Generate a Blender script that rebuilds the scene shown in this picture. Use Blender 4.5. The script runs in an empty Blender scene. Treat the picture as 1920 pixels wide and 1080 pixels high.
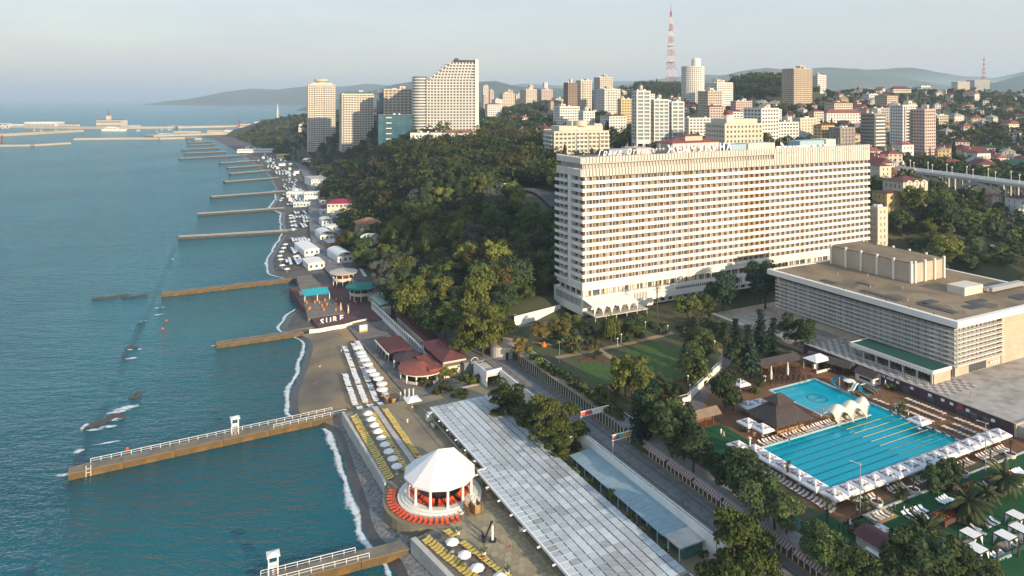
import bpy, bmesh, math, random
import numpy as np
from mathutils import Vector, Matrix, noise as mnoise
random.seed(7); np.random.seed(7)
R = math.radians
sc = bpy.context.scene
col = sc.collection
# ---------------------------------------------------------------- camera (level, shifted lens)
F, HC, HY = 1333.0, 100.0, 181.0            # focal length in photo pixels, camera height, horizon row
cam = bpy.data.objects.new('camera', bpy.data.cameras.new('camera'))
col.objects.link(cam); sc.camera = cam
cam.data.sensor_width = 36; cam.data.lens = 36*F/1920
cam.location = (0, 0, HC); cam.rotation_euler = (R(90), 0, 0)
cam.data.shift_y = -(540-HY)/1920
cam.data.clip_start = 1; cam.data.clip_end = 90000
# ---------------------------------------------------------------- sky and sun
SUN_AZ, SUN_EL = (0.62, -0.785), 16.0         # towards the sun on the map; elevation in degrees
w = bpy.data.worlds.new('World'); sc.world = w; w.use_nodes = True
nt = w.node_tree; N = nt.nodes; Lk = nt.links; N.clear()
out = N.new('ShaderNodeOutputWorld'); bg = N.new('ShaderNodeBackground')
sky = N.new('ShaderNodeTexSky'); sky.sky_type = 'NISHITA'; sky.sun_disc = False
sky.sun_elevation = R(SUN_EL); sky.sun_rotation = math.atan2(SUN_AZ[0], SUN_AZ[1])
sky.altitude = 100; sky.air_density = 1.3; sky.dust_density = 2.0; sky.ozone_density = 1.5
hsv = N.new('ShaderNodeHueSaturation'); hsv.inputs['Saturation'].default_value = 1.25
tc = N.new('ShaderNodeTexCoord'); mp = N.new('ShaderNodeMapping'); mp.inputs['Scale'].default_value = (1.0, 1.0, 5.0)
nz = N.new('ShaderNodeTexNoise'); nz.inputs['Scale'].default_value = 2.2; nz.inputs['Detail'].default_value = 6; nz.inputs['Roughness'].default_value = .55
cr = N.new('ShaderNodeValToRGB'); cr.color_ramp.elements[0].position = .35; cr.color_ramp.elements[1].position = .72
cr.color_ramp.elements[0].color = (.80, .80, .80, 1); cr.color_ramp.elements[1].color = (1, 1, 1, 1)
veil = N.new('ShaderNodeRGB'); veil.outputs[0].default_value = (2.38, 2.48, 2.70, 1)
mx = N.new('ShaderNodeMixRGB')
Lk.new(tc.outputs['Generated'], mp.inputs[0]); Lk.new(mp.outputs[0], nz.inputs['Vector']); Lk.new(nz.outputs['Fac'], cr.inputs[0])
Lk.new(sky.outputs[0], hsv.inputs['Color']); Lk.new(hsv.outputs[0], mx.inputs[1]); veil2 = N.new('ShaderNodeRGB'); veil2.outputs[0].default_value = (2.35, 2.95, 3.75, 1); vm = N.new('ShaderNodeMixRGB')    # bluer through the thinner cloud overhead
Lk.new(veil.outputs[0], vm.inputs[1]); Lk.new(veil2.outputs[0], vm.inputs[2]); Lk.new(vm.outputs[0], mx.inputs[2]); sx_ = N.new('ShaderNodeSeparateXYZ'); Lk.new(tc.outputs['Generated'], sx_.inputs[0])     # the thin veil of cloud thickens towards the horizon
mr_ = N.new('ShaderNodeMapRange'); mr_.interpolation_type = 'SMOOTHSTEP'; mr_.inputs[1].default_value = .02; mr_.inputs[2].default_value = .55; mr_.inputs[3].default_value = .95; mr_.inputs[4].default_value = .80
mm_ = N.new('ShaderNodeMath'); mm_.operation = 'MULTIPLY'; mz_ = N.new('ShaderNodeMapRange'); mz_.inputs[1].default_value = .06; mz_.inputs[2].default_value = .6; Lk.new(sx_.outputs[2], mz_.inputs[0]); Lk.new(mz_.outputs[0], vm.inputs[0]); Lk.new(sx_.outputs[2], mr_.inputs[0]); Lk.new(mr_.outputs[0], mm_.inputs[0]); Lk.new(cr.outputs[0], mm_.inputs[1]); Lk.new(mm_.outputs[0], mx.inputs[0])
Lk.new(mx.outputs[0], bg.inputs[0]); bg.inputs[1].default_value = 0.15; Lk.new(bg.outputs[0], out.inputs[0])
sl = bpy.data.lights.new('sun', 'SUN'); sl.energy = 3.8; sl.angle = R(0.6); sl.color = (1.0, .80, .55)
sun = bpy.data.objects.new('sun', sl); col.objects.link(sun)
ce = math.cos(R(SUN_EL)); sdir = Vector((SUN_AZ[0]*ce, SUN_AZ[1]*ce, math.sin(R(SUN_EL))))
sun.rotation_euler = sdir.to_track_quat('Z', 'Y').to_euler(); sun.location = (400, -500, 300)
sc.view_settings.view_transform = 'Standard'; sc.view_settings.look = 'None'
sc.view_settings.gamma = 1; sc.view_settings.exposure = 0.88; sc.view_settings.use_curve_mapping = False
sc.cycles.max_bounces = 5; sc.cycles.diffuse_bounces = 2; sc.cycles.glossy_bounces = 2; sc.cycles.transmission_bounces = 3
sc.cycles.transparent_max_bounces = 8; sc.cycles.volume_bounces = 0; sc.cycles.caustics_reflective = False; sc.cycles.caustics_refractive = False
# ---------------------------------------------------------------- placing
TH = math.radians(26.86); CT, ST = math.cos(TH), math.sin(TH)   # the resort's own grid: u to the right, v away
def at(px, py, z=0.0):
    d = F*(HC-z)/(py-HY); return ((px-960)*d/F, d, z)
def atd(px, py, d): return ((px-960)*d/F, d, HC-(py-HY)*d/F)
def xy(u, v): return (u*CT-v*ST, u*ST+v*CT)
def uv(px, py, z=0.0):
    x, y, _ = at(px, py, z); return (x*CT+y*ST, -x*ST+y*CT)
def lerp(a, b, t): return a+(b-a)*t
# ---------------------------------------------------------------- materials
MATS = {}
def M(name, c, c2=None, scale=1.0, rough=.8, metal=0.0, bump=0.0, bscale=None, rand=0.0, detail=4, spec=.3, stretch=None, trans=0.0, c3=None):
    if name in MATS: return MATS[name]
    m = bpy.data.materials.new(name); m.use_nodes = True; MATS[name] = m
    t = m.node_tree; b = t.nodes['Principled BSDF']
    b.inputs['Roughness'].default_value = rough; b.inputs['Metallic'].default_value = metal
    b.inputs['Specular IOR Level'].default_value = spec
    c = tuple(c)+(1,)
    src = None; tcn = t.nodes.new('ShaderNodeTexCoord'); vec = tcn.outputs['Object']
    if stretch:
        mpn = t.nodes.new('ShaderNodeMapping'); mpn.inputs['Scale'].default_value = stretch
        t.links.new(vec, mpn.inputs[0]); vec = mpn.outputs[0]
    if c2:
        n = t.nodes.new('ShaderNodeTexNoise'); n.inputs['Scale'].default_value = scale; n.inputs['Detail'].default_value = detail
        t.links.new(vec, n.inputs['Vector'])
        r = t.nodes.new('ShaderNodeValToRGB'); r.color_ramp.elements[0].position = .33; r.color_ramp.elements[1].position = .67
        r.color_ramp.elements[0].color = c; r.color_ramp.elements[1].color = tuple(c2)+(1,)
        if c3:
            e = r.color_ramp.elements.new(.52); e.color = tuple(c3)+(1,)
        t.links.new(n.outputs['Fac'], r.inputs[0]); src = r.outputs[0]
    if rand:
        oi = t.nodes.new('ShaderNodeObjectInfo'); h = t.nodes.new('ShaderNodeHueSaturation')
        if src: t.links.new(src, h.inputs['Color'])
        else: h.inputs['Color'].default_value = c
        mr = t.nodes.new('ShaderNodeMapRange'); mr.inputs[3].default_value = 1-rand; mr.inputs[4].default_value = 1+rand
        t.links.new(oi.outputs['Random'], mr.inputs[0]); t.links.new(mr.outputs[0], h.inputs['Value']); src = h.outputs[0]
    if src: t.links.new(src, b.inputs['Base Color'])
    else: b.inputs['Base Color'].default_value = c
    if bump:
        n2 = t.nodes.new('ShaderNodeTexNoise'); n2.inputs['Scale'].default_value = bscale or scale*4; n2.inputs['Detail'].default_value = 5
        t.links.new(vec, n2.inputs['Vector'])
        bp = t.nodes.new('ShaderNodeBump'); bp.inputs['Strength'].default_value = min(1, bump); bp.inputs['Distance'].default_value = .15
        t.links.new(n2.outputs['Fac'], bp.inputs['Height']); t.links.new(bp.outputs[0], b.inputs['Normal'])
    if trans: b.inputs['Transmission Weight'].default_value = trans
    return m
# ---------------------------------------------------------------- mesh collecting
class MB:
    def __init__(s, o=(0, 0, 0)): s.v = []; s.f = []; s.mi = []; s.o = o; s.m = 0
    def add(s, vs, fs):
        n = len(s.v); o = s.o
        s.v += [(a-o[0], b-o[1], c-o[2]) for a, b, c in vs]
        s.f += [tuple(i+n for i in f) for f in fs]; s.mi += [s.m]*len(fs); return s
    def box(s, x0, x1, y0, y1, z0, z1):
        s.add([(x0,y0,z0),(x1,y0,z0),(x1,y1,z0),(x0,y1,z0),(x0,y0,z1),(x1,y0,z1),(x1,y1,z1),(x0,y1,z1)],
              [(0,3,2,1),(4,5,6,7),(0,1,5,4),(1,2,6,5),(2,3,7,6),(3,0,4,7)]); return s
    def prism(s, pts, z0, z1, top=None):
        n = len(pts); t = top or pts
        s.add([(x,y,z0) for x,y in pts]+[(x,y,z1) for x,y in t],
              [tuple(range(n-1,-1,-1)), tuple(range(n,2*n))]+[(i,(i+1)%n,(i+1)%n+n,i+n) for i in range(n)]); return s
    def quad(s, *p): s.add(list(p), [tuple(range(len(p)))]); return s
    def tube(s, p0, p1, r, r1=None, n=6):
        p0, p1 = Vector(p0), Vector(p1); d = (p1-p0)
        if d.length < 1e-6: return s
        q = d.to_track_quat('Z', 'Y'); r1 = r if r1 is None else r1
        vs = []
        for p, rr in ((p0, r), (p1, r1)):
            for i in range(n):
                a = 2*math.pi*(i+.5)/n; vs.append(tuple(p+q@Vector((math.cos(a)*rr, math.sin(a)*rr, 0))))
        s.add(vs, [tuple(range(n-1,-1,-1)), tuple(range(n,2*n))]+[(i,(i+1)%n,(i+1)%n+n,i+n) for i in range(n)]); return s
    def bar(s, p0, p1, w, h):
        p0, p1 = Vector(p0), Vector(p1); d = (p1-p0).normalized()
        sd = d.cross(Vector((0,0,1))); sd = Vector((1,0,0)) if sd.length < 1e-4 else sd.normalized()
        up = sd.cross(d).normalized(); vs = []
        for p in (p0, p1):
            for a, b in ((-1,-1),(1,-1),(1,1),(-1,1)): vs.append(tuple(p+sd*(a*w/2)+up*(b*h/2)))
        s.add(vs, [(3,2,1,0),(4,5,6,7),(0,1,5,4),(1,2,6,5),(2,3,7,6),(3,0,4,7)]); return s
    def lathe(s, prof, cx=0, cy=0, n=16, a0=0, a1=2*math.pi):
        full = abs(a1-a0-2*math.pi) < 1e-5; k = n if full else n+1; vs = []
        for r, z in prof:
            for i in range(k):
                a = a0+(a1-a0)*i/n; vs.append((cx+r*math.cos(a), cy+r*math.sin(a), z))
        fs = []
        for j in range(len(prof)-1):
            for i in range(n):
                i2 = (i+1) % k; fs.append((j*k+i, j*k+i2, (j+1)*k+i2, (j+1)*k+i))
        s.add(vs, fs); return s
    def disc(s, cx, cy, z, r, n=16, sx=1, sy=1): s.add([(cx+r*sx*math.cos(2*math.pi*i/n), cy+r*sy*math.sin(2*math.pi*i/n), z) for i in range(n)], [tuple(range(n))]); return s
    def ring(s, cx, cy, r0, r1, z0, z1, n=32, a0=0, a1=2*math.pi): s.lathe([(r0,z0),(r1,z0),(r1,z1),(r0,z1),(r0,z0)], cx, cy, n, a0, a1); return s
    def gable(s, x0, x1, y0, y1, z0, h, axis='x', o=.4):
        x0 -= o; x1 += o; y0 -= o; y1 += o
        if axis == 'x':
            m = (y0+y1)/2; s.add([(x0,y0,z0),(x1,y0,z0),(x1,y1,z0),(x0,y1,z0),(x0,m,z0+h),(x1,m,z0+h)], [(0,1,5,4),(2,3,4,5),(0,4,3),(1,2,5),(3,2,1,0)])
        else:
            m = (x0+x1)/2; s.add([(x0,y0,z0),(x1,y0,z0),(x1,y1,z0),(x0,y1,z0),(m,y0,z0+h),(m,y1,z0+h)], [(1,2,5,4),(3,0,4,5),(0,1,4),(2,3,5),(3,2,1,0)])
        return s
    def hip(s, x0, x1, y0, y1, z0, h, o=.5, k=None):
        x0 -= o; x1 += o; y0 -= o; y1 += o; w = min(x1-x0, y1-y0)/2*.98 if k is None else k
        s.add([(x0,y0,z0),(x1,y0,z0),(x1,y1,z0),(x0,y1,z0),(x0+w,y0+w,z0+h),(x1-w,y0+w,z0+h),(x1-w,y1-w,z0+h),(x0+w,y1-w,z0+h)],
              [(0,1,5,4),(1,2,6,5),(2,3,7,6),(3,0,4,7),(4,5,6,7),(3,2,1,0)]); return s
    def mesh(s, name, *mats, smooth=False):
        me = bpy.data.meshes.new(name); me.from_pydata(s.v, [], s.f)
        for m in mats: me.materials.append(m)
        if len(mats) > 1: me.polygons.foreach_set('material_index', s.mi)
        if smooth: me.polygons.foreach_set('use_smooth', [True]*len(s.f))
        me.update(); return me
    def build(s, name, mat, parent=None, kind=None, smooth=False, label=None):
        mats = mat if isinstance(mat, (list, tuple)) else [mat]
        return place(name, s.mesh(name, *mats, smooth=smooth), parent, kind=kind, label=label)
def place(name, me, parent=None, loc=(0,0,0), rz=0.0, kind=None, label=None, scale=None):
    o = bpy.data.objects.new(name, me); col.objects.link(o)
    if parent is not None: o.parent = parent
    o.location = loc; o.rotation_euler = (0, 0, rz)
    if scale is not None: o.scale = scale if isinstance(scale, (tuple, list)) else (scale,)*3
    if kind: o['kind'] = kind
    if label: o['label'] = label
    return o
def tag(o, label, cat, group=None, kind=None):
    if kind != 'structure' or label: o['label'] = label
    if cat: o['category'] = cat
    if group: o['group'] = group
    if kind: o['kind'] = kind
    return o
def thing(name, loc, rz, label, cat, group=None):
    o = bpy.data.objects.new(name, None); col.objects.link(o); o.empty_display_size = .5
    o.location = loc; o.rotation_euler = (0, 0, rz); return tag(o, label, cat, group)
def thingu(name, u, v, z, label, cat, group=None):       # a thing standing on the resort grid
    x, y = xy(u, v); return thing(name, (x, y, z), TH, label, cat, group)
def meshu(name, mb, mat, u, v, z, kind=None, smooth=False):   # one mesh on the resort grid; mb was collected with o=(u,v,z)
    x, y = xy(u, v); mats = mat if isinstance(mat, (list, tuple)) else [mat]
    return place(name, mb.mesh(name, *mats, smooth=smooth), None, (x, y, z), TH, kind)
def clone(root, loc, rz=None, label=None, group=None, scale=None):
    r = root.copy(); col.objects.link(r); r.location = loc
    if rz is not None: r.rotation_euler = (0, 0, rz)
    if scale is not None: r.scale = (scale,)*3 if not isinstance(scale, (tuple, list)) else scale
    if label: r['label'] = label
    if group: r['group'] = group
    for ch in KIDS.get(root.name, root.children):
        c = ch.copy(); col.objects.link(c); c.parent = r
        for g in KIDS.get(ch.name, ch.children):
            e = g.copy(); col.objects.link(e); e.parent = c
    return r
KIDS = {}
ORD = ['first','second','third','fourth','fifth','sixth','seventh','eighth','ninth','tenth','eleventh','twelfth','thirteenth','fourteenth','fifteenth','sixteenth','seventeenth','eighteenth','nineteenth','twentieth']
TXT = {}
def text_mesh(body, size, extrude, shear=0.0, bold=0.0):
    key = (body, size, extrude, shear, bold)
    if key in TXT: return TXT[key].copy()
    cu = bpy.data.curves.new('t', 'FONT'); cu.body = body; cu.size = size; cu.extrude = extrude; cu.shear = shear
    cu.offset = bold; cu.align_x = 'CENTER'; cu.resolution_u = 2
    o = bpy.data.objects.new('t', cu); col.objects.link(o)
    dg = bpy.context.evaluated_depsgraph_get(); me = bpy.data.meshes.new_from_object(o.evaluated_get(dg))
    bpy.data.objects.remove(o); bpy.data.curves.remove(cu); TXT[key] = me; return me
for c_ in 'ЖЕМЧУИНА': text_mesh(c_, 4.6, .12, 0.0, .12)      # set while the scene is still empty: quicker
for c_ in 'Гранд Отель'.replace(' ', ''): text_mesh(c_, 3.2, .12, .35, .03)
for c_ in 'SURF': text_mesh(c_, 3.4, .2, 0, .06)
text_mesh('*', 2.4, .12, 0.0, .05); text_mesh('AMSTEL', .62, .004, 0, .02); text_mesh('Fitness club', 1.5, .03, .3, .03); text_mesh('88', 1.5, .03, 0.0, .03)
# shared materials
WHITE = M('white_paint', (.80,.78,.73), (.70,.68,.63), .25, rough=.6)
PLASTER = M('cream_plaster', (.66,.60,.50), (.56,.50,.41), .2)
GREYC = M('grey_concrete', (.34,.32,.29), (.24,.23,.21), .35, bump=.3, bscale=2)
PALEC = M('pale_concrete', (.52,.49,.44), (.40,.38,.34), .3, bump=.2, bscale=2)
GLASS = M('window_glass', (.05,.07,.08), (.10,.12,.13), .4, rough=.12, spec=.6)
DGLASS = M('dark_opening', (.035,.035,.04), (.06,.055,.05), .6, rough=.4)
TEAL = M('blue_glass', (.03,.10,.14), (.06,.15,.19), .1, rough=.1, spec=.8)
DARK = M('dark_metal', (.03,.03,.032), rough=.5)
STEEL = M('grey_steel', (.42,.43,.44), rough=.45, metal=.4)
WMETAL = M('white_metal', (.76,.76,.74), rough=.45)
FABRIC = M('white_canvas', (.80,.78,.74), (.72,.70,.67), 1.5, rough=.85)
REDROOF = M('red_roof', (.25,.075,.055), (.17,.055,.045), .5, rand=.2)
MAROON = M('maroon_roof', (.135,.045,.045), (.09,.033,.036), .6, rand=.15)
TILEROOF = M('orange_tile_roof', (.29,.13,.075), (.20,.09,.055), .6, rand=.2)
GREENROOF = M('green_roof', (.012,.085,.065), (.018,.065,.052), .5)
WOOD = M('brown_wood', (.16,.08,.04), (.10,.05,.03), 1.0)
LWOOD = M('light_wood', (.38,.24,.11), (.28,.17,.08), 1.2)
# ================================================================= THE SETTING
# ---- sea
def sea_material():
    m = bpy.data.materials.new('sea_water'); m.use_nodes = True; t = m.node_tree; b = t.nodes['Principled BSDF']
    tcn = t.nodes.new('ShaderNodeTexCoord')
    b.inputs['Roughness'].default_value = .12; b.inputs['IOR'].default_value = 1.33; b.inputs['Specular Tint'].default_value = (.80, .95, 1, 1)
    n = t.nodes.new('ShaderNodeTexNoise'); n.inputs['Scale'].default_value = .008; n.inputs['Detail'].default_value = 7
    r = t.nodes.new('ShaderNodeValToRGB'); r.color_ramp.elements[0].position = .35; r.color_ramp.elements[1].position = .7
    r.color_ramp.elements[0].color = (.001, .060, .085, 1); r.color_ramp.elements[1].color = (.004, .125, .155, 1)
    t.links.new(tcn.outputs['Object'], n.inputs['Vector']); t.links.new(n.outputs['Fac'], r.inputs[0])
    hs = None
    for sc_, wt, st in ((.03, 2.2, (1, 2.2, 1)), (.14, 1.5, (1, 2.4, 1)), (.5, .7, (1.2, 1.6, 1)), (1.6, .22, (1, 1, 1))):
        mpn = t.nodes.new('ShaderNodeMapping'); mpn.inputs['Scale'].default_value = st; mpn.inputs['Rotation'].default_value = (0, 0, .35)
        k = t.nodes.new('ShaderNodeTexNoise'); k.inputs['Scale'].default_value = sc_; k.inputs['Detail'].default_value = 3; k.inputs['Roughness'].default_value = .6
        t.links.new(tcn.outputs['Object'], mpn.inputs[0]); t.links.new(mpn.outputs[0], k.inputs['Vector'])
        mu = t.nodes.new('ShaderNodeMath'); mu.operation = 'MULTIPLY'; mu.inputs[1].default_value = wt; t.links.new(k.outputs['Fac'], mu.inputs[0])
        if hs is None: hs = mu.outputs[0]
        else:
            ad = t.nodes.new('ShaderNodeMath'); t.links.new(hs, ad.inputs[0]); t.links.new(mu.outputs[0], ad.inputs[1]); hs = ad.outputs[0]
    bp = t.nodes.new('ShaderNodeBump'); bp.inputs['Strength'].default_value = .9; bp.inputs['Distance'].default_value = 1.0
    t.links.new(hs, bp.inputs['Height'])
    df = t.nodes.new('ShaderNodeBsdfDiffuse'); gl = t.nodes.new('ShaderNodeBsdfGlossy'); fr = t.nodes.new('ShaderNodeFresnel'); ms = t.nodes.new('ShaderNodeMixShader'); fr.inputs[0].default_value = 1.33
    gl.inputs['Color'].default_value = (.72, .93, 1, 1); gl.inputs['Roughness'].default_value = .12
    for q in (df, gl, fr): t.links.new(bp.outputs[0], q.inputs['Normal'])
    t.links.new(r.outputs[0], df.inputs['Color']); t.links.new(fr.outputs[0], ms.inputs[0]); t.links.new(df.outputs[0], ms.inputs[1]); t.links.new(gl.outputs[0], ms.inputs[2]); t.links.new(ms.outputs[0], t.nodes['Material Output'].inputs[0]); t.nodes.remove(b); return m
mb = MB(); mb.quad((-30000, -2000, 0), (30000, -2000, 0), (30000, 34000, 0), (-30000, 34000, 0))
tag(mb.build('sea', sea_material(), kind='structure'), 'teal sea with small waves reaching the horizon', None, kind='structure')
# ---- coast line
COAST_PX = [(735,1055),(680,1000),(672,950),(655,900),(640,850),(622,800),(545,785),(545,740),(560,705),(575,660),(577,640),(525,620),(540,592),(565,578),
            (560,527),(507,515),(503,490),(520,460),(532,440),(528,415),(530,400),(507,390),(520,372),(515,352),(505,330),(480,310),(450,290),(425,275),(400,262),(372,257)]
CO = [(26, 40), (-10, 110)]+[at(a, b, 0)[:2] for a, b in COAST_PX]
CX = np.array([c[0] for c in CO]); CY = np.array([c[1] for c in CO])
def coast(y): return float(np.interp(y, CY, CX))
ys = list(np.arange(60, 420, 2.5))+list(np.arange(420, 1000, 6))+list(np.arange(1000, 1790, 15))
offs = [-22, -9, -3, 0, 2.5, 5, 9, 14, 22, 34, 50, 75]
zs = [-4, -1.6, -.5, 0, .5, 1.0, 1.7, 2.2, 2.5, 2.7, 2.8, 2.8]
V = []; Fc = []; MI = []
for j, y in enumerate(ys):
    cx = sum(coast(y+k) for k in (-4, -2, 0, 2, 4))/5 if y < 560 else coast(y)
    for i, o in enumerate(offs):
        V.append((cx+o, y, zs[i]+(.14*mnoise.noise((cx*.2+o*.3, y*.2, 0)) if 2 < i < 11 else 0)))
k = len(offs)
for j in range(len(ys)-1):
    for i in range(k-1):
        Fc.append((j*k+i, j*k+i+1, (j+1)*k+i+1, (j+1)*k+i)); MI.append(1 if i < 4 else (2 if ys[j] < 214 else 3 if ys[j] > 300 else 0))
SAND = M('beach_sand', (.34,.235,.12), (.14,.12,.095), .055, rough=.95, bump=.8, bscale=1.6, c3=(.20,.16,.115), detail=9)  # golden tone in the noise stands in for sunlit patches of sand
WET = M('wet_sand', (.075,.066,.056), (.055,.05,.045), .5, rough=.35, bump=.3, bscale=2)
PEBBLE = M('pebbles', (.27,.265,.25), (.11,.11,.108), 1.1, rough=.9, bump=1, bscale=2.2, detail=9)
me = bpy.data.meshes.new('beach'); me.from_pydata(V, [], Fc)
for m in (SAND, WET, PEBBLE, M('dark_shingle', (.125,.115,.105), (.085,.08,.075), .2, rough=.95, bump=.6, bscale=1.5, detail=8)): me.materials.append(m)
me.polygons.foreach_set('material_index', MI); me.polygons.foreach_set('use_smooth', [True]*len(Fc)); me.update()
place('beach', me, kind='structure')
# ---- foam: thin broken sheets lying on the water, densest along their middle
def foam_material():
    m = bpy.data.materials.new('foam'); m.use_nodes = True; t = m.node_tree; b = t.nodes['Principled BSDF']
    b.inputs['Base Color'].default_value = (.66,.70,.71,1); b.inputs['Roughness'].default_value = .8
    tcn = t.nodes.new('ShaderNodeTexCoord'); n = t.nodes.new('ShaderNodeTexNoise'); n.inputs['Scale'].default_value = .7; n.inputs['Detail'].default_value = 9; n.inputs['Roughness'].default_value = .68
    at_ = t.nodes.new('ShaderNodeAttribute'); at_.attribute_name = 'core'; ma = t.nodes.new('ShaderNodeMath'); ma.operation = 'MULTIPLY_ADD'; ma.inputs[1].default_value = .55
    t.links.new(at_.outputs['Fac'], ma.inputs[0]); t.links.new(n.outputs['Fac'], ma.inputs[2])
    r = t.nodes.new('ShaderNodeValToRGB'); r.color_ramp.elements[0].position = .70; r.color_ramp.elements[1].position = 1.08; r.color_ramp.elements[1].color = (.92,.92,.92,1)
    t.links.new(tcn.outputs['Object'], n.inputs['Vector']); t.links.new(ma.outputs[0], r.inputs[0]); t.links.new(r.outputs[0], b.inputs['Alpha']); return m
FOAM = foam_material()
def foam_object(name, V, Fc, A, label):
    me = bpy.data.meshes.new(name); me.from_pydata(V, [], Fc); me.update(); me.materials.append(FOAM)
    at_ = me.attributes.new('core', 'FLOAT', 'POINT'); at_.data.foreach_set('value', A)
    return tag(place(name, me), label, 'foam', kind='stuff')
def cs(y): return sum(coast(y+k) for k in (-4,-2,0,2,4))/5
V, Fc, A = [], [], []; yy = 142.0; prev = None
while yy < 760:
    w_ = .5+1.5*abs(mnoise.noise((yy*.06, 3, 0)))+.8*abs(mnoise.noise((yy*.35, 9, 0))); c_ = cs(yy)+1.3*mnoise.noise((yy*.08, 0, 5))-1.2; b0 = len(V)
    for q, a_ in ((-2.2, 0), (-.6, .85), (.2, 1), (1.0, .25), (1.4, 0)): V.append((c_+q*w_, yy, .07+.03*q*(q > 0))); A.append(a_)
    if prev is not None and not (215 < yy < 222 or 335 < yy < 392): Fc += [(prev+i, prev+i+1, b0+i+1, b0+i) for i in range(4)]
    prev = b0; yy += 1.6 if yy < 420 else 4
foam_object('shore_foam', V, Fc, A, 'thin white foam of small waves along the beach')
# ---- terrain
CT_PTS = [  # x, y, z
 (-60,330,9),(-60,400,17),(0,350,17),(15,315,12),(10,450,40),(-80,500,28),(-100,600,40),(0,600,49),(60,420,34),(90,380,26),
 (-150,800,56),(-250,800,48),(-60,800,57),(100,500,45),(150,450,42),(100,600,52),(200,600,60),(200,330,17),(250,330,15),(300,340,16),(350,300,15),(350,380,20),
 (300,440,30),(219,400,33),(420,420,24),(520,420,24),(180,420,38),(240,480,45),(480,250,16),(420,150,14),(300,100,12),(500,80,16)]
for a in [(1850,300,700),(1900,250,900),(1800,230,900),(1700,200,1000),(1900,200,1400),(1700,174,1300),(1850,172,1900),(1560,212,950),(1600,255,700),(1500,262,650),
          (1450,242,800),(1430,156,1150),(1330,200,1050),(1250,168,1600),(1180,200,1200),(1100,222,900),(980,215,1200),(930,240,900),(950,192,2500),(1050,192,2500),
          (1400,185,2200),(1600,178,2200),(650,250,900),(530,236,1300),(512,252,1500),(520,246,1900),(620,212,1700),(750,205,1900),(1250,230,900),(1700,300,650),(1640,310,560),(1780,330,600),(1920,330,560),(2100,250,800),(2200,200,1300),(1950,400,430)]:
    CT_PTS.append(atd(*a))
CP = np.array(CT_PTS)
STEP = 10.0
gx = np.arange(-1000, 1900, STEP); gy = np.arange(40, 2700, STEP)
GX, GY = np.meshgrid(gx, gy)
def base_height(X, Y):
    num = np.zeros_like(X); den = np.zeros_like(X)
    for px, py, pz in CP:
        d2 = (X-px)**2+(Y-py)**2+900.0
        w_ = 1.0/d2**1.6; num += w_*pz; den += w_
    return num/den
def smooth(t): t = np.clip(t, 0, 1); return t*t*(3-2*t)
def height(X, Y):
    Z = base_height(X, Y)
    e = X-np.interp(Y, CY, CX)
    Z = Z+2.5*np.sin(X*.021+Y*.013)*np.cos(Y*.017-X*.008)*smooth((Y-420)/300)
    Z = np.where(e < 60, .6, np.minimum(Z, 2.2+np.maximum(0, e-60)*.62))
    Z = np.where(e < 4, -4, Z)
    U = X*CT+Y*ST; W = -X*ST+Y*CT
    # the resort's terraces stand on their own slabs: keep the terrain beneath them
    k = smooth((262-W)/12.0)*smooth((372-U)/30.0)
    Z = Z*(1-k)+np.minimum(Z, 6.0)*k
    k2 = smooth((318-W)/14.0)*smooth((112-U)/6.0)
    Z = Z*(1-k2)+np.where(e < 4, -4, np.minimum(Z, 1.6))*k2
    return np.where(Y > 1790, np.where(X < -560-.0*(Y-1790), -4, Z), Z)
GZ = height(GX, GY)
def ground(x, y):
    i = int(np.clip((x-gx[0])/STEP, 0, len(gx)-2)); j = int(np.clip((y-gy[0])/STEP, 0, len(gy)-2))
    a = min(max((x-gx[i])/STEP, 0), 1); b = min(max((y-gy[j])/STEP, 0), 1)
    return float((GZ[j,i]*(1-a)+GZ[j,i+1]*a)*(1-b)+(GZ[j+1,i]*(1-a)+GZ[j+1,i+1]*a)*b)
n1, n2 = len(gx), len(gy)
Vv = np.stack([GX.ravel(), GY.ravel(), GZ.ravel()], 1)
idx = np.arange(n1*n2).reshape(n2, n1)
Q = np.stack([idx[:-1,:-1].ravel(), idx[:-1,1:].ravel(), idx[1:,1:].ravel(), idx[1:,:-1].ravel()], 1)
keep = GZ[:-1,:-1].ravel() > -3.5
Q = Q[keep]
me = bpy.data.meshes.new('terrain'); me.from_pydata(Vv.tolist(), [], Q.tolist()); me.polygons.foreach_set('use_smooth', [True]*len(Q)); me.update()
me.materials.append(M('hill_ground', (.060,.075,.028), (.11,.10,.055), .03, rough=.95, bump=.6, bscale=.6, c3=(.06,.06,.03), detail=8))
place('terrain', me, kind='structure')
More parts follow.
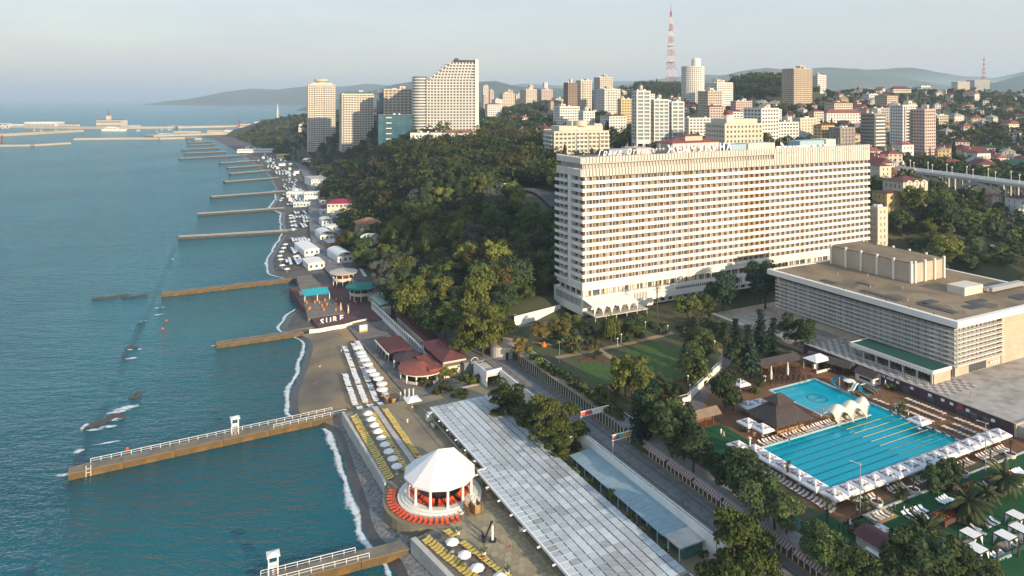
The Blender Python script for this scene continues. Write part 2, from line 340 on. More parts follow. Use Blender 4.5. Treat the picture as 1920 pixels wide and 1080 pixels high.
# ---- far hills: ridges kilometres away, each its own land form with depth
HILLM = M('far_forest', (.035,.05,.028), (.07,.08,.045), .004, rough=1, bump=.5, bscale=.02, detail=8)
def ridge(name, pts, d, depth, seed, amp=1.0, label=''):
    xs = np.array([p[0] for p in pts], float); hs = np.array([p[1] for p in pts], float)
    n = 150; m = 13; V = []; Fc = []
    for i in range(n+1):
        px = lerp(xs[0], xs[-1], i/n); py = np.interp(px, xs, hs)
        for j in range(m+1):
            t = j/m*2-1; dd = d+t*depth
            x = (px-960)*d/F*(1+.0*t)
            ztop = HC-(py-HY)*d/F
            prof = max(0, 1-abs(t)**1.3)
            nz_ = mnoise.fractal(Vector((x*.0013, dd*.0013, seed)), 1.0, 2.0, 5)
            z = -30+(ztop+30)*prof+amp*nz_*ztop*.22*(1-prof*.75)
            V.append((x, dd, max(z, -30)))
    for i in range(n):
        for j in range(m): Fc.append((i*(m+1)+j, (i+1)*(m+1)+j, (i+1)*(m+1)+j+1, i*(m+1)+j+1))
    me = bpy.data.meshes.new(name); me.from_pydata(V, [], Fc); me.polygons.foreach_set('use_smooth', [True]*len(Fc)); me.update(); me.materials.append(HILLM)
    o = place(name, me, kind='structure'); o['label'] = label
ridge('hills', [(340,187),(370,184),(420,173),(480,166),(520,168),(560,163),(610,158),(640,162),(690,156),(740,160),(800,165),(900,172),(1000,178)], 9500, 1500, 1, label='long hazy headland across the bay')
ridge('hills', [(600,192),(660,180),(700,168),(740,156),(775,151),(820,152),(860,156),(900,152),(930,150),(960,158),(1000,163),(1060,166),(1120,168),(1200,160),(1300,158),(1400,170)], 5600, 900, 2, label='wooded hills behind the city towers')
ridge('hills', [(1040,168),(1120,164),(1180,156),(1260,150),(1330,146),(1390,131),(1430,126),(1480,128),(1540,124),(1600,127),(1660,136),(1720,150),(1780,162),(1900,172),(2050,176)], 6800, 1200, 5, label='broad hazy mountain behind the right hand hillside')
ridge('hills', [(860,168),(980,156),(1060,160),(1150,150),(1240,148),(1320,138),(1400,142),(1560,130),(1700,126),(1780,140),(1860,146),(1900,138),(2000,118),(2150,100)], 11500, 1800, 8, label='palest mountains far inland')
ridge('hills', [(1800,178),(1850,164),(1880,152),(1920,140),(1980,130),(2100,126),(2250,150)], 5200, 900, 12, label='hazy hill rising at the right edge')
# ---- unseen hill added behind and right of the viewer, meant to shade the pool
def shade_hill():
    V = []; Fc = []; n, m = 60, 14
    for i in range(n+1):
        s_ = lerp(-120, 560, i/n)                     # across the sun's direction, to the right
        for j in range(m+1):
            a_ = lerp(150, 640, j/m)                 # towards the sun
            cxh, cyh = 120+SUN_AZ[0]*a_+.80*(s_-0), 150+SUN_AZ[1]*a_+.60*(s_-0)
            t = (a_-150)/490; h = (22+50*math.exp(-((t-.35)/.22)**2))*float(smooth(np.array((s_+85)/35.0))*(1-.62*smooth(np.array(s_/28.0))))
            h *= max(0, 1-abs(2*t-1)**4); h += 5*mnoise.noise((cxh*.02, cyh*.02, 3))
            V.append((cxh, cyh, max(h, -1)))
    for i in range(n):
        for j in range(m): Fc.append((i*(m+1)+j, (i+1)*(m+1)+j, (i+1)*(m+1)+j+1, i*(m+1)+j+1))
    return V, Fc
V, Fc = shade_hill()
me = bpy.data.meshes.new('hillside'); me.from_pydata(V, [], Fc); me.update(); me.materials.append(MATS['hill_ground'])
place('hillside', me, kind='structure')  # out of view, added only for the shade it throws
# ---- haze
mb = MB(); mb.box(-31000, 31000, -3000, 35000, -40, 330)
hz = mb.build('haze', bpy.data.materials.new('haze_air')); hm = hz.data.materials[0]; hm.use_nodes = True
for n_ in list(hm.node_tree.nodes):
    if n_.type == 'BSDF_PRINCIPLED': hm.node_tree.nodes.remove(n_)
pv = hm.node_tree.nodes.new('ShaderNodeVolumePrincipled'); pv.inputs['Density'].default_value = 1.05e-4; pv.inputs['Color'].default_value = (.66,.84,1,1); pv.inputs['Anisotropy'].default_value = .1
hm.node_tree.links.new(pv.outputs[0], hm.node_tree.nodes['Material Output'].inputs['Volume'])
tag(hz, 'pale morning haze over sea and city', 'haze', kind='stuff')
# ---- terraces of the resort
def slab(name, u0, u1, v0, v1, z0, z1, mat, label=None):
    m = MB((u0, v0, z0)); m.box(u0, u1, v0, v1, z0, z1)
    o = meshu(name, m, mat, u0, v0, z0, 'structure')
    if label: o['label'] = label
    return o
DECKM = M('deck_concrete', (.27,.225,.145), (.17,.15,.115), .10, rough=.9, bump=.3, bscale=1.2, c3=(.23,.19,.125), detail=7)
mb = MB((52, 50, -2))
ap = [(62+13.6*math.cos(R(a_)), 161+13.6*math.sin(R(a_))) for a_ in range(140, 246, 8)]
mb.prism([(103.8,50),(103.8,216),(52,216),(52,171)]+ap+[(51.4,147.6),(54.6,128),(61.5,97),(73,50)], -2, 3.9)
deck = meshu('sun_deck', mb, DECKM, 52, 50, -2, 'structure'); deck['label'] = 'yellowish concrete sun deck around the white gazebo'
def wallstrip(name, a, b, w_, z0, z1, mat, label):
    m = MB((a[0], a[1], z0)); d = Vector((b[0]-a[0], b[1]-a[1])).normalized(); n_ = Vector((-d.y, d.x))*w_/2
    m.prism([(a[0]+n_.x, a[1]+n_.y), (a[0]-n_.x, a[1]-n_.y), (b[0]-n_.x, b[1]-n_.y), (b[0]+n_.x, b[1]+n_.y)], z0, z1)
    o = meshu(name, m, mat, a[0], a[1], z0)
    tag(o, label, 'wall'); return o
wallstrip('sea_wall', (50.6,147.4), (54.0,128), 1.2, -3, 4.25, PALEC, 'pale concrete sea wall beside the lower yellow loungers')
wallstrip('sea_wall', (54.01,127.99), (62,92), 1.2, -3, 4.25, PALEC, 'stretch of sea wall nearest the viewer')
wallstrip('sea_wall', (51.8,171.5), (51.8,216), .8, -3, 4.2, PALEC, 'pale concrete kerb seaward of the long yellow lounger rows')
def flat(name, pts, z, mat, kind='structure', th=.03, label=None):
    u0, v0 = pts[0]; m = MB((u0, v0, z)); m.prism(pts, z, z+th); o = meshu(name, m, mat, u0, v0, z, kind)
    if label: o['label'] = label
    return o
flat('gravel_terrace', [(51.6,147),(54.9,128),(62.6,97),(68,97),(63.6,128),(58.6,147)], 3.9, M('terrace_gravel', (.19,.165,.14), (.11,.10,.09), 1.2, rough=.95, bump=.8, bscale=3))
flat('lounger_terrace', [(52.4,172),(61.2,172),(61.2,215),(52.4,215)], 3.9, M('terrace_concrete', (.27,.225,.165), (.20,.17,.13), .2, rough=.9))
slab('beach_paving', 73.5, 104, 216.02, 312, -1, 3.05, M('worn_paving', (.20,.18,.16), (.13,.12,.11), .3, rough=.9, bump=.3, bscale=2, detail=8))
# hexagonal paving on the deck
hexm = M('hex_paver', (.36,.29,.17), (.26,.225,.155), .5, rough=.9, rand=.16, bump=.3, bscale=3)
RH = .98; hx = RH*math.sqrt(3); pts = []
for j in range(0, 70):
    for i in range(0, 16):
        u = 60.0+hx*(i+.5*(j % 2)); v = 104+1.5*RH*j
        if u > 74 or v > 168: continue
        if math.hypot(u-62, v-161) < 11.6 or u < 59.6+(147-v)*.31: continue
        pts.append((u, v))
pts.sort(key=lambda p: p[1])
hp = [(RH*.935*math.sin(math.pi/3*q), RH*.935*math.cos(math.pi/3*q)) for q in range(6)]
hmsh = MB().prism(hp, 0, .035, [(a*.97, b*.97) for a, b in hp]).mesh('hex_paver', hexm)
for u, v in pts[:300]: place('hex_paver', hmsh, deck, (u-52, v-50, 5.895+random.uniform(-.004, .008)))
mb = MB()
for u, v in pts[300:]: mb.prism([(u-52+a, v-50+b) for a, b in hp], 5.895, 5.932)
mb.build('hex_pavers', hexm, deck, kind='stuff')
# upper road, garden, pool terrace, plaza
ROADM = M('road_pavers', (.215,.218,.214), (.14,.145,.147), .5, rough=.85, bump=.3, bscale=3, c3=(.18,.184,.183), detail=9)
road = slab('promenade_road', 103.8, 113.0, 50, 226, 0, 8.0, ROADM, 'grey paved upper promenade road')
for u in (106.6, 110.4):
    mb = MB((103.8, 50, 0)); mb.box(u-.14, u+.14, 50, 226, 8.002, 8.006); o = mb.build('paving_stripe', M('red_stripe', (.13,.055,.05), (.10,.06,.055), 1.0), road)
slab('road_bend', 96, 150, 226, 262, 0, 8.1, ROADM)
GRASSM = M('lawn_grass', (.040,.085,.020), (.065,.115,.030), .5, rough=1, bump=.8, bscale=6, c3=(.05,.095,.024), detail=9)
SOIL = M('garden_soil', (.050,.072,.026), (.095,.080,.045), .35, rough=1, bump=.8, bscale=2)
slab('garden', 113.0, 127, 60, 172.2, 0, 11.96, SOIL, 'planted slope between the kiosks and the pool terrace')
slab('garden', 113.0, 152, 172.2, 241, 0, 11.96, SOIL, 'planted garden terrace in front of the white hotel')
slab('garden', 152, 216, 172.2, 241, 0, 11.96, SOIL, 'planted ground between the hotel and the pool')
DECKW = M('pool_deck', (.20,.095,.045), (.14,.068,.035), .35, rough=.8, bump=.2, bscale=2)
PATH = M('garden_path', (.33,.235,.14), (.25,.18,.11), .4, rough=.9)
GRASSA = M('artificial_turf', (.008,.062,.020), (.012,.080,.028), .35, rough=1, detail=8)
PLAZAM = M('plaza_paving', (.42,.385,.35), (.25,.23,.21), .3, rough=.9, bump=.3, bscale=2, c3=(.35,.32,.29), detail=9)
plaza = slab('plaza', 199.6, 330, 60, 172, 0, 15.0, PLAZAM, 'worn pale plaza above the pool')
slab('plaza', 199.6, 330, 172, 218, 0, 13.2, PLAZAM, 'paved yard between the hotel and the concert hall')
# the plaza's big slabs, laid in light and dark pairs
tl = [M('slab_light', (.50,.46,.42), (.42,.39,.35), .6, rand=.08), M('slab_dark', (.24,.21,.20), (.19,.17,.16), .6, rand=.1)]
tm = [MB().box(-.74, .74, -.74, .74, 0, .03).mesh('paving_slab', q) for q in tl]
cells = [(199.9+.75+1.52*i, 125+1.52*j, (i//1+j//1) % 2) for i in range(11) for j in range(31)]
cells.sort(key=lambda c: c[1])
for u, v, q in cells[:300]: place('paving_slab', tm[q], plaza, (u-199.6, v-60, 14.99+random.uniform(0, .008)))
mb = MB((199.6, 60, 0))
for u, v, q in cells[300:]:
    mb.m = q; mb.box(u-.74, u+.74, v-.74, v+.74, 14.99, 15.022)
mb.build('paving_slabs', tl, plaza, kind='stuff')
# ================================================================= WHITE HOTEL
HU0, HU1, HV0, HV1 = 153.9, 327.0, 241.3, 261.5
O = (HU0, HV0, 12.0)
hotel = thingu('hotel', *O, 'long white slab hotel of many balcony floors with ribbed crown above the garden', 'hotel')
HW = M('hotel_white', (.78,.74,.67), (.70,.66,.59), .08, rough=.6, detail=6)
HW2 = M('hotel_panel', (.74,.70,.62), (.66,.62,.55), .3, rough=.65, rand=.05)
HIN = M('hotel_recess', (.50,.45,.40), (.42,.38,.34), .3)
def part(name, mat, fn, parent=hotel, o=O, kind=None, label=None):
    m = MB(o); fn(m); return m.build(name, mat, parent, kind=kind, label=label)
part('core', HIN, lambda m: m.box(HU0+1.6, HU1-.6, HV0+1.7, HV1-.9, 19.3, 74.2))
part('podium', HW, lambda m: (m.box(HU0, 189, HV0, 264, 12, 19.3), m.box(189, HU1, HV0, 264, 14.4, 19.25), m.box(189.2, HU1-1, HV0+1.2, 263.8, 12, 14.42)))
sl_ = MB().box(-.17, .17, -.06, .10, 0, 2.9).mesh('slit_window', GLASS)
for i in range(20): place('slit_window', sl_, hotel, (-.02, 1.6+i*.98, 3.4), R(90))
for i in range(9): place('slit_window', sl_, hotel, (25.5+i*.8, .02, 3.2))
for i in range(16): place('slit_window', sl_, hotel, (69.5+i*1.05, .02, 3.2))
sm_ = MB().box(-.35, .35, -.05, .10, 0, 1.1).mesh('slit_window', GLASS)
for i in range(19): place('slit_window', sm_, hotel, (48+i*1.1, .02, 4.9))
for i in range(12): place('slit_window', sm_, hotel, (89+i*1.1, .02, 4.9))
bm_ = MB().box(-.9, .9, -.05, .10, 0, 1.2).mesh('base_window', DGLASS)
for i in range(16): place('base_window', bm_, hotel, (37+i*4.2, 1.17, .7))
part('gallery_glass', GLASS, lambda m: m.box(HU0+1.55, HU1-1, HV0+1.6, HV1, 19.32, 22.0))
gm = MB().box(-.25, .25, -.2, .3, 0, 2.65).mesh('column', HW)
for i in range(44): place('column', gm, hotel, (1.2+i*3.95, 1.15, 7.3))
for i in range(5): place('column', gm, hotel, (1.2, 2.5+i*4.2, 7.3))
cm_ = [MB().box(-1.0, 1.0, -.03, .03, 0, 2.2).mesh('curtain', M('pale_curtain', (.55,.47,.36), (.62,.56,.46), 2)), MB().box(-.6, .6, -.03, .03, 0, 2.2).mesh('curtain', M('tan_curtain', (.42,.28,.14), (.35,.24,.13), 2))]
for i in range(70):
    if random.random() < .72: place('curtain', random.choice(cm_), hotel, (2.8+i*2.42, 1.52, 7.4))
part('band', HW, lambda m: (m.box(HU0, HU1, HV0, HV0+1.7, 21.9, 23.88), m.box(HU0, HU0+1.6, HV0+1.7, HV1, 21.9, 23.88)))
P = 3.13; Z0 = 23.9; NF = 14
bay = (HU1-HU0-3.0)/52
for f in range(NF):
    z = Z0+f*P
    m = MB(O)
    m.box(HU0-.25, HU1, HV0-.35, HV0+1.8, z, z+.36)               # floor slab edge
    m.box(HU0+.02, HU1-.02, HV0-.12, HV0+.06, z+.50, z+1.42)      # parapet
    m.box(HU0+1.0, HU1-.3, HV0-.02, HV0+.02, z+.34, z+.52)
    m.build('balcony', HW, hotel)
    m = MB(O)                                                     # end face towards the sea
    m.box(HU0-.25, HU0+1.5, HV0+1.82, HV0+8.6, z, z+.36); m.box(HU0-.12, HU0+.06, HV0+.1, HV0+8.6, z+.50, z+1.42)
    m.build('balcony', HW, hotel)
    m = MB(O)
    m.box(HU0-1.1, HU0+1.5, HV0+11.0, HV1+.1, z, z+.34); m.box(HU0-1.1, HU0-.92, HV0+11.0, HV1+.1, z+.45, z+1.3); m.box(HU0-1.08, HU0+1.4, HV0+10.9, HV0+11.05, z+.45, z+1.3)
    m.build('balcony', HW, hotel)
part('pier', HW, lambda m: m.box(HU0-.3, HU0+2, HV0+8.6, HV0+10.8, 21.9, 67.9))
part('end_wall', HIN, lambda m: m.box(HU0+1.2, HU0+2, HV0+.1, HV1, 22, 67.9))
ew = MB().box(-.06, .1, -.8, .8, 0, 1.5).mesh('end_window', DGLASS)
for f in range(NF):
    for dv in (2.6, 6.4, 14.5, 18.2): place('end_window', ew, hotel, (1.18, dv, Z0-12+f*P+1.45))
pm = MB().box(-.1, .1, .1, 1.75, 0, NF*P).mesh('partition', HW)
for b in range(53): place('partition', pm, hotel, (1.5+b*bay, 0, Z0-12+.02))
for b in (16.5, 27, 38):
    part('expansion_joint', M('rust_pipe', (.30,.12,.07)), lambda m: m.tube((HU0+b*bay, HV0-.42, 22), (HU0+b*bay, HV0-.42, 75.4), .07))
# rooms: a window with curtain and a strip of wall in every bay
RB = M('bronze_window', (.10,.055,.03), (.17,.10,.055), .9, rough=.25, rand=.35, spec=.6)
RC = M('ochre_curtain', (.42,.23,.09), (.33,.17,.07), 1.1, rough=.8, rand=.3)
RG = M('grey_curtain', (.38,.34,.32), (.30,.27,.25), 1.1, rough=.8, rand=.25)
RM = M('room_wall', (.60,.52,.43), (.54,.47,.39), .5)
def room(kind):
    m = MB(); w_ = bay-.2
    if kind == 3:
        for i in range(6): m.m = (2, 0, 2, 1)[i % 4]; m.box(.05+i*w_/6, .05+(i+1)*w_/6-.06, 0, .08, 0, 2.85)
    else:
        m.m = 1; m.box(.05, .42, 0, .10, 0, 2.85)
        m.m = 0; m.box(.42, .42+.95, -.02, .08, 0, 2.85)
        m.m = (2, 3, 0)[kind]; m.box(1.37, 1.37+.6, 0, .07, 0, 2.85)
        m.m = 3; m.box(1.97, w_, -.03, .09, 0, 2.85)
    return m.mesh('room_window', RB, RC if kind == 3 else RM, RC, RG)
rooms = [room(k_) for k_ in range(4)]
cells = []
for f in range(NF):
    for b in range(52):
        k_ = 3 if (b in (26, 27, 28, 29, 30) or (b in (0, 1) and f > 0 and False)) else random.choice((0, 0, 1, 2, 2))
        cells.append((b, f, k_))
cells.sort(key=lambda c: c[0]+abs(c[1]-7)*.3)
rest = [MB() for _ in range(1)][0]
def add_mesh(mb_, me, off, mi=None):
    base = len(mb_.v); mb_.v += [(v.co.x+off[0], v.co.y+off[1], v.co.z+off[2]) for v in me.vertices]
    mb_.f += [tuple(i+base for i in p.vertices) for p in me.polygons]; mb_.mi += [p.material_index for p in me.polygons]
rest3 = MB()
for n_, (b, f, k_) in enumerate(cells):
    off = (1.5+b*bay+.1, 1.62, Z0-12+f*P+.28)
    if n_ < 300: place('room_window', rooms[k_], hotel, off)
    else: add_mesh(rest3 if k_ == 3 else rest, rooms[k_], off)
rest.build('room_windows', [RB, RM, RC, RG], hotel, kind='stuff'); rest3.build('room_windows', [RB, RC, RC, RG], hotel, kind='stuff')
# ribbed crown
pw = 173.1/108
def crown_panel(h): return MB().prism([(.22, -.10), (pw*.5, -.55), (pw-.22, -.10), (pw-.22, .5), (.22, .5)], 0, h).mesh('crown_panel', HW2)
lo, up, fu = crown_panel(3.1), crown_panel(2.7), crown_panel(7.9)
for i in range(108):
    if i < 66:
        place('crown_panel', lo, hotel, (i*pw, 0, 55.7)); place('crown_panel', up, hotel, (i*pw, 0, 60.9))
    else: place('crown_panel', fu, hotel, (i*pw, 0, 55.7))
for i in range(13):
    place('crown_panel', lo, hotel, (0, 20.3-i*1.56, 55.7), R(-90)); place('crown_panel', up, hotel, (0, 20.3-i*1.56, 60.9), R(-90))
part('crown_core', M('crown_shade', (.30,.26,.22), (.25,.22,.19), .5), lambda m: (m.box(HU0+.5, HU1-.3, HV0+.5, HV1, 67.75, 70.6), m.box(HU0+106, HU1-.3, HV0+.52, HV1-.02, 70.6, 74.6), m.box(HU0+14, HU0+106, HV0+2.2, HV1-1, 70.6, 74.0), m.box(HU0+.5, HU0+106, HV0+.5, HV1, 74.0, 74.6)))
part('terrace_wall', M('maroon_wall', (.20,.06,.06)), lambda m: m.box(HU0+6, HU0+14, HV0+3, HV0+3.4, 70.62, 73.9))
tw = MB().box(-.62, .62, -.03, .03, 0, 2.2).mesh('crown_window', GLASS); tw2 = MB().box(-.62, .62, -.03, .03, 0, 2.2).mesh('crown_window', M('amber_blind', (.36,.24,.12), (.44,.34,.2), 1))
for i in range(57): place('crown_window', tw if random.random() < .8 else tw2, hotel, (14.9+i*1.6, 1.96, 58.75))
cf = MB().box(-.10, .10, -.3, .4, 0, 2.3).mesh('crown_fin', HW2)
for i in range(67): place('crown_fin', cf, hotel, (i*pw, .05, 58.75))
vent = MB().box(-.2, .2, -.1, .1, 0, .5).mesh('vent_hole', DGLASS)
for i in (68, 69, 71, 72, 74, 80, 82, 85, 87, 91, 94, 97, 98, 99, 105, 106, 107): place('vent_hole', vent, hotel, (i*pw-.8, -.40, 61.3+random.choice((0, 0, -.9))))
part('roof', M('roof_felt', (.20,.17,.13), (.14,.12,.10), .3), lambda m: m.box(HU0+.6, HU1-.4, HV0+.6, HV1-.2, 74.6, 74.75))
part('roof_railing', M('rail_grey', (.25,.22,.2)), lambda m: [m.box(HU0+.4, HU1-.4, HV0+.45, HV0+.5, 75.5+q*.35, 75.55+q*.35) for q in range(2)] + [m.box(HU0+.4+i*2, HU0+.46+i*2, HV0+.45, HV0+.51, 74.6, 75.95) for i in range(86)])
BLUEB = M('blue_cladding', (.28,.40,.46), (.34,.45,.50), .5); PINKB = M('pink_plaster', (.55,.44,.38), (.5,.40,.35), .4)
def roofbox(u0, u1, v0, v1, h, mat): return part('roof_cabin', mat, lambda m: m.box(u0, u1, v0, v1, 74.76, 74.76+h))
roofbox(184, 192, 246, 256, 3.2, PINKB)
roofbox(205, 232, 248, 259, 4.6, PINKB)
part('cabin_roof', REDROOF, lambda m: m.hip(205, 232, 248, 259, 79.38, 1.6, o=.6)); roofbox(214, 224, 250, 257, 7.4, PINKB); part('cabin_roof', REDROOF, lambda m: m.hip(214, 224, 250, 257, 82.18, .6, o=.4))
roofbox(236, 246, 245, 252, 3.2, BLUEB); roofbox(246.1, 263, 244, 252, 3.4, PLASTER)
roofbox(281, 298, 245, 252, 3.6, BLUEB); roofbox(298.1, 305, 244, 252, 4.0, PLASTER)
roofbox(172, 184, 249, 252, 3.0, M('grey_screen', (.26,.27,.30)))
acm = MB().box(-.6, .6, -.6, .6, 0, 1.5).mesh('air_conditioner', WMETAL)
for i in range(22): place('air_conditioner', acm, hotel, (111+i*1.6-HU0+154+random.uniform(-.2, .2), 3.2+random.uniform(0, 1.4), 62.76))
anm = MB().tube((0, 0, 0), (0, 0, 5.5), .07, .04).box(-.5, .5, -.04, .04, 3.6, 3.7).box(-.35, .35, -.04, .04, 4.4, 4.5).mesh('antenna', WMETAL)
dsh = MB().lathe([(.0, .0), (.5, .08), (.9, .35)], n=10).tube((0, 0, -1.2), (0, 0, 0), .06).mesh('satellite_dish', WMETAL)
for i in range(46): place('antenna', anm, hotel, (random.choice((random.uniform(24, 46), random.uniform(92, 118), random.uniform(118, 165))), random.uniform(4, 17), 62.76), random.uniform(0, 6), scale=random.uniform(.45, 1.0))
for i in range(16):
    o_ = place('satellite_dish', dsh, hotel, (random.uniform(35, 160), random.uniform(3, 15), 64.2)); o_.rotation_euler = (R(60), 0, random.uniform(-1, 1))
# roof lettering
LET = M('sign_white', (.82,.82,.80), rough=.5)
def lettering(body, u0, u1, v, z, size, shear=0.0, bold=.05, mat=LET):
    step = (u1-u0)/max(1, len(body)-1)
    for i, ch in enumerate(body):
        if ch == ' ': continue
        me = text_mesh(ch, size, .12, shear, bold); me.materials.clear(); me.materials.append(mat)
        o_ = place('sign_letter', me, hotel, (u0+i*step-HU0, v-HV0, z-12)); o_.rotation_euler = (R(90), 0, 0)
lettering('**** ', 190.5, 198, 243.2, 76.2, 2.4)
lettering('ЖЕМЧУЖИНА', 200.5, 233.5, 243.2, 75.7, 4.6, bold=.12)
lettering('Гранд Отель', 163, 187, 242.6, 75.9, 3.2, .35, .03)
part('sign_frame', STEEL, lambda m: [m.bar((HU0+46+i*3.6, HV0+2.0, 75.4), (HU0+46+i*3.6, HV0+3.6, 74.8), .1, .1) for i in range(10)]+[m.box(HU0+44, HU0+82, HV0+1.95, HV0+2.05, 75.5, 75.62), m.box(HU0+8, HU0+35, HV0+1.35, HV0+1.45, 75.6, 75.7)])
# restaurant terrace on stilts in front of the sea-side corner
OT = (156, 232.5, 12)
ter = thingu('restaurant_terrace', *OT, 'raised restaurant terrace on stilts under a white canopy beside the hotel corner', 'terrace')
pt = lambda n, mt, fn, **k: part(n, mt, fn, parent=ter, o=OT, **k)
pt('floor', PALEC, lambda m: m.box(154.2, 180, 232.5, 241.2, 13.6, 14.0))
pt('canopy', FABRIC, lambda m: m.add([(154.0,233.3,17.5),(175.5,233.3,17.2),(175.5,241.2,18.6),(154.0,241.2,18.6),(154.0,233.3,17.35),(175.5,233.3,17.05)], [(0,1,2,3),(4,5,1,0)]))
for i in range(6):
    pt('post', WMETAL, lambda m: m.box(154.3+i*4.15, 154.5+i*4.15, 233.5, 233.7, 14.0, 17.2)); pt('stilt', PALEC, lambda m: m.box(154.3+i*5, 154.6+i*5, 232.8, 233.1, 12, 13.6))
for i in range(5):
    a = 154.5+i*4.15
    pt('drape', FABRIC, lambda m: (m.add([(a,233.45,17.2),(a+1.2,233.45,17.2),(a+.25,233.5,15.2),(a,233.5,14.2)], [(0,1,2,3)]), m.add([(a+2.9,233.45,17.2),(a+4.0,233.45,17.2),(a+4.0,233.5,14.2),(a+3.8,233.5,15.2)], [(0,1,2,3)])))
tb = MB().box(-.45, .45, -.45, .45, .70, .76).tube((0,0,0), (0,0,.7), .05).mesh('dining_table', WOOD)
for i in range(9):
    for j in range(2):
        o_ = place('dining_table', tb, None, (*xy(157+i*2.4, 235.4+j*2.6), 14.0), TH); tag(o_, 'small dark dining table under the white terrace canopy', 'table', 'tables on the hotel terrace')
# gate wall left of the hotel
m = MB((130, 254, 8)); m.add([(129,252.6,8.05),(153,257,8.05),(153,257,12.6),(129,252.6,12.2),(129,253,8.05),(153,257.4,8.05),(153,257.4,12.6),(129,253,12.2)], [(0,1,2,3),(7,6,5,4),(3,2,6,7),(0,3,7,4),(1,5,6,2)])
tag(meshu('boundary_wall', m, WHITE, 130, 254, 8), 'low white boundary wall left of the hotel base', 'wall')
# ================================================================= CONCERT HALL
OH = (216.5, 131.0, 15.0)
hall = thingu('concert_hall', *OH, 'low wide concert hall wrapped in horizontal sunshade slats under a flat brown roof', 'hall')
ph = lambda n, mt, fn, **k: part(n, mt, fn, parent=hall, o=OH, **k)
BRICK = M('beige_stone', (.50,.42,.32), (.42,.35,.27), .3, rough=.9)
ph('wall', M('hall_wall', (.48,.45,.42), (.36,.34,.32), .3), lambda m: m.box(218.0, 276, 132.5, 200, 8, 31.2))
ph('stone_wall', BRICK, lambda m: m.box(241, 276.2, 131.4, 132.6, 15, 31.2))
for r_ in range(10):      # courses of cut stone
    ph('stone_course', BRICK, lambda m: m.box(241, 276.1, 131.34, 131.42, 15.1+r_*1.6, 15.1+r_*1.6+1.52))
ph('plinth', BRICK, lambda m: (m.box(217.0, 218.2, 132.2, 200, 15, 17.6), m.box(217.2, 241, 131.6, 132.5, 15, 17.6)))
ph('roof_fascia', HW, lambda m: (m.box(214.6, 216.2, 129.2, 203, 30.7, 32.6), m.box(216.2, 278.2, 129.2, 130.8, 30.7, 32.58), m.box(216.2, 278.2, 201.4, 203, 30.7, 32.58), m.box(276.8, 278.2, 130.8, 201.4, 30.7, 32.56)))
ph('roof', M('roof_brown', (.27,.20,.125), (.15,.12,.085), .10, rough=.95, bump=.4, bscale=1, c3=(.21,.16,.105), detail=9), lambda m: m.box(216.15, 276.85, 130.75, 201.45, 31.2, 32.4))
ph('clerestory', GLASS, lambda m: (m.box(217.4, 218.1, 132.0, 200, 29.3, 31.1), m.box(217.5, 241, 131.9, 132.6, 29.3, 31.1)))
wmat = M('hall_pane', (.56,.54,.52), (.26,.27,.29), .6, rough=.3, rand=.3)
wp = MB().box(-.05, .05, -.55, .55, 0, 9.6).mesh('window_strip', wmat)
for i in range(44): place('window_strip', wp, hall, (1.42, 2.5+i*1.5, 4.2))
wp2 = MB().box(-.55, .55, -.05, .05, 0, 9.6).mesh('window_strip', wmat)
for i in range(14): place('window_strip', wp2, hall, (3.2+i*1.55, 1.42, 4.2))
SLAT = M('slat_white', (.68,.65,.60), (.58,.55,.51), .4, rough=.6)
for r_ in range(8):
    z = 18.4+r_*1.42
    ph('slat', SLAT, lambda m: (m.box(215.9, 216.5, 130.9, 200.2, z, z+.30), m.box(215.95, 216.0, 130.95, 200.2, z+.66, z+.78)))
    ph('slat', SLAT, lambda m: (m.box(216.52, 240.8, 130.4, 131.0, z+.003, z+.303), m.box(216.0, 240.8, 130.45, 130.5, z+.66, z+.78)))
po = MB().box(-.06, .06, -.07, .07, 0, 11.6).mesh('slat_post', DARK)
for i in range(32): place('slat_post', po, hall, (.12, .6+i*2.2, 3.2))
for i in range(11): place('slat_post', po, hall, (2.0+i*2.2, .1, 3.2))
dpn = MB().box(-.55, .55, -.05, .1, 0, 2.3).mesh('door_pane', GLASS)
for i in range(7): place('door_pane', dpn, hall, (8.2+i*1.3, .55, .15))
acu = MB().box(-.4, .4, -.2, .15, 0, .7).mesh('air_conditioner', WMETAL)
for i in range(4): place('air_conditioner', acu, hall, (18.5+i*1.3, .35, 1.2))
# stage tower on the roof
ph('stage_tower', BRICK, lambda m: m.box(245.6, 264.2, 164.2, 199, 32.4, 39.4))
ph('stage_roof', MATS['roof_brown'], lambda m: m.box(245.4, 264.4, 164.0, 199.2, 39.4, 39.7))
pl_ = MB().box(-.35, .35, -.35, .35, 0, 7.9).mesh('pilaster', HW)
for i in range(6): place('pilaster', pl_, hall, (28.8, 33.4+i*6.8, 17.4)); place('pilaster', pl_, hall, (48, 33.4+i*6.8, 17.4))
for i in range(4): place('pilaster', pl_, hall, (30.4+i*5.6, 32.9, 17.4))
ph('roof_cabin', PLASTER, lambda m: m.box(245.5, 256, 145.5, 151.5, 32.4, 35.2)); ph('roof_duct', STEEL, lambda m: (m.box(257, 276, 143, 145, 33.0, 34.4), m.box(256.1, 257.5, 144, 148, 33, 34.2)))
sk = M('skylight', (.085,.085,.085), (.06,.06,.065), .5)
for a in ((232,240,135,138.6),(224,231,145,148),(238,247,138.6,141),(219.5,222,152,166),(222,225,135,147),(228,230,168,174),(219,221.5,176,182),(257,266,134,138)):
    ph('roof_hatch', sk, lambda m: m.box(*a, 32.4, 32.62))
pm_ = [M('felt_patch_%d' % i, c, tuple(q*.75 for q in c), .4, rough=.95, detail=8) for i, c in enumerate(((.20,.155,.10),(.30,.24,.16),(.16,.13,.10)))]
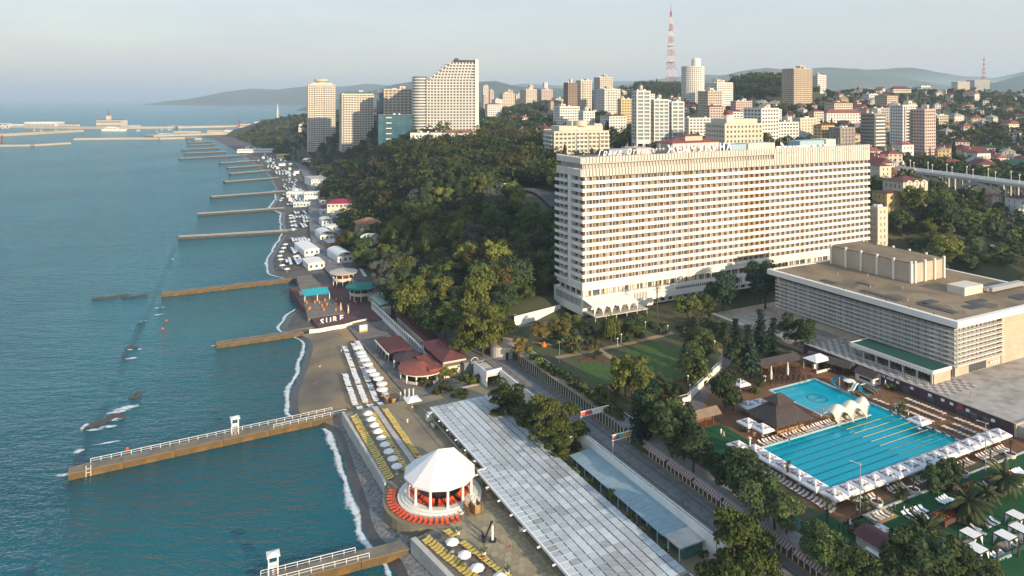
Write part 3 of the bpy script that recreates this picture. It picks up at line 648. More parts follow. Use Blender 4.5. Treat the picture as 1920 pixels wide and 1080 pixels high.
for i in range(16):
    uu, vv = random.uniform(219, 268), random.uniform(134, 196)
    if 242 < uu < 266 and 142 < vv: continue
    ph('felt_patch', pm_[i % 3], lambda m: m.prism([(uu+random.uniform(2, 5)*math.cos(q*1.05)*1.5, vv+random.uniform(2, 5)*math.sin(q*1.05)) for q in range(6)], 32.40, 32.405+.004*(i+1)))
for i in range(6): ph('vent_pipe', STEEL, lambda m: m.tube((222+i*4.5, 150+(i*17) % 40, 32.4), (222+i*4.5, 150+(i*17) % 40, 33.4), .18, None, 8))
fl = MB().tube((0,0,0), (0,-.0,.5), .05).box(-.2, .2, -.25, .1, .4, .6).mesh('floodlight', DARK)
for i in range(9): place('floodlight', fl, hall, (-1.2, 6+i*8, 17.6), R(90))
# green entrance canopy
og = (205, 130.5, 15)
cano = thingu('entrance_canopy', *og, 'green roofed entrance canopy with white edge along the concert hall', 'canopy')
pg = lambda n, mt, fn, **k: part(n, mt, fn, parent=cano, o=og, **k)
pg('roof', GREENROOF, lambda m: m.box(205.2, 213.8, 130.9, 158.3, 18.9, 19.0))
pg('edge', HW, lambda m: (m.box(204.9, 205.2, 130.6, 158.6, 18.2, 19.2), m.box(205.2, 214, 130.6, 130.9, 18.2, 19.2), m.box(205.2, 214, 158.3, 158.6, 18.2, 19.2)))
pg('end_wall', BRICK, lambda m: m.box(206, 214, 130.95, 131.3, 15, 18.3)); pg('back_wall', DGLASS, lambda m: m.box(213, 213.5, 131.4, 158, 15, 18.8))
cp = MB().box(-.2, .2, -.25, .25, 0, 3.2).mesh('column', PALEC)
for i in range(7): place('column', cp, cano, (.6, .9+i*4.5, 0))
tr = MB().box(-.05, .05, -.5, .5, -.35, 0).box(-.06, .06, -.12, .12, -.6, -.35).mesh('trim', HW)
for i in range(27): place('trim', tr, cano, (-.02, .6+i*1.03, 3.25))
pg('balustrade', PALEC, lambda m: (m.box(203.4, 203.6, 131, 158.5, 15.9, 16.05), [m.box(203.42, 203.58, 131+i*.7, 131.2+i*.7, 15, 15.9) for i in range(39)]))
# ================================================================= GROYNES
STONE = M('groyne_concrete', (.24,.20,.15), (.15,.13,.105), .25, rough=.9, bump=.4, bscale=1.5, c3=(.20,.165,.12), detail=8)
ALGAE = M('groyne_side', (.22,.125,.035), (.11,.075,.035), .3, rough=.9, bump=.5, bscale=1.5)
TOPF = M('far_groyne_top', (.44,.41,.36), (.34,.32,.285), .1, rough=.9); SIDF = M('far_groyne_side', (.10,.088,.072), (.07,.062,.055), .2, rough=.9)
def groyne(tip, root, w_, z, label, grp='groynes', h0=-3):
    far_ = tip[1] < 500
    (x0, y0, _), (x1, y1, _) = at(*tip, z), at(*root, z)
    L = math.hypot(x1-x0, y1-y0); a = math.atan2(y1-y0, x1-x0)
    g = thing('groyne', (x0, y0, 0), a, label, 'groyne', grp)
    n_ = max(3, int(L/11)); t = L/n_
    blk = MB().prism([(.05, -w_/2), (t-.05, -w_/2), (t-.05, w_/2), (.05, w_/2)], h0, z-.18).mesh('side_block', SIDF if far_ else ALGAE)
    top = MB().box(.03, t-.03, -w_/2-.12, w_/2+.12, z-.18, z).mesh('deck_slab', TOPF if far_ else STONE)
    for i in range(n_):
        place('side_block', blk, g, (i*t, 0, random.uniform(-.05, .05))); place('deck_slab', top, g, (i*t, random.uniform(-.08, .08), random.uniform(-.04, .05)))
    return g, L, a, (x0, y0)
GR = [((480,1092),(764,1020),3.4,1.9,'concrete groyne with twin railings at the bottom edge'),((128,882),(660,767),3.6,1.9,'long groyne with white railing and lifeguard tower'),
      ((405,643),(582,618),4.2,1.6,'short stone groyne before the white zigzag wall'),((302,549),(562,520),4.2,1.7,'groyne beside the turquoise roofed pavilion'),
      ((335,443),(578,429),6,1.8,'pale groyne beyond the long white beach pavilion'),((370,400),(578,386),6,1.8,'fifth groyne from the viewer, pale and narrow'),((395,368),(556,356),7,1.8,'sixth groyne, ending at a white awning'),
      ((420,340),(540,331),7,1.8,'seventh groyne, its tip lit yellow'),((431,325),(522,317),8,1.8,'eighth groyne along the far beach'),((426,314),(526,307),7,1.8,'groyne with a round concrete head'),((412,305),(490,300),8,1.8,'short far groyne with dark boulders'),
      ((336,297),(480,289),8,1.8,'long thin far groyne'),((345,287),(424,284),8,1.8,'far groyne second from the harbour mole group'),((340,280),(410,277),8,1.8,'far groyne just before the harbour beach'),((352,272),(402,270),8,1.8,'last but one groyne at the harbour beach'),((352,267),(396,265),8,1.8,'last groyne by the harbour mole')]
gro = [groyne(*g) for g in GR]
def railing(g, L0, L1, y, z, step=2.4, h=1.1):
    m = MB(); n_ = int((L1-L0)/step)
    for i in range(n_+1): m.box(L0+i*step-.05, L0+i*step+.05, y-.05, y+.05, z, z+h)
    m.box(L0, L0+n_*step, y-.05, y+.05, z+h, z+h+.09); m.box(L0, L0+n_*step, y-.03, y+.03, z+h*.5, z+h*.5+.06)
    return m.build('railing', WMETAL, g)
g0, L0, a0, _ = gro[0]; railing(g0, 1, L0-9, 1.5, 1.9); railing(g0, 1, L0-7, -1.5, 1.9)
g1, L1, a1, _ = gro[1]; railing(g1, 5, L1-5, 1.6, 1.9)
m = MB(); [m.box(4+i*1.1, 4.12+i*1.1, -1.95, -1.85, .0, 2.9) for i in range(2)]; m.box(4, 5.2, -1.95, -1.85, 1.0, 1.1); m.box(4, 5.2, -1.95, -1.85, 2.0, 2.1); m.build('ladder', WMETAL, g1)
railing(g1, L1-24, L1-2, -1.6, 1.9)
def lifeguard(g_, off, label):
    gx_, gy_ = g_[3]; a = g_[2]; p = (gx_+math.cos(a)*off-math.sin(a)*.4, gy_+math.sin(a)*off+math.cos(a)*.4, 1.9)
    t = thing('lifeguard_tower', p, a, label, 'lifeguard tower', 'lifeguard towers on the groynes')
    for sx in (-1, 1):
        for sy in (-1, 1): MB().box(sx*.9-.07, sx*.9+.07, sy*.8-.07, sy*.8+.07, 0, 4.6).build('leg', WMETAL, t)
    MB().box(-1.0, 1.0, -.9, .9, 2.4, 2.55).build('platform', WMETAL, t); MB().box(-.98, .98, -.85, -.8, 2.9, 3.4).build('side_board', WHITE, t)
    MB().box(-1.3, 1.3, -1.2, 1.2, 4.6, 4.75).hip(-1.3, 1.3, -1.2, 1.2, 4.75, .35, o=0).build('roof', WHITE, t)
    m_ = MB(); [m_.box(-.35, .35, -.95-.5*(1-i/6), -.9-.5*(1-i/6), i*.4, i*.4+.06) for i in range(6)]; m_.build('ladder', WMETAL, t)
    MB().ring(.5, -.92, .12, .28, 1.4, 1.45, 10).build('lifebuoy', M('buoy_red', (.55,.08,.04)), t)
lifeguard(gro[1], math.hypot(*(np.array(at(440,812,1.9)[:2])-np.array(gro[1][3]))), 'white lifeguard tower midway along the long railed groyne')
lifeguard(gro[0], math.hypot(*(np.array(at(512,1082,1.9)[:2])-np.array(gro[0][3]))), 'white lifeguard tower at the bottom edge of the picture')
# old breakwater stones, awash
ROCK = M('sea_rock', (.10,.075,.045), (.05,.045,.04), .6, rough=.6, bump=.8, bscale=2)
def rock_mesh(seed, n_=1):
    b = bmesh.new(); bmesh.ops.create_icosphere(b, subdivisions=2, radius=1)
    for v in b.verts:
        k = 1+.45*mnoise.noise(v.co*1.3+Vector((seed, 0, 0))); v.co = Vector((v.co.x*k, v.co.y*k, v.co.z*k*.5))
    me = bpy.data.meshes.new('sea_rock'); b.to_mesh(me); b.free(); me.materials.append(ROCK); return me
rk = [rock_mesh(s_*7.3) for s_ in range(4)]
RP = [(185,795,2.4),(205,785,3.6),(225,780,2.6),(168,800,1.6),(258,740,2.0),(250,746,1.2),(243,651,2.4),(252,650,1.6),(232,666,1.2),(270,603,1.0),(262,607,1.4),(320,486,1.2),(195,559,5),(215,557,4.5),(238,556,5),(262,555,4),(180,560,3),(300,577,1)]
for i, (a, b, s_) in enumerate(RP):
    x, y, _ = at(a, b, 0); o = place('sea_rock', rk[i % 4], None, (x, y, .05), i*1.3, scale=(s_*1.1, s_*.55, .55)); tag(o, 'brown rock of the sunken breakwater awash in the sea', 'rock', 'rocks of the sunken breakwater')
V, Fc, A = [], [], []
def foam_patch(px, py, sx, sy, a=0.0):
    x, y, _ = at(px, py, 0); n_ = 20; b0 = len(V); V.append((x, y, .09)); A.append(1.0)
    for ring, av in ((.55, .75), (1.15, 0.0)):
        for i in range(n_):
            t = 2*math.pi*i/n_; r_ = ring*(1+.4*mnoise.noise((math.cos(t)*1.6+px, math.sin(t)*1.6+py, 0))); dx, dy = sx*r_*math.cos(t), sy*r_*math.sin(t)
            V.append((x+dx*math.cos(a)-dy*math.sin(a), y+dx*math.sin(a)+dy*math.cos(a), .08)); A.append(av)
    for i in range(n_): j = (i+1) % n_; Fc.append((b0, b0+1+i, b0+1+j)); Fc.append((b0+1+i, b0+1+n_+i, b0+1+n_+j, b0+1+j))
for q in ((238,765,4.5,2.2,.6),(222,772,4,1.6,.5),(158,800,1.2,3.4,.1),(178,806,3.0,1.1,.3),(205,800,3,1.2,.2),(148,846,1.8,1.6,.6),(205,830,4,.7,.4),(247,672,2.6,1.6,.5),(262,655,1.4,.7,0),(243,656,1.8,.7,0),(270,602,1.6,.7,.3),(300,577,3,1.2,.4),(322,486,2,2,1.2),(298,590,3,1,.6),(404,648,3,1,.3),(122,890,3,1,.4),(210,786,4,2,.2)): foam_patch(*q)
foam_object('rock_foam', V, Fc, A, 'white water breaking over the sunken rocks')
# the sunken breakwater itself, a dark ragged band just under the surface
rm_ = bpy.data.materials.new('sunken_stone'); rm_.use_nodes = True; t_ = rm_.node_tree; b_ = t_.nodes['Principled BSDF']; b_.inputs['Base Color'].default_value = (.004,.026,.034,1); b_.inputs['Roughness'].default_value = .2; b_.inputs['IOR'].default_value = 1.33
tc_ = t_.nodes.new('ShaderNodeTexCoord'); n_ = t_.nodes.new('ShaderNodeTexNoise'); n_.inputs['Scale'].default_value = .16; n_.inputs['Detail'].default_value = 6; at_ = t_.nodes.new('ShaderNodeAttribute'); at_.attribute_name = 'core'; ma_ = t_.nodes.new('ShaderNodeMath'); ma_.operation = 'MULTIPLY_ADD'; ma_.inputs[1].default_value = .6; r_ = t_.nodes.new('ShaderNodeValToRGB'); r_.color_ramp.elements[0].position = .72; r_.color_ramp.elements[1].position = 1.05; r_.color_ramp.elements[1].color = (.26,.26,.26,1)
t_.links.new(tc_.outputs['Object'], n_.inputs['Vector']); t_.links.new(at_.outputs['Fac'], ma_.inputs[0]); t_.links.new(n_.outputs['Fac'], ma_.inputs[2]); t_.links.new(ma_.outputs[0], r_.inputs[0]); t_.links.new(r_.outputs[0], b_.inputs['Alpha'])
V, Fc, A = [], [], []; P_ = [at(a, b, 0) for a, b in ((40,1120),(70,1040),(105,955),(145,870),(185,790),(215,720),(240,660),(265,610),(290,560),(312,505),(328,462),(335,440))]
for i in range(len(P_)*4-3):
    k = min(i//4, len(P_)-2); f = i/4-k; x, y = lerp(P_[k][0], P_[k+1][0], f), lerp(P_[k][1], P_[k+1][1], f); b0 = len(V); w_ = 1.1+1.0*mnoise.noise((i*.5, 0, 0))
    for q, av in ((-2.2, 0), (-.7, 1), (.7, 1), (2.2, 0)): V.append((x+q*w_, y, .03)); A.append(av*min(1, max(.1, .6+.9*mnoise.noise((i*.35, 5, 0)))))
    if i: Fc += [(b0-4+j, b0-3+j, b0+1+j, b0+j) for j in range(3)]
o = foam_object('sunken_breakwater', V, Fc, A, 'dark ragged line of the sunken breakwater under the water'); o['category'] = 'breakwater'; o.data.materials.clear(); o.data.materials.append(rm_)
buoy = MB().lathe([(0,-.3),(.45,-.1),(.5,.2),(.2,.55),(0,.6)], n=8).mesh('buoy', M('buoy_orange', (.55,.10,.04)))
for i, (a, b) in enumerate(((305,617),(312,602),(387,316),(238,843))): tag(place('buoy', buoy, None, (*at(a, b)[:2], 0), scale=1.2), 'small red swimming buoy floating off the beach', 'buoy', 'swimming buoys')
# ================================================================= SUN LOUNGERS
def lounger_mesh(name, mat, L=1.95, w_=.62, back=.45):
    m = MB(); m.box(-L/2, L*.12, -w_/2, w_/2, .28, .36)
    m.add([(L*.12,-w_/2,.28),(L*.12,w_/2,.28),(L/2,w_/2,.28+back),(L/2,-w_/2,.28+back),(L*.12,-w_/2,.36),(L*.12,w_/2,.36),(L/2,w_/2,.36+back),(L/2,-w_/2,.36+back)], [(0,1,2,3),(7,6,5,4),(4,5,1,0),(3,2,6,7),(0,3,7,4),(2,1,5,6)])
    for sx in (-L*.38, L*.28):
        for sy in (-1, 1): m.box(sx-.04, sx+.04, sy*w_*.45-.04, sy*w_*.45+.04, 0, .28)
    return m.mesh(name, mat)
YEL = M('yellow_plastic', (.62,.46,.11), (.56,.42,.12), 2, rough=.5, rand=.1)
ORA = M('orange_plastic', (.75,.10,.03), (.66,.09,.03), 2, rough=.5, rand=.08)
LWH = M('white_plastic', (.74,.77,.79), (.68,.71,.73), 2, rough=.5, rand=.06)
LCR = M('cream_cushion', (.66,.58,.50), (.60,.52,.45), 2, rough=.8, rand=.07)
ly, lo_, lw_, lc = (lounger_mesh(nm_, q, w_=k_) for nm_, q, k_ in (('plastic_lounger', YEL, .74), ('plastic_lounger', ORA, .70), ('slatted_lounger', LWH, .84), ('cushioned_lounger', LCR, .66)))
TWN = ['blue', 'white', 'red', 'sand coloured']; TWL = [MB().box(-.5, .5, -.28, .28, 0, .03).mesh('beach_towel', M('towel_%d' % i, c, tuple(q*.8 for q in c), 4)) for i, c in enumerate(((.06,.16,.34),(.7,.7,.68),(.42,.06,.05),(.5,.38,.24)))]
def lay(me, u, v, z, rot, label, grp):
    o = place(me.name.split('.')[0], me, None, (*xy(u+random.uniform(-.12, .12), v+random.uniform(-.07, .07)), z), TH+rot+random.gauss(0, .05)); tag(o, label, 'sun lounger', grp)
    if random.random() < .07:
        k_ = random.randrange(4); a_ = TH+rot; x_, y_ = xy(u, v); tag(place('beach_towel', TWL[k_], None, (x_-.3*math.cos(a_), y_-.3*math.sin(a_), z+.365), a_+random.uniform(-.2, .2)), TWN[k_]+' towel left on a sun lounger', 'towel', TWN[k_]+' towels')
    return o
def row(me, a, b, n_, z, rot, label, grp, skip=()):
    for i in range(n_):
        if i in skip: continue
        t = i/max(1, n_-1); lay(me, lerp(a[0], b[0], t), lerp(a[1], b[1], t), z, rot, label, grp)
row(ly, (53.9,211.4), (53.2,173), 34, 3.94, 0, 'yellow lounger in the seaward row along the kerb', 'yellow loungers, seaward row')
row(ly, (59.4,211.4), (58.0,175), 33, 3.94, math.pi, 'yellow lounger in the row landward of the small white umbrellas', 'yellow loungers, umbrella row')
row(ly, (63.6,211.8), (63.0,180), 29, 3.9, math.pi, 'yellow lounger in the row above the steps, behind the gazebo', 'yellow loungers, upper row')
row(ly, (52.9,145.6), (61.4,113), 32, 3.94, .28, 'yellow lounger in the lower seaward row beside the sea wall', 'lower yellow loungers, seaward row')
row(ly, (57.9,146.4), (66.2,116), 29, 3.94, .28+math.pi, 'yellow lounger in the lower row next to the hexagon paving', 'lower yellow loungers, landward row', (3, 4))
for i in range(21):
    a = R(146+i*6.2); lay(lo_, 62+11.6*math.cos(a), 161+11.6*math.sin(a), 3.92, a+math.pi, 'orange lounger in the arc outside the gazebo', 'orange loungers outside the gazebo')
for i in range(26):
    a = R(150+i*8.2)
    if i % 6 == 5: continue
    lay(lo_, 62+6.1*math.cos(a), 161+6.1*math.sin(a), 4.97, a+math.pi, 'orange lounger in the ring under the gazebo roof', 'orange loungers under the gazebo')
for i in range(6): lay(ly, 74.4, 178-i*3.4, 3.9, R(90)*(i % 2), 'yellow lounger under the edge of the slatted pergola', 'yellow loungers at the pergola')
# steps between the rows
m = MB((60.6, 176, 3.9)); m.box(60.55, 61.0, 176, 215.5, 3.9, 4.25); m.box(61.0, 62.2, 176, 215.5, 3.9, 4.08); tag(meshu('deck_steps', m, PALEC, 60.6, 176, 3.9), 'long concrete step between the yellow lounger rows', 'steps')
WLB = [('leftmost', 0, 222, 249), ('second', 3.3, 222.5, 277), ('third', 6.8, 222, 279)]
for nm, du, va, vb in WLB:
    n_ = int((vb-va)/1.22)
    for i in range(n_):
        if i % 13 == 12: continue
        v = va+i*1.22; lay(lw_, 57.0+du+(v-222)*.118, v, 2.75, math.pi, 'white lounger in the %s column on the sand' % nm, 'white loungers, %s column' % nm)
for i in range(46):
    v = 219+i*1.33; lay(lw_, 67.6+(v-222)*.085, v, 2.78, math.pi, 'white lounger in the column beside the large round umbrellas', 'white loungers by the round umbrellas')
for i in range(3): [lay(lw_, 57.6+i*3.4, 219.6-j*.9, 2.75, math.pi, 'white lounger in the short row nearest the railed groyne', 'white loungers nearest the groyne') for j in range(3)]
m = MB((66, 219, 2.7)); m.prism([(64.7,218),(66.0,218),(71.2,281),(69.9,281)], 2.6, 2.78); tag(meshu('boardwalk', m, WOOD, 66, 219, 2.7), 'brown boardwalk between the white lounger columns', 'boardwalk')
# ================================================================= UMBRELLAS
def umbrella(name, r_, h, mat, label, n_=8, rise=.75, group=None, square=False, over=.18):
    t = thing(name, (0, 0, -500), 0, label, 'umbrella', group)
    m_ = MB()
    if square:
        c = [(-r_,-r_),(r_,-r_),(r_,r_),(-r_,r_)]
        m_.add([(x, y, h) for x, y in c]+[(0, 0, h+rise)]+[(x, y, h-over) for x, y in c], [(0,1,4),(1,2,4),(2,3,4),(3,0,4),(5,6,1,0),(6,7,2,1),(7,8,3,2),(8,5,0,3)])
    else:
        m_.lathe([(r_, h-over), (r_, h), (r_*.5, h+rise*.62), (0.02, h+rise)], n=n_)
    m_.build('canopy', mat, t); MB().tube((0,0,0), (0,0,h+rise*.9), .045).build('pole', WMETAL, t)
    MB().box(-.35, .35, -.35, .35, 0, .12).build('base', WHITE, t)
    KIDS[t.name] = list(t.children) or [o for o in col.objects if o.parent == t]
    return t
class Pool_:           # hand out the prototype itself first, then copies of it
    def __init__(s, proto): s.p = proto; s.first = True
    def put(s, loc, rz=0, label=None, group=None, scale=None):
        if s.first:
            s.first = False; o = s.p; o.location = loc; o.rotation_euler = (0, 0, rz)
            if label: o['label'] = label
            if group: o['group'] = group
            if scale is not None: o.scale = (scale,)*3
            return o
        return clone(s.p, loc, rz, label, group, scale)
um = Pool_(umbrella('beach_umbrella', 1.45, 2.1, FABRIC, 'small white umbrella', group='small white beach umbrellas'))
for i in range(9):
    t = i/8; um.put((*xy(lerp(57.2, 55.6, t), lerp(207.6, 174.6, t)), 3.93), .3*i, ORD[i]+' small white umbrella of nine, counted towards the gazebo', 'nine small umbrellas')
for i, q in enumerate(((848,1012),(871,1036),(895,1060),(937,1078))):
    u, v = uv(*q, 6.4); um.put((*xy(u, v), 3.93), .4*i, ['white umbrella nearest the gazebo steps among the lower yellow loungers','second white umbrella below the gazebo steps','third white umbrella below the gazebo steps','white umbrella cut by the bottom edge'][i], 'lower beach umbrellas')
ur = Pool_(umbrella('parasol', 1.85, 2.3, FABRIC, 'large round parasol', n_=14, rise=.35))
for i, (a, b) in enumerate(((498,402),(525,446),(537,476),(557,505),(583,547),(608,599),(640,630),(672,665),(702,710),(705,757))):
    u, v = uv(560+a/4.5, 560+b/4.5, 5.3); ur.put((*xy(u, v), 2.8), random.random(), ORD[i]+' large flat round parasol beside the white loungers, counted from the far end', 'round parasols by the white loungers')
sq = umbrella('square_umbrella', 2.3, 2.5, FABRIC, 'single square white umbrella beside the changing cubicles', square=True, rise=.9)
u, v = uv(773, 748, 6.4); sq.location = (*xy(u, v), 3.9); sq.rotation_euler = (0, 0, TH)
# ================================================================= GAZEBO
gz = thingu('gazebo', 62, 161, 3.9, 'big white twelve sided tent roofed gazebo on a round white base', 'gazebo')
for i, (r0, z) in enumerate(((10.1, .38), (9.2, .70), (8.5, 1.02))): MB().lathe([(0, z), (r0, z), (r0, z-.4)], n=48).build('base_step', HW, gz)
MB().lathe([(0, 1.05), (6.9, 1.05), (6.9, 1.0)], n=40).build('carpet', M('purple_carpet', (.075,.045,.055), (.055,.035,.042), 1.5), gz)
clm = MB().lathe([(.42,1.0),(.42,1.3),(.33,1.35),(.33,5.3),(.42,5.4),(.42,5.7)], n=12).mesh('column', HW, smooth=True)
for i in range(12):
    a = R(172.6+30*i); place('column', clm, gz, (7.75*math.cos(a), 7.75*math.sin(a), 0))
m = MB(); n_ = 12; ev = [(8.7*math.cos(R(172.6+30*i)), 8.7*math.sin(R(172.6+30*i))) for i in range(n_)]
tops = [(-.5, 0, 11.1), (3.6, -.2, 10.7)]
for i in range(n_):
    a, b = ev[i], ev[(i+1) % n_]; ta = tops[1] if a[0] > 2.2 else tops[0]; tb_ = tops[1] if b[0] > 2.2 else tops[0]
    if ta == tb_: m.add([(*a, 5.75), (*b, 5.75), ta], [(0, 1, 2)])
    else: m.add([(*a, 5.75), (*b, 5.75), tb_, ta], [(0, 1, 2, 3)])
    m.add([(*a, 5.75), (*b, 5.75), (*b, 5.3), (*a, 5.3)], [(3, 2, 1, 0)])
m.build('tent_roof', M('tent_white', (.70,.69,.68), (.66,.65,.64), .8, rough=.7), gz)
m = MB((66.3, 150.6, 3.9)); [m.box(61.2+i*.9, 62.1+i*.9, 147.6, 150.6, 3.9-.9+i*.3, 3.9-.6+i*.3+.02) for i in range(3)]
tag(meshu('stair', m, PALEC, 66.3, 150.6, 3.9), 'short concrete stair at the foot of the gazebo', 'stair')
# wooden changing cubicles
def cubicle(u, v, z, label):
    t = thingu('changing_cubicle', u, v, z, label, 'cubicle', 'wooden changing cubicles')
    for dx in (-1.6, 0, 1.6):
        MB().box(dx-.05, dx+.05, -1.2, 1.2, .2, 2.1).build('panel', LWOOD, t)
        for dy in (-1.25, 1.25): MB().box(dx-.09, dx+.09, dy-.09, dy+.09, 0, 2.2).build('post', WOOD, t)
    MB().box(-1.6, 0, 1.15, 1.25, .2, 2.1).build('panel', LWOOD, t); MB().box(0, 1.6, -1.25, -1.15, .2, 2.1).build('panel', LWOOD, t)
u, v = uv(886, 960, 4); cubicle(u, v, 3.9, 'wooden changing cubicle beside the gazebo base')
u, v = uv(733, 752, 4); cubicle(u, v, 3.0, 'wooden changing cubicle at the end of the white loungers')
# big iron anchor leaning on a white post
x, y, _ = at(917, 1014, 4); an = thing('anchor', (x, y, 3.93), 0, 'large black iron anchor propped on a white post on the deck', 'anchor')
IRON = M('black_iron', (.018,.02,.028), rough=.5)
MB().bar((-1.0,0,.3), (.5,.1,4.0), .32, .32).build('shank', IRON, an)
MB().bar((-1.0,-.9,.35), (-1.0,.9,.35), .5, .45).build('crown', IRON, an)
for s_ in (-1, 1):
    #MB().add([( -1.0,s_*.9,.1),(-1.5,s_*1.0,.5),(-1.75,s_*.75,2.0),(-1.2,s_*.6,.7),(-1.0,s_*.55,.3),(-1.3,s_*.5,.6)], [(0,1,2,3),(3,2,5,4),(0,3,4),(1,0,4,5),(1,5,2)]) if False else None
    MB().prism([(-1.5,s_*.8-.12),(-1.0,s_*.8-.12),(-1.0,s_*.8+.12),(-1.5,s_*.8+.12)], .2, 2.0, [(-1.66,s_*.8-.03),(-1.58,s_*.8-.03),(-1.58,s_*.8+.03),(-1.66,s_*.8+.03)]).build('fluke', IRON, an)
MB().bar((.35,-1.0,3.7), (.35,1.0,3.7), .22, .22).build('stock', IRON, an); MB().ring(.55, .1, .18, .34, 4.05, 4.2, 12).build('shackle', IRON, an)
MB().prism([(.55,-.25),(1.0,-.25),(1.0,.25),(.55,.25)], 0, 3.4).build('post', HW, an); MB().box(.1, 1.5, -.6, .6, 0, .35).build('block', IRON, an)
# potted plants on the deck
def pot(px, py, z, label, k=1.0, zz=None):
    x, y, _ = at(px, py, z); t = thing('potted_plant', (x, y, z), random.random()*6, label, 'plant pot', 'potted plants on the deck')
    MB().lathe([(.38*k,0),(.52*k,.75*k),(.46*k,.75*k),(.40*k,.6*k),(0,.6*k)], n=10).build('pot', HW, t)
    m_ = MB()
    for i in range(26):
        a = random.random()*6.28; r_ = random.uniform(.3, .9)*k; h = random.uniform(.6, 1.7)*k
        m_.add([(0,0,.6*k),(r_*math.cos(a+.2),r_*math.sin(a+.2),h),(r_*math.cos(a-.2),r_*math.sin(a-.2),h)], [(0,1,2)])
    m_.build('foliage', M('pot_leaf', (.05,.09,.03), (.08,.11,.04), 3), t)
for i, q in enumerate(((859,1001,'beside the gazebo stair'),(907,1041,'beside the lower yellow loungers'),(951,1077,'near the bottom edge of the deck'),(914,918,'under the pergola step'),(979,995,'under the lower pergola edge'),(813,800,'near the upper pergola corner'),(861,853,'under the upper pergola edge'))):
    pot(q[0], q[1], 3.93, 'white pot with a green plant '+q[2], 1.1 if i < 3 else 1.5)
# ================================================================= PERGOLA
pe = thingu('pergola', 72.3, 108, 3.9, 'very long pergola roofed with pale translucent panels over the sun deck', 'pergola')
OP = (72.3, 108, 3.9)
PB = M('pergola_beam', (.20,.20,.19), (.26,.25,.24), .5)
def pan_mat(n, c, c2): return M(n, c, c2, .9, rough=.45, rand=.16, stretch=(1, 6, 1))
PANS = [pan_mat('panel_pale', (.50,.55,.57), (.43,.47,.50)), pan_mat('panel_mid', (.44,.47,.48), (.36,.39,.41)), pan_mat('panel_worn', (.26,.28,.29), (.42,.44,.45))]
PU, PV = 2.12, 1.92
def edge(v): return 74.6 if v > 161.5 else 72.3
meshes = [MB().box(0, PU-.24, 0, PV-.10, 0, .05).mesh('roof_panel', q) for q in PANS]
cells = []
for i in range(10):
    for j in range(48):
        u = 72.4+i*PU; v = 108.6+j*PV
        if u+PU < edge(v)+1.2 and v > 161: continue
        if v < 116 and u > 86-(116-v)*.3 and False: continue
        nv = mnoise.noise((i*.33, j*.16, 2)); q = 2 if nv > .28 else (1 if nv > -.05 else 0)
        if random.random() < .12: q = random.choice((0, 1, 2))
        cells.append((u, v, q, j))
cells.sort(key=lambda c: c[1])
rest = MB()
for n_, (u, v, q, j) in enumerate(cells):
    z = 3.05+(u-72.3)*.012+random.uniform(-.015, .015)
    if n_ < 300: place('roof_panel', meshes[q], pe, (u-OP[0], v-OP[1], z))
    else: add_mesh(rest, meshes[q], (u-OP[0], v-OP[1], z)); rest.mi[-6:] = [q]*6
rest.build('roof_panels', PANS, pe, kind='stuff')
for j in range(49):
    v = 108.6+j*PV-.06; MB(OP).box(edge(v)-.3, 93.7, v-.035, v+.035, 6.93, 7.03).build('purlin', WMETAL, pe)
for i in range(11):
    u = 72.4+i*PU-.07; MB(OP).box(u-.07, u+.07, 104 if i > 8 else 108.2, 200.9, 6.62, 6.92).build('beam', PB, pe)
MB(OP).box(72.0, 72.35, 104, 161.4, 6.5, 7.1).build('fascia', WMETAL, pe); MB(OP).box(74.2, 74.55, 161.6, 200.9, 6.5, 7.1).build('fascia', WMETAL, pe); MB(OP).box(72.0, 74.5, 161.42, 161.6, 6.5, 7.1).build('fascia', WMETAL, pe)
stub = MB().box(-.9, .1, -.12, .12, 0, .3).mesh('bracket', WMETAL)
for i in range(15): v = 110+i*6.3; place('bracket', stub, pe, (edge(v)-OP[0]-.3, v-OP[1], 2.6))
cpo = MB().box(-.16, .16, -.16, .16, 0, 2.7).mesh('column', WMETAL)
for i in range(16):
    for u in (75.6, 83.5, 92): place('column', cpo, pe, (u-OP[0], 2+i*6.0, 0))
for i in range(5): MB(OP).box(86.5+i*1.75, 86.75+i*1.75, 98, 108.1, 6.7, 7.0).build('open_rafter', WMETAL, pe)
for i in range(3): MB(OP).box(86, 93.8, 99.5+i*3.2, 99.8+i*3.2, 6.7-.32, 6.69).build('open_rafter', WMETAL, pe)
# stacked beds and screens under the pergola edge
m = MB((76, 199, 3.9)); m.box(72.6, 74, 198.6, 200.2, 3.9, 6.2); tag(meshu('white_curtain', m, FABRIC, 76, 199, 3.9), 'white cloth side curtain at the far pergola corner', 'curtain')
# ================================================================= BLUE-ROOFED PAVILION UNDER THE ROAD
OB = (97, 115, 3.9); bp_ = thingu('shop_pavilion', *OB, 'long low pavilion with faded blue metal roof below the road wall', 'pavilion')
MB(OB).box(98.2, 103.6, 115.5, 158.2, 3.9, 6.6).build('wall', M('teal_wall', (.05,.17,.18), (.10,.20,.19), .5), bp_)
BLR = M('blue_metal', (.26,.36,.40), (.20,.29,.33), .4, rough=.5, stretch=(1, 4, 1))
for j in range(22):
    v = 120.2+j*1.73; MB(OB).add([(96.8,v,6.72),(103.7,v,7.12),(103.7,v+1.70,7.12),(96.8,v+1.70,6.72),(96.8,v,6.62),(103.7,v,7.02),(103.7,v+1.70,7.02),(96.8,v+1.70,6.62)], [(0,1,2,3),(0,3,7,4),(0,4,5,1),(3,2,6,7)]).build('roof_sheet', BLR, bp_)
MB(OB).box(96.9, 103.7, 114.8, 120.1, 6.7, 7.0).build('flat_roof', PALEC, bp_)
pz = MB().box(-.08, .08, -.08, .08, 0, 2.8).mesh('post', WMETAL)
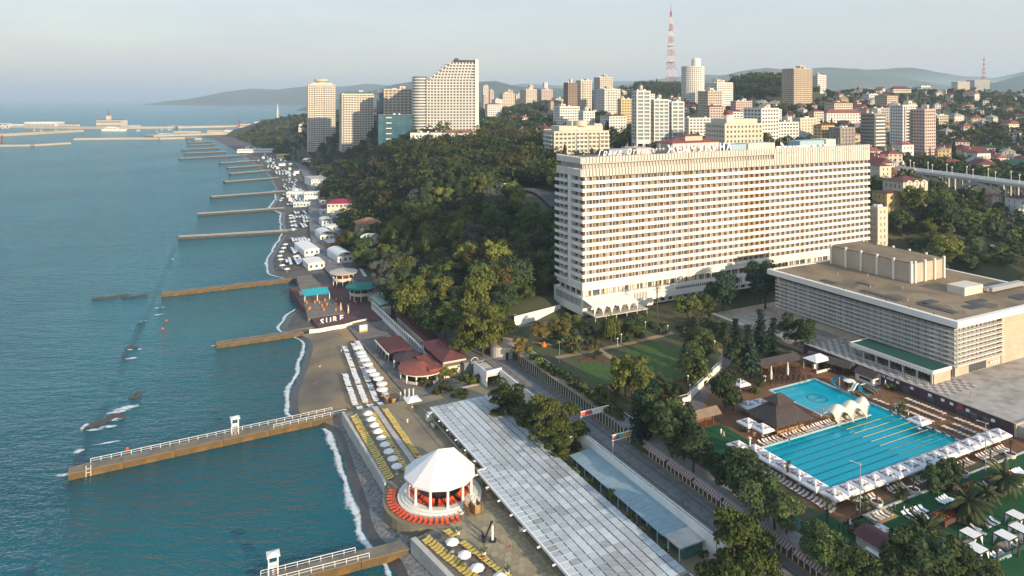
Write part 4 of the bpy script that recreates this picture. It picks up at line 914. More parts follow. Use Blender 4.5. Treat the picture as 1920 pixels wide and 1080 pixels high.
for j in range(12): place('post', pz, bp_, (.2, .4+j*3.6, 0))
shw = MB().box(-.05, .05, -1.3, 1.3, 0, 1.8).mesh('shop_window', GLASS)
for j in range(12): place('shop_window', shw, bp_, (1.18, 3+j*3.4, .6))
# road parapet, gates, kiosks
OQ = (103.8, 60, 8); rp = thingu('road_parapet', *OQ, 'white parapet wall along the seaward side of the upper road', 'parapet')
MB(OQ).box(103.5, 103.85, 60, 170, 3.0, 8.9).build('wall', WHITE, rp)
MB(OQ).box(103.9, 104.05, 60, 170, 9.25, 9.4).build('rail', WMETAL, rp); MB(OQ).box(103.92, 104.03, 60, 170, 9.0, 9.08).build('rail', WMETAL, rp)
rpp = MB().box(-.05, .05, -.05, .05, 0, 1.3).mesh('baluster', WMETAL)
for j in range(55): place('baluster', rpp, rp, (.18, .5+2*j, 0))
bx_ = MB().box(-.3, .3, -.5, .5, 0, .45).mesh('planter', DARK)
for j in range(9): tag(place('planter_box', bx_, None, (*xy(104.6, 72+j*10.5), 8.0), TH), 'dark planter box along the road parapet', 'planter', 'planters along the road')
MB(OQ).prism([(103.4,170),(103.9,170),(103.9,177),(103.4,177)], 3, 8.9).build('screen', M('frosted_screen', (.45,.48,.49)), rp)
for seg in ((900,688,940,690),): pass
OR_ = (97, 214, 3); ra = thingu('ramp', *OR_, 'white walled underpass and ramp between beach restaurant and road', 'ramp')
MB(OR_).add([(98.5,213,7.2),(104,213,8.6),(104,213,9.6),(98.5,213,9.3),(98.5,213.4,7.2),(104,213.4,8.6),(104,213.4,9.6),(98.5,213.4,9.3)], [(0,1,2,3),(7,6,5,4),(3,2,6,7),(0,3,7,4),(1,5,6,2),(0,4,5,1)]).build('side_wall', WHITE, ra)
MB(OR_).box(103.4, 103.9, 178, 213.4, 3, 9.1).build('retaining_wall', WHITE, ra); MB(OR_).box(99, 103.3, 212.9, 224, 7.4, 8.0).build('deck', PALEC, ra); MB(OR_).box(98.6, 99.0, 213.5, 224, 3.05, 9.0).build('pier', WHITE, ra)
# spiral stair
u, v = uv(1072, 845, 4); OS = (100.4, 166.4, 3.9); sp = thingu('spiral_stair', *OS, 'white spiral stair winding round a pale column beside the road', 'spiral stair')
MB().lathe([(0,6.6),(.8,6.6),(.8,0)], n=16).build('column', WHITE, sp)
for i in range(20):
    a = i*.42; MB().prism([(.8*math.cos(a),.8*math.sin(a)),(2.4*math.cos(a),2.4*math.sin(a)),(2.4*math.cos(a+.42),2.4*math.sin(a+.42)),(.8*math.cos(a+.42),.8*math.sin(a+.42))], .2*i, .2*i+.12).build('tread', PALEC, sp)
    MB().tube((2.38*math.cos(a),2.38*math.sin(a),.2*i+.1), (2.38*math.cos(a),2.38*math.sin(a),.2*i+1.1), .03).build('baluster', WMETAL, sp)
MB().ring(0, 0, 2.3, 2.5, 4.1, 4.6, 24).build('landing_rim', WHITE, sp); MB().box(.5, 3.4, -1.2, 1.2, 4.0, 4.1).build('landing', PALEC, sp)
def arch(v, label, cols, words):
    t = thingu('street_arch', 104.4, v, 8, label, 'arch', 'banner arches over the road')
    for du in (0, 8.9): MB().box(du-.1, du+.1, -.1, .1, 0, 6.0).build('post', STEEL, t)
    MB().box(-.2, 9.2, -.12, .12, 5.9, 6.05).build('beam', WMETAL, t); MB().box(-.2, 9.2, -.12, .12, 4.55, 4.68).build('beam', WMETAL, t)
    n_ = len(cols)
    for i, c in enumerate(cols): MB().box(9*i/n_+.02, 9*(i+1)/n_-.02, -.06, .06, 4.7, 5.88).build('banner', M('banner_%d%d%d' % tuple(int(q*99) for q in c), c, tuple(min(1, q*1.3+.03) for q in c), 1.5), t)
    if words:
        me = text_mesh(words, .8, .02, 0, .02); me.materials.clear(); me.materials.append(M('lettering_pale', (.75,.70,.55))); o = place('lettering', me, t, (2.4, -.09, 5.0)); o.rotation_euler = (R(90), 0, 0)
arch(164.5, 'arch with red and white banner across the upper road', [(.50,.08,.05),(.50,.08,.05),(.62,.62,.58),(.60,.64,.55),(.66,.64,.6)], None)
arch(149.5, 'arch with colourful picture banner across the upper road', [(.45,.12,.05),(.05,.18,.22),(.12,.35,.35),(.50,.33,.08),(.45,.28,.08),(.30,.40,.25),(.35,.35,.40),(.30,.12,.25),(.10,.25,.28)], None)
# kiosks: a continuous row of glazed shop fronts carrying the garden path
def kiosks(v0, v1, label, awning):
    o_ = (113, v0, 8); t = thingu('kiosk_row', *o_, label, 'kiosks')
    MB(o_).box(113.6, 116.2, v0, v1, 8, 11.5).build('body', GREYC, t); MB(o_).box(112.7, 116.4, v0, v1, 11.5, 11.97).build('roof', M('kiosk_roof', (.30,.29,.28), (.22,.22,.21), .8), t)
    MB(o_).box(112.85, 113.6, v0, v1, 8.0, 8.35).build('sill', LWOOD, t)
    w_ = 1.42; n_ = int((v1-v0)/w_)
    gm_ = [MB().box(0, .06, .06, w_-.1, .4, 3.2).mesh('shop_window', q) for q in (GLASS, DGLASS, M('blue_pane', (.10,.22,.26), (.06,.14,.18), .5, rough=.15), M('shop_goods', (.30,.26,.2), (.12,.16,.2), 3.0))]  # panes vary at random; the last is toned like goods on display
    fr = MB().box(-.06, .1, -.09, .09, .35, 3.45).mesh('mullion', WHITE)
    for i in range(n_): place('shop_window', random.choice(gm_), t, (.08, i*w_+.02, 0)); place('mullion', fr, t, (0, i*w_, 0))
    MB(o_).box(112.75, 113.3, v0, v1, 11.2, 11.5).build('lintel', PINKB, t)
    if awning:
        aw = [MB().add([(-1.15,0,2.75),(.1,0,3.55),(.1,.35,3.55),(-1.15,.35,2.75),(-1.15,0,2.55),(-1.15,.35,2.55)], [(0,1,2,3),(4,0,3,5)]).mesh('awning_stripe', q) for q in (M('awning_white', (.46,.41,.39)), M('awning_red', (.27,.11,.10)))]
        for i in range(int((v1-v0)/.36)):
            if (i*.36) % 9.5 > 8.9: continue
            place('awning_stripe', aw[i % 2], t, (-.1, i*.36, 0))
    else: MB(o_).box(116.25, 116.4, v0, v1, 12.7, 12.82).build('handrail', WMETAL, t); [MB(o_).box(116.28, 116.36, v0+i*2.5, v0+i*2.5+.08, 11.97, 12.7).build('baluster', WMETAL, t) for i in range(int((v1-v0)/2.5))]
    return t
kiosks(154, 220, 'row of glazed kiosks under the garden path, upper stretch', False)
kiosks(62, 148, 'row of kiosks with red striped awnings along the lower road', True)
# gatehouse at the end of the kiosks
t = thingu('gatehouse', 109, 224, 8, 'round fronted cream gatehouse at the top of the upper road', 'gatehouse')
MB().lathe([(0,4.3),(4.6,4.3),(4.6,0)], 2.5, 3, 24).build('wall', PLASTER, t); MB().lathe([(0,4.75),(4.8,4.75),(4.8,4.3),(4.5,4.3)], 2.5, 3, 24).build('roof', M('gate_roof', (.35,.26,.2)), t)
MB().box(1.2, 2.2, -1.75, -1.5, .1, 2.5).build('door', DGLASS, t); MB().box(3.4, 4.8, -1.3, -1.0, 1.2, 2.4).build('window', DGLASS, t)
# ================================================================= POOL TERRACE
def deckrect(u0, u1, v0, v1, mat=DECKW, z=12.02): return flat('pool_deck', [(u0,v0),(u1,v0),(u1,v1),(u0,v1)], z-.06, mat, th=.06)
flat('pool_deck', [(127,100),(134,100),(134,172),(127,172)], 11.97, DECKW, th=.05)
flat('pool_deck', [(134,100),(199.5,100),(199.5,108.4),(134,108.4)], 11.97, DECKW, th=.05)
flat('pool_deck', [(183.9,108.4),(199.5,108.4),(199.5,172),(183.9,172)], 11.97, DECKW, th=.05)
flat('pool_deck', [(134,130.4),(165.2,130.4),(165.2,172),(134,172)], 11.97, DECKW, th=.05)
flat('pool_deck', [(165.2,154.8),(183.9,154.8),(183.9,172),(165.2,172)], 11.97, DECKW, th=.05)
flat('pool_island', [(165.2,130.4),(177.2,130.4),(177.2,133.6),(174.0,136.0),(165.2,136.0)], 11.97, LWOOD, th=.06)
slab('pool_base', 127, 199.6, 60, 172.2, 0, 9.6, GREYC)
# basin and water
TILE = M('pool_tile', (.004,.88,.92), (.006,.92,.95), .6, rough=.4); WTILE = M('white_tile', (.62,.70,.72), rough=.4)
OPL = (134, 108.4, 9.9)
po_ = thingu('swimming_pool', *OPL, 'large turquoise fifty metre swimming pool joined to a smaller basin', 'pool')
BAS = [(134,183.9,108.4,130.4),(165.2,183.9,136.0,154.8),(177.2,183.9,130.4,136.0)]
for b in BAS: MB(OPL).box(b[0], b[1], b[2], b[3], 9.62, 11.25).build('basin_floor', TILE, po_)
m = MB(OPL)
for x0, y0, x1, y1 in ((134,108.4,183.9,108.4),(183.9,108.4,183.9,154.8),(183.9,154.8,165.2,154.8),(165.2,154.8,165.2,136),(165.2,136,177.2,136),(177.2,136,177.2,130.4),(177.2,130.4,134,130.4),(134,130.4,134,108.4)):
    m.bar((x0,y0,11.55), (x1,y1,11.55), .12, .7)
m.build('basin_wall', TILE, po_)
m = MB(OPL)
for x0, y0, x1, y1 in ((133.6,108.1,184.2,108.1),(184.2,107.9,184.2,155.2),(184.4,155.1,164.9,155.1),(164.9,155.3,164.9,136.2),(177.2,130.5,133.6,130.65),(133.7,130.8,133.7,107.9)):
    m.bar((x0,y0,12.06), (x1,y1,12.06), .55, .12)
m.build('coping', M('pool_coping', (.62,.64,.63), (.54,.56,.56), .8), po_)
LD = M('lane_dark', (.02,.07,.09)); LY = M('lane_yellow', (.55,.47,.20)); 
for i in range(8):
    v = 110.8+i*2.45
    MB(OPL).box(136, 181.5, v+1.15, v+1.30, 11.252, 11.26).build('lane_line', M('lane_floor', (.01,.30,.40)), po_)
    MB(OPL).box(134.1, 164, v-.055, v+.055, 11.83, 11.92).build('lane_rope', LD, po_); MB(OPL).box(164, 183.8, v-.07, v+.07, 11.83, 11.92).build('lane_rope', LY, po_)
    MB(OPL).box(183.5, 184.2, v+.8, v+1.5, 12.1, 12.7).build('starting_block', TEAL, po_)
m = MB(OPL); m.ring(174.5, 146, 2.6, 2.95, 11.255, 11.27, 40); [m.ring(172.9+i*1.1, 146, .4, .55, 11.255, 11.27, 14) for i in range(4)]; m.build('floor_emblem', M('emblem_blue', (.02,.14,.22)), po_)
for i in range(3): MB(OPL).box(166.5, 172, 137+i*1.4, 138.2+i*1.4, 11.2, 11.75-i*.15).build('basin_step', WTILE, po_)
wm = bpy.data.materials.new('pool_water'); wm.use_nodes = True; t_ = wm.node_tree; t_.nodes.clear()
o_ = t_.nodes.new('ShaderNodeOutputMaterial'); tr_ = t_.nodes.new('ShaderNodeBsdfTransparent'); gl_ = t_.nodes.new('ShaderNodeBsdfGlossy'); mx_ = t_.nodes.new('ShaderNodeMixShader'); fr_ = t_.nodes.new('ShaderNodeFresnel')
tr_.inputs[0].default_value = (.80,1,1,1); gl_.inputs['Roughness'].default_value = .05; gl_.inputs['Color'].default_value = (.62,.90,1,1); fr_.inputs[0].default_value = 1.25
n_ = t_.nodes.new('ShaderNodeTexNoise'); n_.inputs['Scale'].default_value = 1.4; n_.inputs['Detail'].default_value = 4; bq = t_.nodes.new('ShaderNodeBump'); bq.inputs['Strength'].default_value = .25
tcc = t_.nodes.new('ShaderNodeTexCoord'); t_.links.new(tcc.outputs['Object'], n_.inputs['Vector']); t_.links.new(n_.outputs['Fac'], bq.inputs['Height']); t_.links.new(bq.outputs[0], gl_.inputs['Normal']); t_.links.new(bq.outputs[0], fr_.inputs['Normal'])
t_.links.new(fr_.outputs[0], mx_.inputs[0]); t_.links.new(tr_.outputs[0], mx_.inputs[1]); t_.links.new(gl_.outputs[0], mx_.inputs[2]); t_.links.new(mx_.outputs[0], o_.inputs[0])
m = MB(OPL)
for b in BAS: m.quad((b[0],b[2],11.86),(b[1],b[2],11.86),(b[1],b[3],11.86),(b[0],b[3],11.86))
m.build('water', wm, po_)
# small side basins with little bridges
for i, (a, c) in enumerate(((185.4, 139.5), (190.6, 140.6))):
    q = thingu('paddling_pool', a, c, 11.95, ['paddling basin between the two little bridges', 'paddling basin under the lettered wall'][i], 'pool')
    MB().box(0, 4.6, 0, 4.6, -.02, .12).build('basin', M('paddling_tile', (.05,.33,.36)), q); MB().box(-.2, 4.8, 4.6, 4.9, 0, .3).build('rim', HW, q); MB().quad((.1,.1,.16),(4.5,.1,.16),(4.5,4.5,.16),(.1,4.5,.16)).build('water', wm, q)
for i, (a, c) in enumerate(((184.2, 137.2), (190.0, 138.6))):
    q = thingu('footbridge', a, c, 11.95, ['small arched footbridge at the main pool corner', 'small arched footbridge between the paddling basins'][i], 'bridge')
    for s_ in (0, 1.5):
        mm = MB(); [mm.bar((s_*0+s_, 6*k/8, .9*math.sin(math.pi*k/8)+.3), (s_, 6*(k+1)/8, .9*math.sin(math.pi*(k+1)/8)+.3), .22, .5) for k in range(8)]; mm.build('side_rail', LWOOD, q)
    mm = MB(); [mm.bar((.75, 6*k/8, .9*math.sin(math.pi*k/8)), (.75, 6*(k+1)/8, .9*math.sin(math.pi*(k+1)/8)), 1.4, .12) for k in range(8)]; mm.build('deck', WOOD, q)
# turf
flat('turf', [(124.5,128),(136.2,128),(136.2,145),(124.5,145)], 11.97, GRASSA, th=.09, label='green artificial lawn beside the thatched bar')
flat('turf', [(120,86),(199,86),(199,99.4),(127,99.4),(127,104),(120,104)], 11.97, GRASSA, th=.07, label='strip of green artificial lawn below the umbrellas')
flat('turf', [(126,60),(199,60),(199,85.98),(126,85.98)], 11.97, GRASSA, th=.05, label='green lawn with planters and cabanas at the lower right')
m = MB((133,99.5,11.9)); m.box(133, 199, 99.42, 99.9, 11.9, 12.25); tag(meshu('kerb', m, PALEC, 133, 99.5, 11.9), 'pale kerb between the planted strip and the lower lawn', 'kerb')
flat('planting_strip', [(136,100),(190,100),(190,101.6),(136,101.6)], 12.0, SOIL, th=.06)
# retaining wall of the plaza
OWL = (199.0, 105.4, 12); rw = thingu('retaining_wall', *OWL, 'dark plum coloured wall below the plaza behind the pool loungers', 'wall')
PLUM = M('plum_render', (.075,.045,.065), (.058,.036,.052), .3, rough=.8)
MB(OWL).box(199.0, 199.58, 105.4, 172, 9, 15.4).build('wall', PLUM, rw); MB(OWL).box(199.0, 215, 104.9, 105.38, 9, 15.35).build('end_wall', BRICK, rw); MB(OWL).box(206, 210, 104.8, 104.9, 12.05, 14.2).build('garage_door', DGLASS, rw)
MB(OWL).box(198.9, 199.7, 105.4, 172, 15.4, 15.5).build('cap', GREYC, rw)
acw = MB().box(-.3, 0, -.45, .45, 0, .7).mesh('air_conditioner', WMETAL)
for v, z in ((137.5,14.2),(133,14.1),(127.6,14.1),(123.9,14.1),(121.4,14),(117,13.9),(110.5,13.8)): place('air_conditioner', acw, rw, (-.02, v-105.4, z-12))
wdr = MB().box(-.06, 0, -.9, .9, 0, 1.9).mesh('window', GLASS)
for v in (127.5, 119.4, 118.0, 115.5, 112.2, 134.9): place('window', wdr, rw, (-.02, v-105.4, .35))
def wall_text(body, v, z, size, mat, shear=0.0):
    me = text_mesh(body, size, .03, shear, .03); me.materials.clear(); me.materials.append(mat); o = place('lettering', me, rw, (-.06, v-105.4, z-12)); o.rotation_euler = (R(90), 0, R(-90))
wall_text('Fitness club', 142.3, 14.35, 1.5, LET, .3)
wall_text('88', 119.2, 14.0, 1.5, M('sign_red', (.65,.02,.03)))
# ---- square umbrellas with printed panels
AMP = M('umbrella_print', (.05,.05,.06)); AMR = M('umbrella_red', (.45,.05,.04))
pu = umbrella('pool_umbrella', 2.165, 2.15, M('umbrella_cloth', (.66,.66,.67), (.60,.60,.62), .8, rough=.8), 'square umbrella', square=True, rise=1.35, over=.35)
amt = text_mesh('AMSTEL', .62, .004, 0, .02); amt.materials.clear(); amt.materials.append(AMP)
lgm = MB().ring(0, 0, .17, .25, 0, .01, 12).box(-.12, .12, -.05, .05, 0, .012).mesh('emblem', AMR)
sl_a = math.atan2(1.35, 2.12)
cn = [o for o in col.objects if o.parent == pu and o.name.startswith('canopy')][0]
for q in range(4):
    a = q*math.pi/2; rx = Matrix.Rotation(a, 4, 'Z') @ Matrix.Translation((0, -1.46, 2.15+.425+.03)) @ Matrix.Rotation(sl_a, 4, 'X')
    o = place('lettering', amt, cn); o.matrix_local = rx
    rx = Matrix.Rotation(a, 4, 'Z') @ Matrix.Translation((0, -.86, 2.15+.81+.03)) @ Matrix.Rotation(sl_a, 4, 'X')
    o = place('emblem', lgm, cn); o.matrix_local = rx
KIDS[cn.name] = [o for o in col.objects if o.parent == cn]
PUM = Pool_(pu)
for i in range(15): PUM.put((*xy(131.4+i*4.36, 105.6), 12.0), TH, ORD[i]+' printed umbrella along the near pool edge, counted from the left corner', 'printed umbrellas, near pool edge')
for i in range(5): PUM.put((*xy(130.9, 110.1+i*4.36), 12.0), TH, ORD[i]+' printed umbrella up the left pool edge, counted from the corner', 'printed umbrellas, left pool edge')
for i, (q, z) in enumerate((((1403,789),14.6),((1430,799),14.6),((1402,756),14.6),((1425,752),14.6),((1388,715),14.6),((1385,832),14.6),((1723,785),14.6),((1656,995),14.4),((1680,1012),14.4))):
    u, v = uv(*q, z); PUM.put((*xy(u, v), 12.0), TH, ['printed umbrella at the outer corner of the bar terrace','printed umbrella over the round bar tables','printed umbrella behind the thatched bar, left one','printed umbrella behind the thatched bar, right one','single printed umbrella by the garden ramp','printed umbrella half hidden by trees left of the pool','printed umbrella over the loungers below the plum wall','printed umbrella beside the small maroon roofed hut','printed umbrella partly hidden by bare branches'][i], 'printed umbrellas elsewhere')
# ---- thatched bar
ob = (149.4, 137.2, 12); bar_ = thingu('thatched_bar', *ob, 'open sided bar under a dark two tiered pyramid roof between the pools', 'bar')
TH_ = M('dark_thatch', (.075,.06,.058), (.05,.042,.042), 1.2, rough=.95, bump=.6, bscale=6)
MB().hip(-6.6, 6.6, -5.4, 5.4, 3.0, 3.6, o=.1, k=4.2).build('lower_roof', TH_, bar_); MB().hip(-3.2, 3.2, -2.6, 2.6, 7.0, 1.9, o=0, k=2.55).build('upper_roof', TH_, bar_); MB().box(-2.2, 2.2, -1.2, 1.2, 6.4, 7.05).build('lantern', WOOD, bar_)
for i in range(4):
    for j in (-4.9, 4.9): MB().box(-6+i*4-.12, -6+i*4+.12, j-.12, j+.12, 0, 3.1).build('post', WOOD, bar_)
MB().box(-5, 5, -3.8, -3.2, 0, 1.1).build('counter', LWOOD, bar_); MB().box(-4, 4, -2.6, 3, 0, 2.6).build('back_bar', WOOD, bar_)
rt = MB().lathe([(0,.76),(.55,.76),(.55,.70),(.06,.70),(.06,.02),(.3,0)], n=12).mesh('round_table', M('table_top', (.55,.47,.36)))
for i, q in enumerate(((1394,798),(1402,805),(1414,811),(1438,812))):
    u, v = uv(*q, 12.7); tag(place('round_table', rt, None, (*xy(u, v), 12.02)), 'small round table by the bar umbrellas', 'table', 'round bar tables')
# ---- tensile canopy
q = thingu('tensile_canopy', 163.2, 129.4, 12, 'cream double vaulted tensile canopy over the pool island', 'canopy')
V = []; Fc = []; nu, nv = 40, 14
for i in range(nu+1):
    s_ = i/nu; c = abs(math.sin(math.pi*s_*2.5))
    for j in range(nv+1):
        t = j/nv; env = math.sin(math.pi*min(1, max(0, t*.86+.10)))**.75
        z = (4.3*env)*(.62+.38*c)+.25; z *= (.25+.75*c) if t < .06 else 1
        front = max(0, 1-t/.30); z = z*(1-front)+front*(3.2*c**.8+.05)
        V.append((s_*13.4, .2+t*5.6+.8*front*(c-.5), z))
for i in range(nu):
    for j in range(nv): Fc.append((i*(nv+1)+j, (i+1)*(nv+1)+j, (i+1)*(nv+1)+j+1, i*(nv+1)+j+1))
me = bpy.data.meshes.new('membrane'); me.from_pydata(V, [], Fc); me.polygons.foreach_set('use_smooth', [True]*len(Fc)); me.update(); me.materials.append(M('membrane', (.74,.69,.55), (.68,.63,.50), .8, rough=.6))
place('membrane', me, q)
for s_ in (0, .4, .8, 1.0): MB().tube((s_*13.4, 5.6, 0), (s_*13.4, 5.0, 3.0), .07).build('mast', WMETAL, q)
# ---- pool loungers
row(lc, (137.6,131.9), (151.5,131.6), 13, 12.03, R(100), 'cream lounger in the bank row in front of the thatched bar', 'loungers before the bar', (6,))
row(lc, (152.8,131.8), (163.5,132.0), 11, 12.03, R(98), 'cream lounger in the bank row left of the tensile canopy', 'loungers left of the tensile canopy')
row(lc, (164.8,130.9), (175.6,131.2), 13, 12.03, R(98), 'cream lounger under the front of the tensile canopy', 'loungers under the tensile canopy')
for j, (u, a, b, n_) in enumerate(((187.6,130.5,108.6,22),(191.3,129.5,108.2,22),(195.4,132.5,107.5,24))):
    row(lc, (u,a), (u,b), n_, 12.03, R(172), 'cream lounger in the %s row below the plum wall' % ('pool side', 'middle', 'wall side')[j], 'loungers below the plum wall, %s row' % ('pool side', 'middle', 'wall side')[j], (11, 12))
row(lc, (186.6,136.2), (186.8,132.6), 4, 12.03, R(172), 'cream lounger in the group of four by the footbridge', 'loungers by the footbridge')
row(lc, (135.5,102.9), (190,102.6), 46, 12.03, R(95), 'cream lounger in the row behind the near umbrella line', 'loungers behind the near umbrellas', (6, 7, 8, 14, 15, 25, 26, 34, 35))
row(lc, (128.4,103.6), (128.2,126), 21, 12.03, R(4), 'cream lounger in the row left of the pool umbrellas', 'loungers left of the umbrellas')
row(lc, (133.6,97.9), (138.2,97.6), 5, 12.06, R(97), 'cream lounger on the small timber stage beside the lone palm', 'loungers on the timber stage')
flat('timber_stage', [(132.8,96.3),(139.6,96.3),(139.6,99.3),(132.8,99.3)], 12.03, LWOOD, th=.05)
row(lc, (127.9,98.6), (126.8,97.6), 2, 12.05, R(40), 'cream lounger at the corner under the trees', 'corner loungers')
row(lw_, (124.6,127.2), (128,121), 6, 12.05, R(20), 'white lounger half hidden by trees left of the pool', 'loungers under the left trees')
for i, (a, b, n_, px_, py_, qx, qy) in enumerate(((0,0,5,1700,968,1732,956),(0,0,4,1718,984,1744,975),(0,0,7,1778,965,1808,951),(0,0,4,1764,942,1780,935),(0,0,3,1832,924,1842,918),(0,0,4,1852,910,1870,903),(0,0,6,1896,892,1918,884),(0,0,6,1888,918,1918,906),(0,0,4,1842,936,1864,926),(0,0,3,1848,985,1866,978),(0,0,2,1830,992,1838,1000),(0,0,4,1866,1046,1886,1040),(0,0,2,1900,1022,1912,1016))):
    u0_, v0_ = uv(px_, py_, 12.2); u1_, v1_ = uv(qx, qy, 12.2)
    row(lw_, (u0_, v0_), (u1_, v1_), n_, 12.05, R(100+random.uniform(-15, 15)), 'white lounger in the %s cluster on the lower lawn' % ORD[i], 'lower lawn loungers, %s cluster' % ORD[i])
# ---- cabanas
def cabana(px, py, label):
    u, v = uv(px, py, 14.2); t = thingu('cabana', u, v, 12.02, label, 'cabana', 'curtained cabanas on the lower lawn')
    for sx in (-1.5, 1.5):
        for sy in (-1.5, 1.5):
            MB().box(sx-.07, sx+.07, sy-.07, sy+.07, 0, 2.4).build('post', DARK, t); s_ = -1 if sx < 0 else 1; c_ = -1 if sy < 0 else 1
            MB().add([(sx-s_*.02,sy*.98,2.3),(sx-s_*.9,sy*.98,2.3),(sx-s_*.25,sy*.98,1.0),(sx-s_*.02,sy*.98,.1)], [(0,1,2,3)]).add([(sx*.98,sy-c_*.02,2.3),(sx*.98,sy-c_*.9,2.3),(sx*.98,sy-c_*.25,1.0),(sx*.98,sy-c_*.02,.1)], [(0,1,2,3)]).build('curtain', FABRIC, t)
    for sx in (-1.5, 1.5): MB().box(sx-.08, sx+.08, -1.58, 1.58, 2.4, 2.52).build('rail', DARK, t); MB().box(-1.42, 1.42, sx-.08, sx+.08, 2.4, 2.52).build('rail', DARK, t)
    for i in range(4): MB().box(-1.4+i*.71, -1.4+i*.71+.66, -1.4, 1.4, 2.53, 2.58).build('roof_cloth', FABRIC, t)
    MB().box(-1.1, 1.1, -1.1, 1.1, 0, .45).build('bed', M('cabana_bed', (.30,.22,.2)), t)
for i, q in enumerate(((1820,1002),(1831,1030),(1885,1006),(1906,968),(1912,992))): cabana(q[0], q[1], ['curtained white cabana nearest the brick planter','curtained white cabana half behind the dark hedge','curtained white cabana with a small palm before it','curtained white cabana at the right edge, farthest back','curtained white cabana at the right edge, lower one'][i])
# brick planters with flowers
BRK = M('planter_brick', (.13,.06,.05), (.09,.045,.04), 1.2, rough=.9)
def planter(px0, py0, w_, d_, label):
    u, v = uv(px0, py0, 12); t = thingu('planter', u, v, 12.0, label, 'planter', 'brick planters on the lower lawn')
    for i in range(5):
        z = i*.24
        MB().box(0, w_, 0, .3, z+.01, z+.23).build('brick_course', BRK, t); MB().box(0, w_, d_-.3, d_, z+.01, z+.23).build('brick_course', BRK, t)
        MB().box(0, .3, .3, d_-.3, z+.012, z+.228).build('brick_course', BRK, t); MB().box(w_-.3, w_, .3, d_-.3, z+.012, z+.228).build('brick_course', BRK, t)
    MB().box(.3, w_-.3, .3, d_-.3, 0, 1.0).build('soil', SOIL, t)
    m_ = MB(); k_ = MB()
    for i in range(int(w_*d_*16)):
        x, y = random.uniform(.4, w_-.4), random.uniform(.4, d_-.4); h = random.uniform(.15, .6); a = random.random()*6.28; c, s_ = .25*math.cos(a), .25*math.sin(a)
        (k_ if mnoise.noise((x*.5+px0, y*.5, 0)) > .08 else m_).add([(x-c,y-s_,1),(x+c,y+s_,1),(x+s_,y-c,1+h)], [(0,1,2)])
    m_.build('greenery', M('planter_green', (.04,.07,.025), (.06,.09,.03), 2), t, kind='stuff'); k_.build('flowers', M('planter_flowers', (.30,.035,.02), (.36,.12,.02), 1.5), t, kind='stuff')
planter(1772, 990, 11, 3.4, 'brick planter with orange flowers beside the big palm'); planter(1828, 948, 8, 5, 'brick planter with red flowers below the far palm'); planter(1882, 925, 9, 4.5, 'brick planter at the right edge of the lawn'); planter(1712, 1022, 9, 3, 'brick planter with purple flowers above the dark shrubs')
# hut with maroon roof, screen fence
u, v = uv(1640, 1036, 12); h_ = thingu('garden_hut', u, v, 12, 'small cream hut with maroon pitched roof at the lower edge', 'hut')
MB().box(-2.2, 2.6, -2.4, 2.4, 0, 3.0).build('wall', PLASTER, h_); MB().gable(-2.2, 2.6, -2.4, 2.4, 3.0, 1.0, 'y', .5).build('roof', MAROON, h_); MB().box(-.2, .9, -2.5, -2.39, 0, 2.1).build('door', WHITE, h_); MB().box(1.2, 2.2, -2.5, -2.39, 1.1, 2.0).build('window', GLASS, h_)
MB().add([(1.0,-2.45,2.3),(2.4,-2.45,2.3),(2.4,-3.3,1.9),(1.0,-3.3,1.9)], [(0,1,2,3)]).build('awning', FABRIC, h_); MB().box(-3.6, -2.25, -3.8, -.4, 2.1, 2.2).build('porch_roof', WHITE, h_)
for i in range(5): u, v = uv(1600+i*8, 1024-i*6, 12); tag(place('pole_frame', MB().box(-.06,.06,-.06,.06,0,2.6).box(-.06,.06,0,3.2,2.5,2.6).box(-.06,.06,3.14,3.26,0,2.6).mesh('pole_frame', DARK), None, (*xy(u, v), 12), TH), 'black metal frame beside the small hut', 'frame', 'black frames by the hut')
x, y, _ = at(1690, 1085, 9); m = MB()
fp = [uv(1856, 1060, 12), uv(1990, 995, 12)]
wallstrip('screen_fence', fp[0], fp[1], .15, 9, 12.9, M('green_mesh', (.012,.06,.055), (.018,.075,.065), 1), 'dark green mesh fence at the lower right corner')
flat('sports_court', [(108,40),(200,40),(200,76),(141,78)], 8.6, M('court_green', (.02,.10,.09), (.025,.12,.10), .5), th=.4, label='teal sports court surface at the lower right corner')
flat('court_path', [(117.4,60),(120.6,60),(120.6,112),(117.4,118)], 11.97, MATS['court_green'], th=.04, label='narrow teal strip behind the kiosk roofs')
# ---- marquee, hut, thatched sheds, slides
u, v = uv(1533, 692, 12); q = thingu('marquee', u, v, 12, 'white square marquee at the back of the small basin', 'marquee')
MB().hip(-3.6, 3.6, -2.6, 2.6, 3.4, 1.5, o=.15, k=2.6).build('roof', FABRIC, q)
for sx in (-3.5, 3.5):
    for sy in (-2.5, 2.5): MB().box(sx-.12, sx+.12, sy-.12, sy+.12, 0, 3.4).build('post', STEEL, q)
MB().box(-3.5, 3.5, -2.6, -2.45, 0, .8).build('front_board', HW, q); MB().box(-1, 1, .5, 1.1, .0, 1.4).build('desk', HW, q)
u, v = uv(1628, 716, 12); q = thingu('pool_hut', u, v, 12, 'white hut with grey pitched roof against the plum wall', 'hut')
MB().box(-2, 2, -3, 3, 0, 2.4).build('wall', HW, q); MB().gable(-2, 2, -3, 3, 2.4, 1.5, 'y', .5).build('roof', TH_, q); MB().box(-2.06, -2.0, -2.2, 1.6, 1.0, 1.8).build('counter_opening', DGLASS, q); MB().box(-.9, .9, -3.06, -3.0, .9, 1.7).build('arch_opening', DGLASS, q)
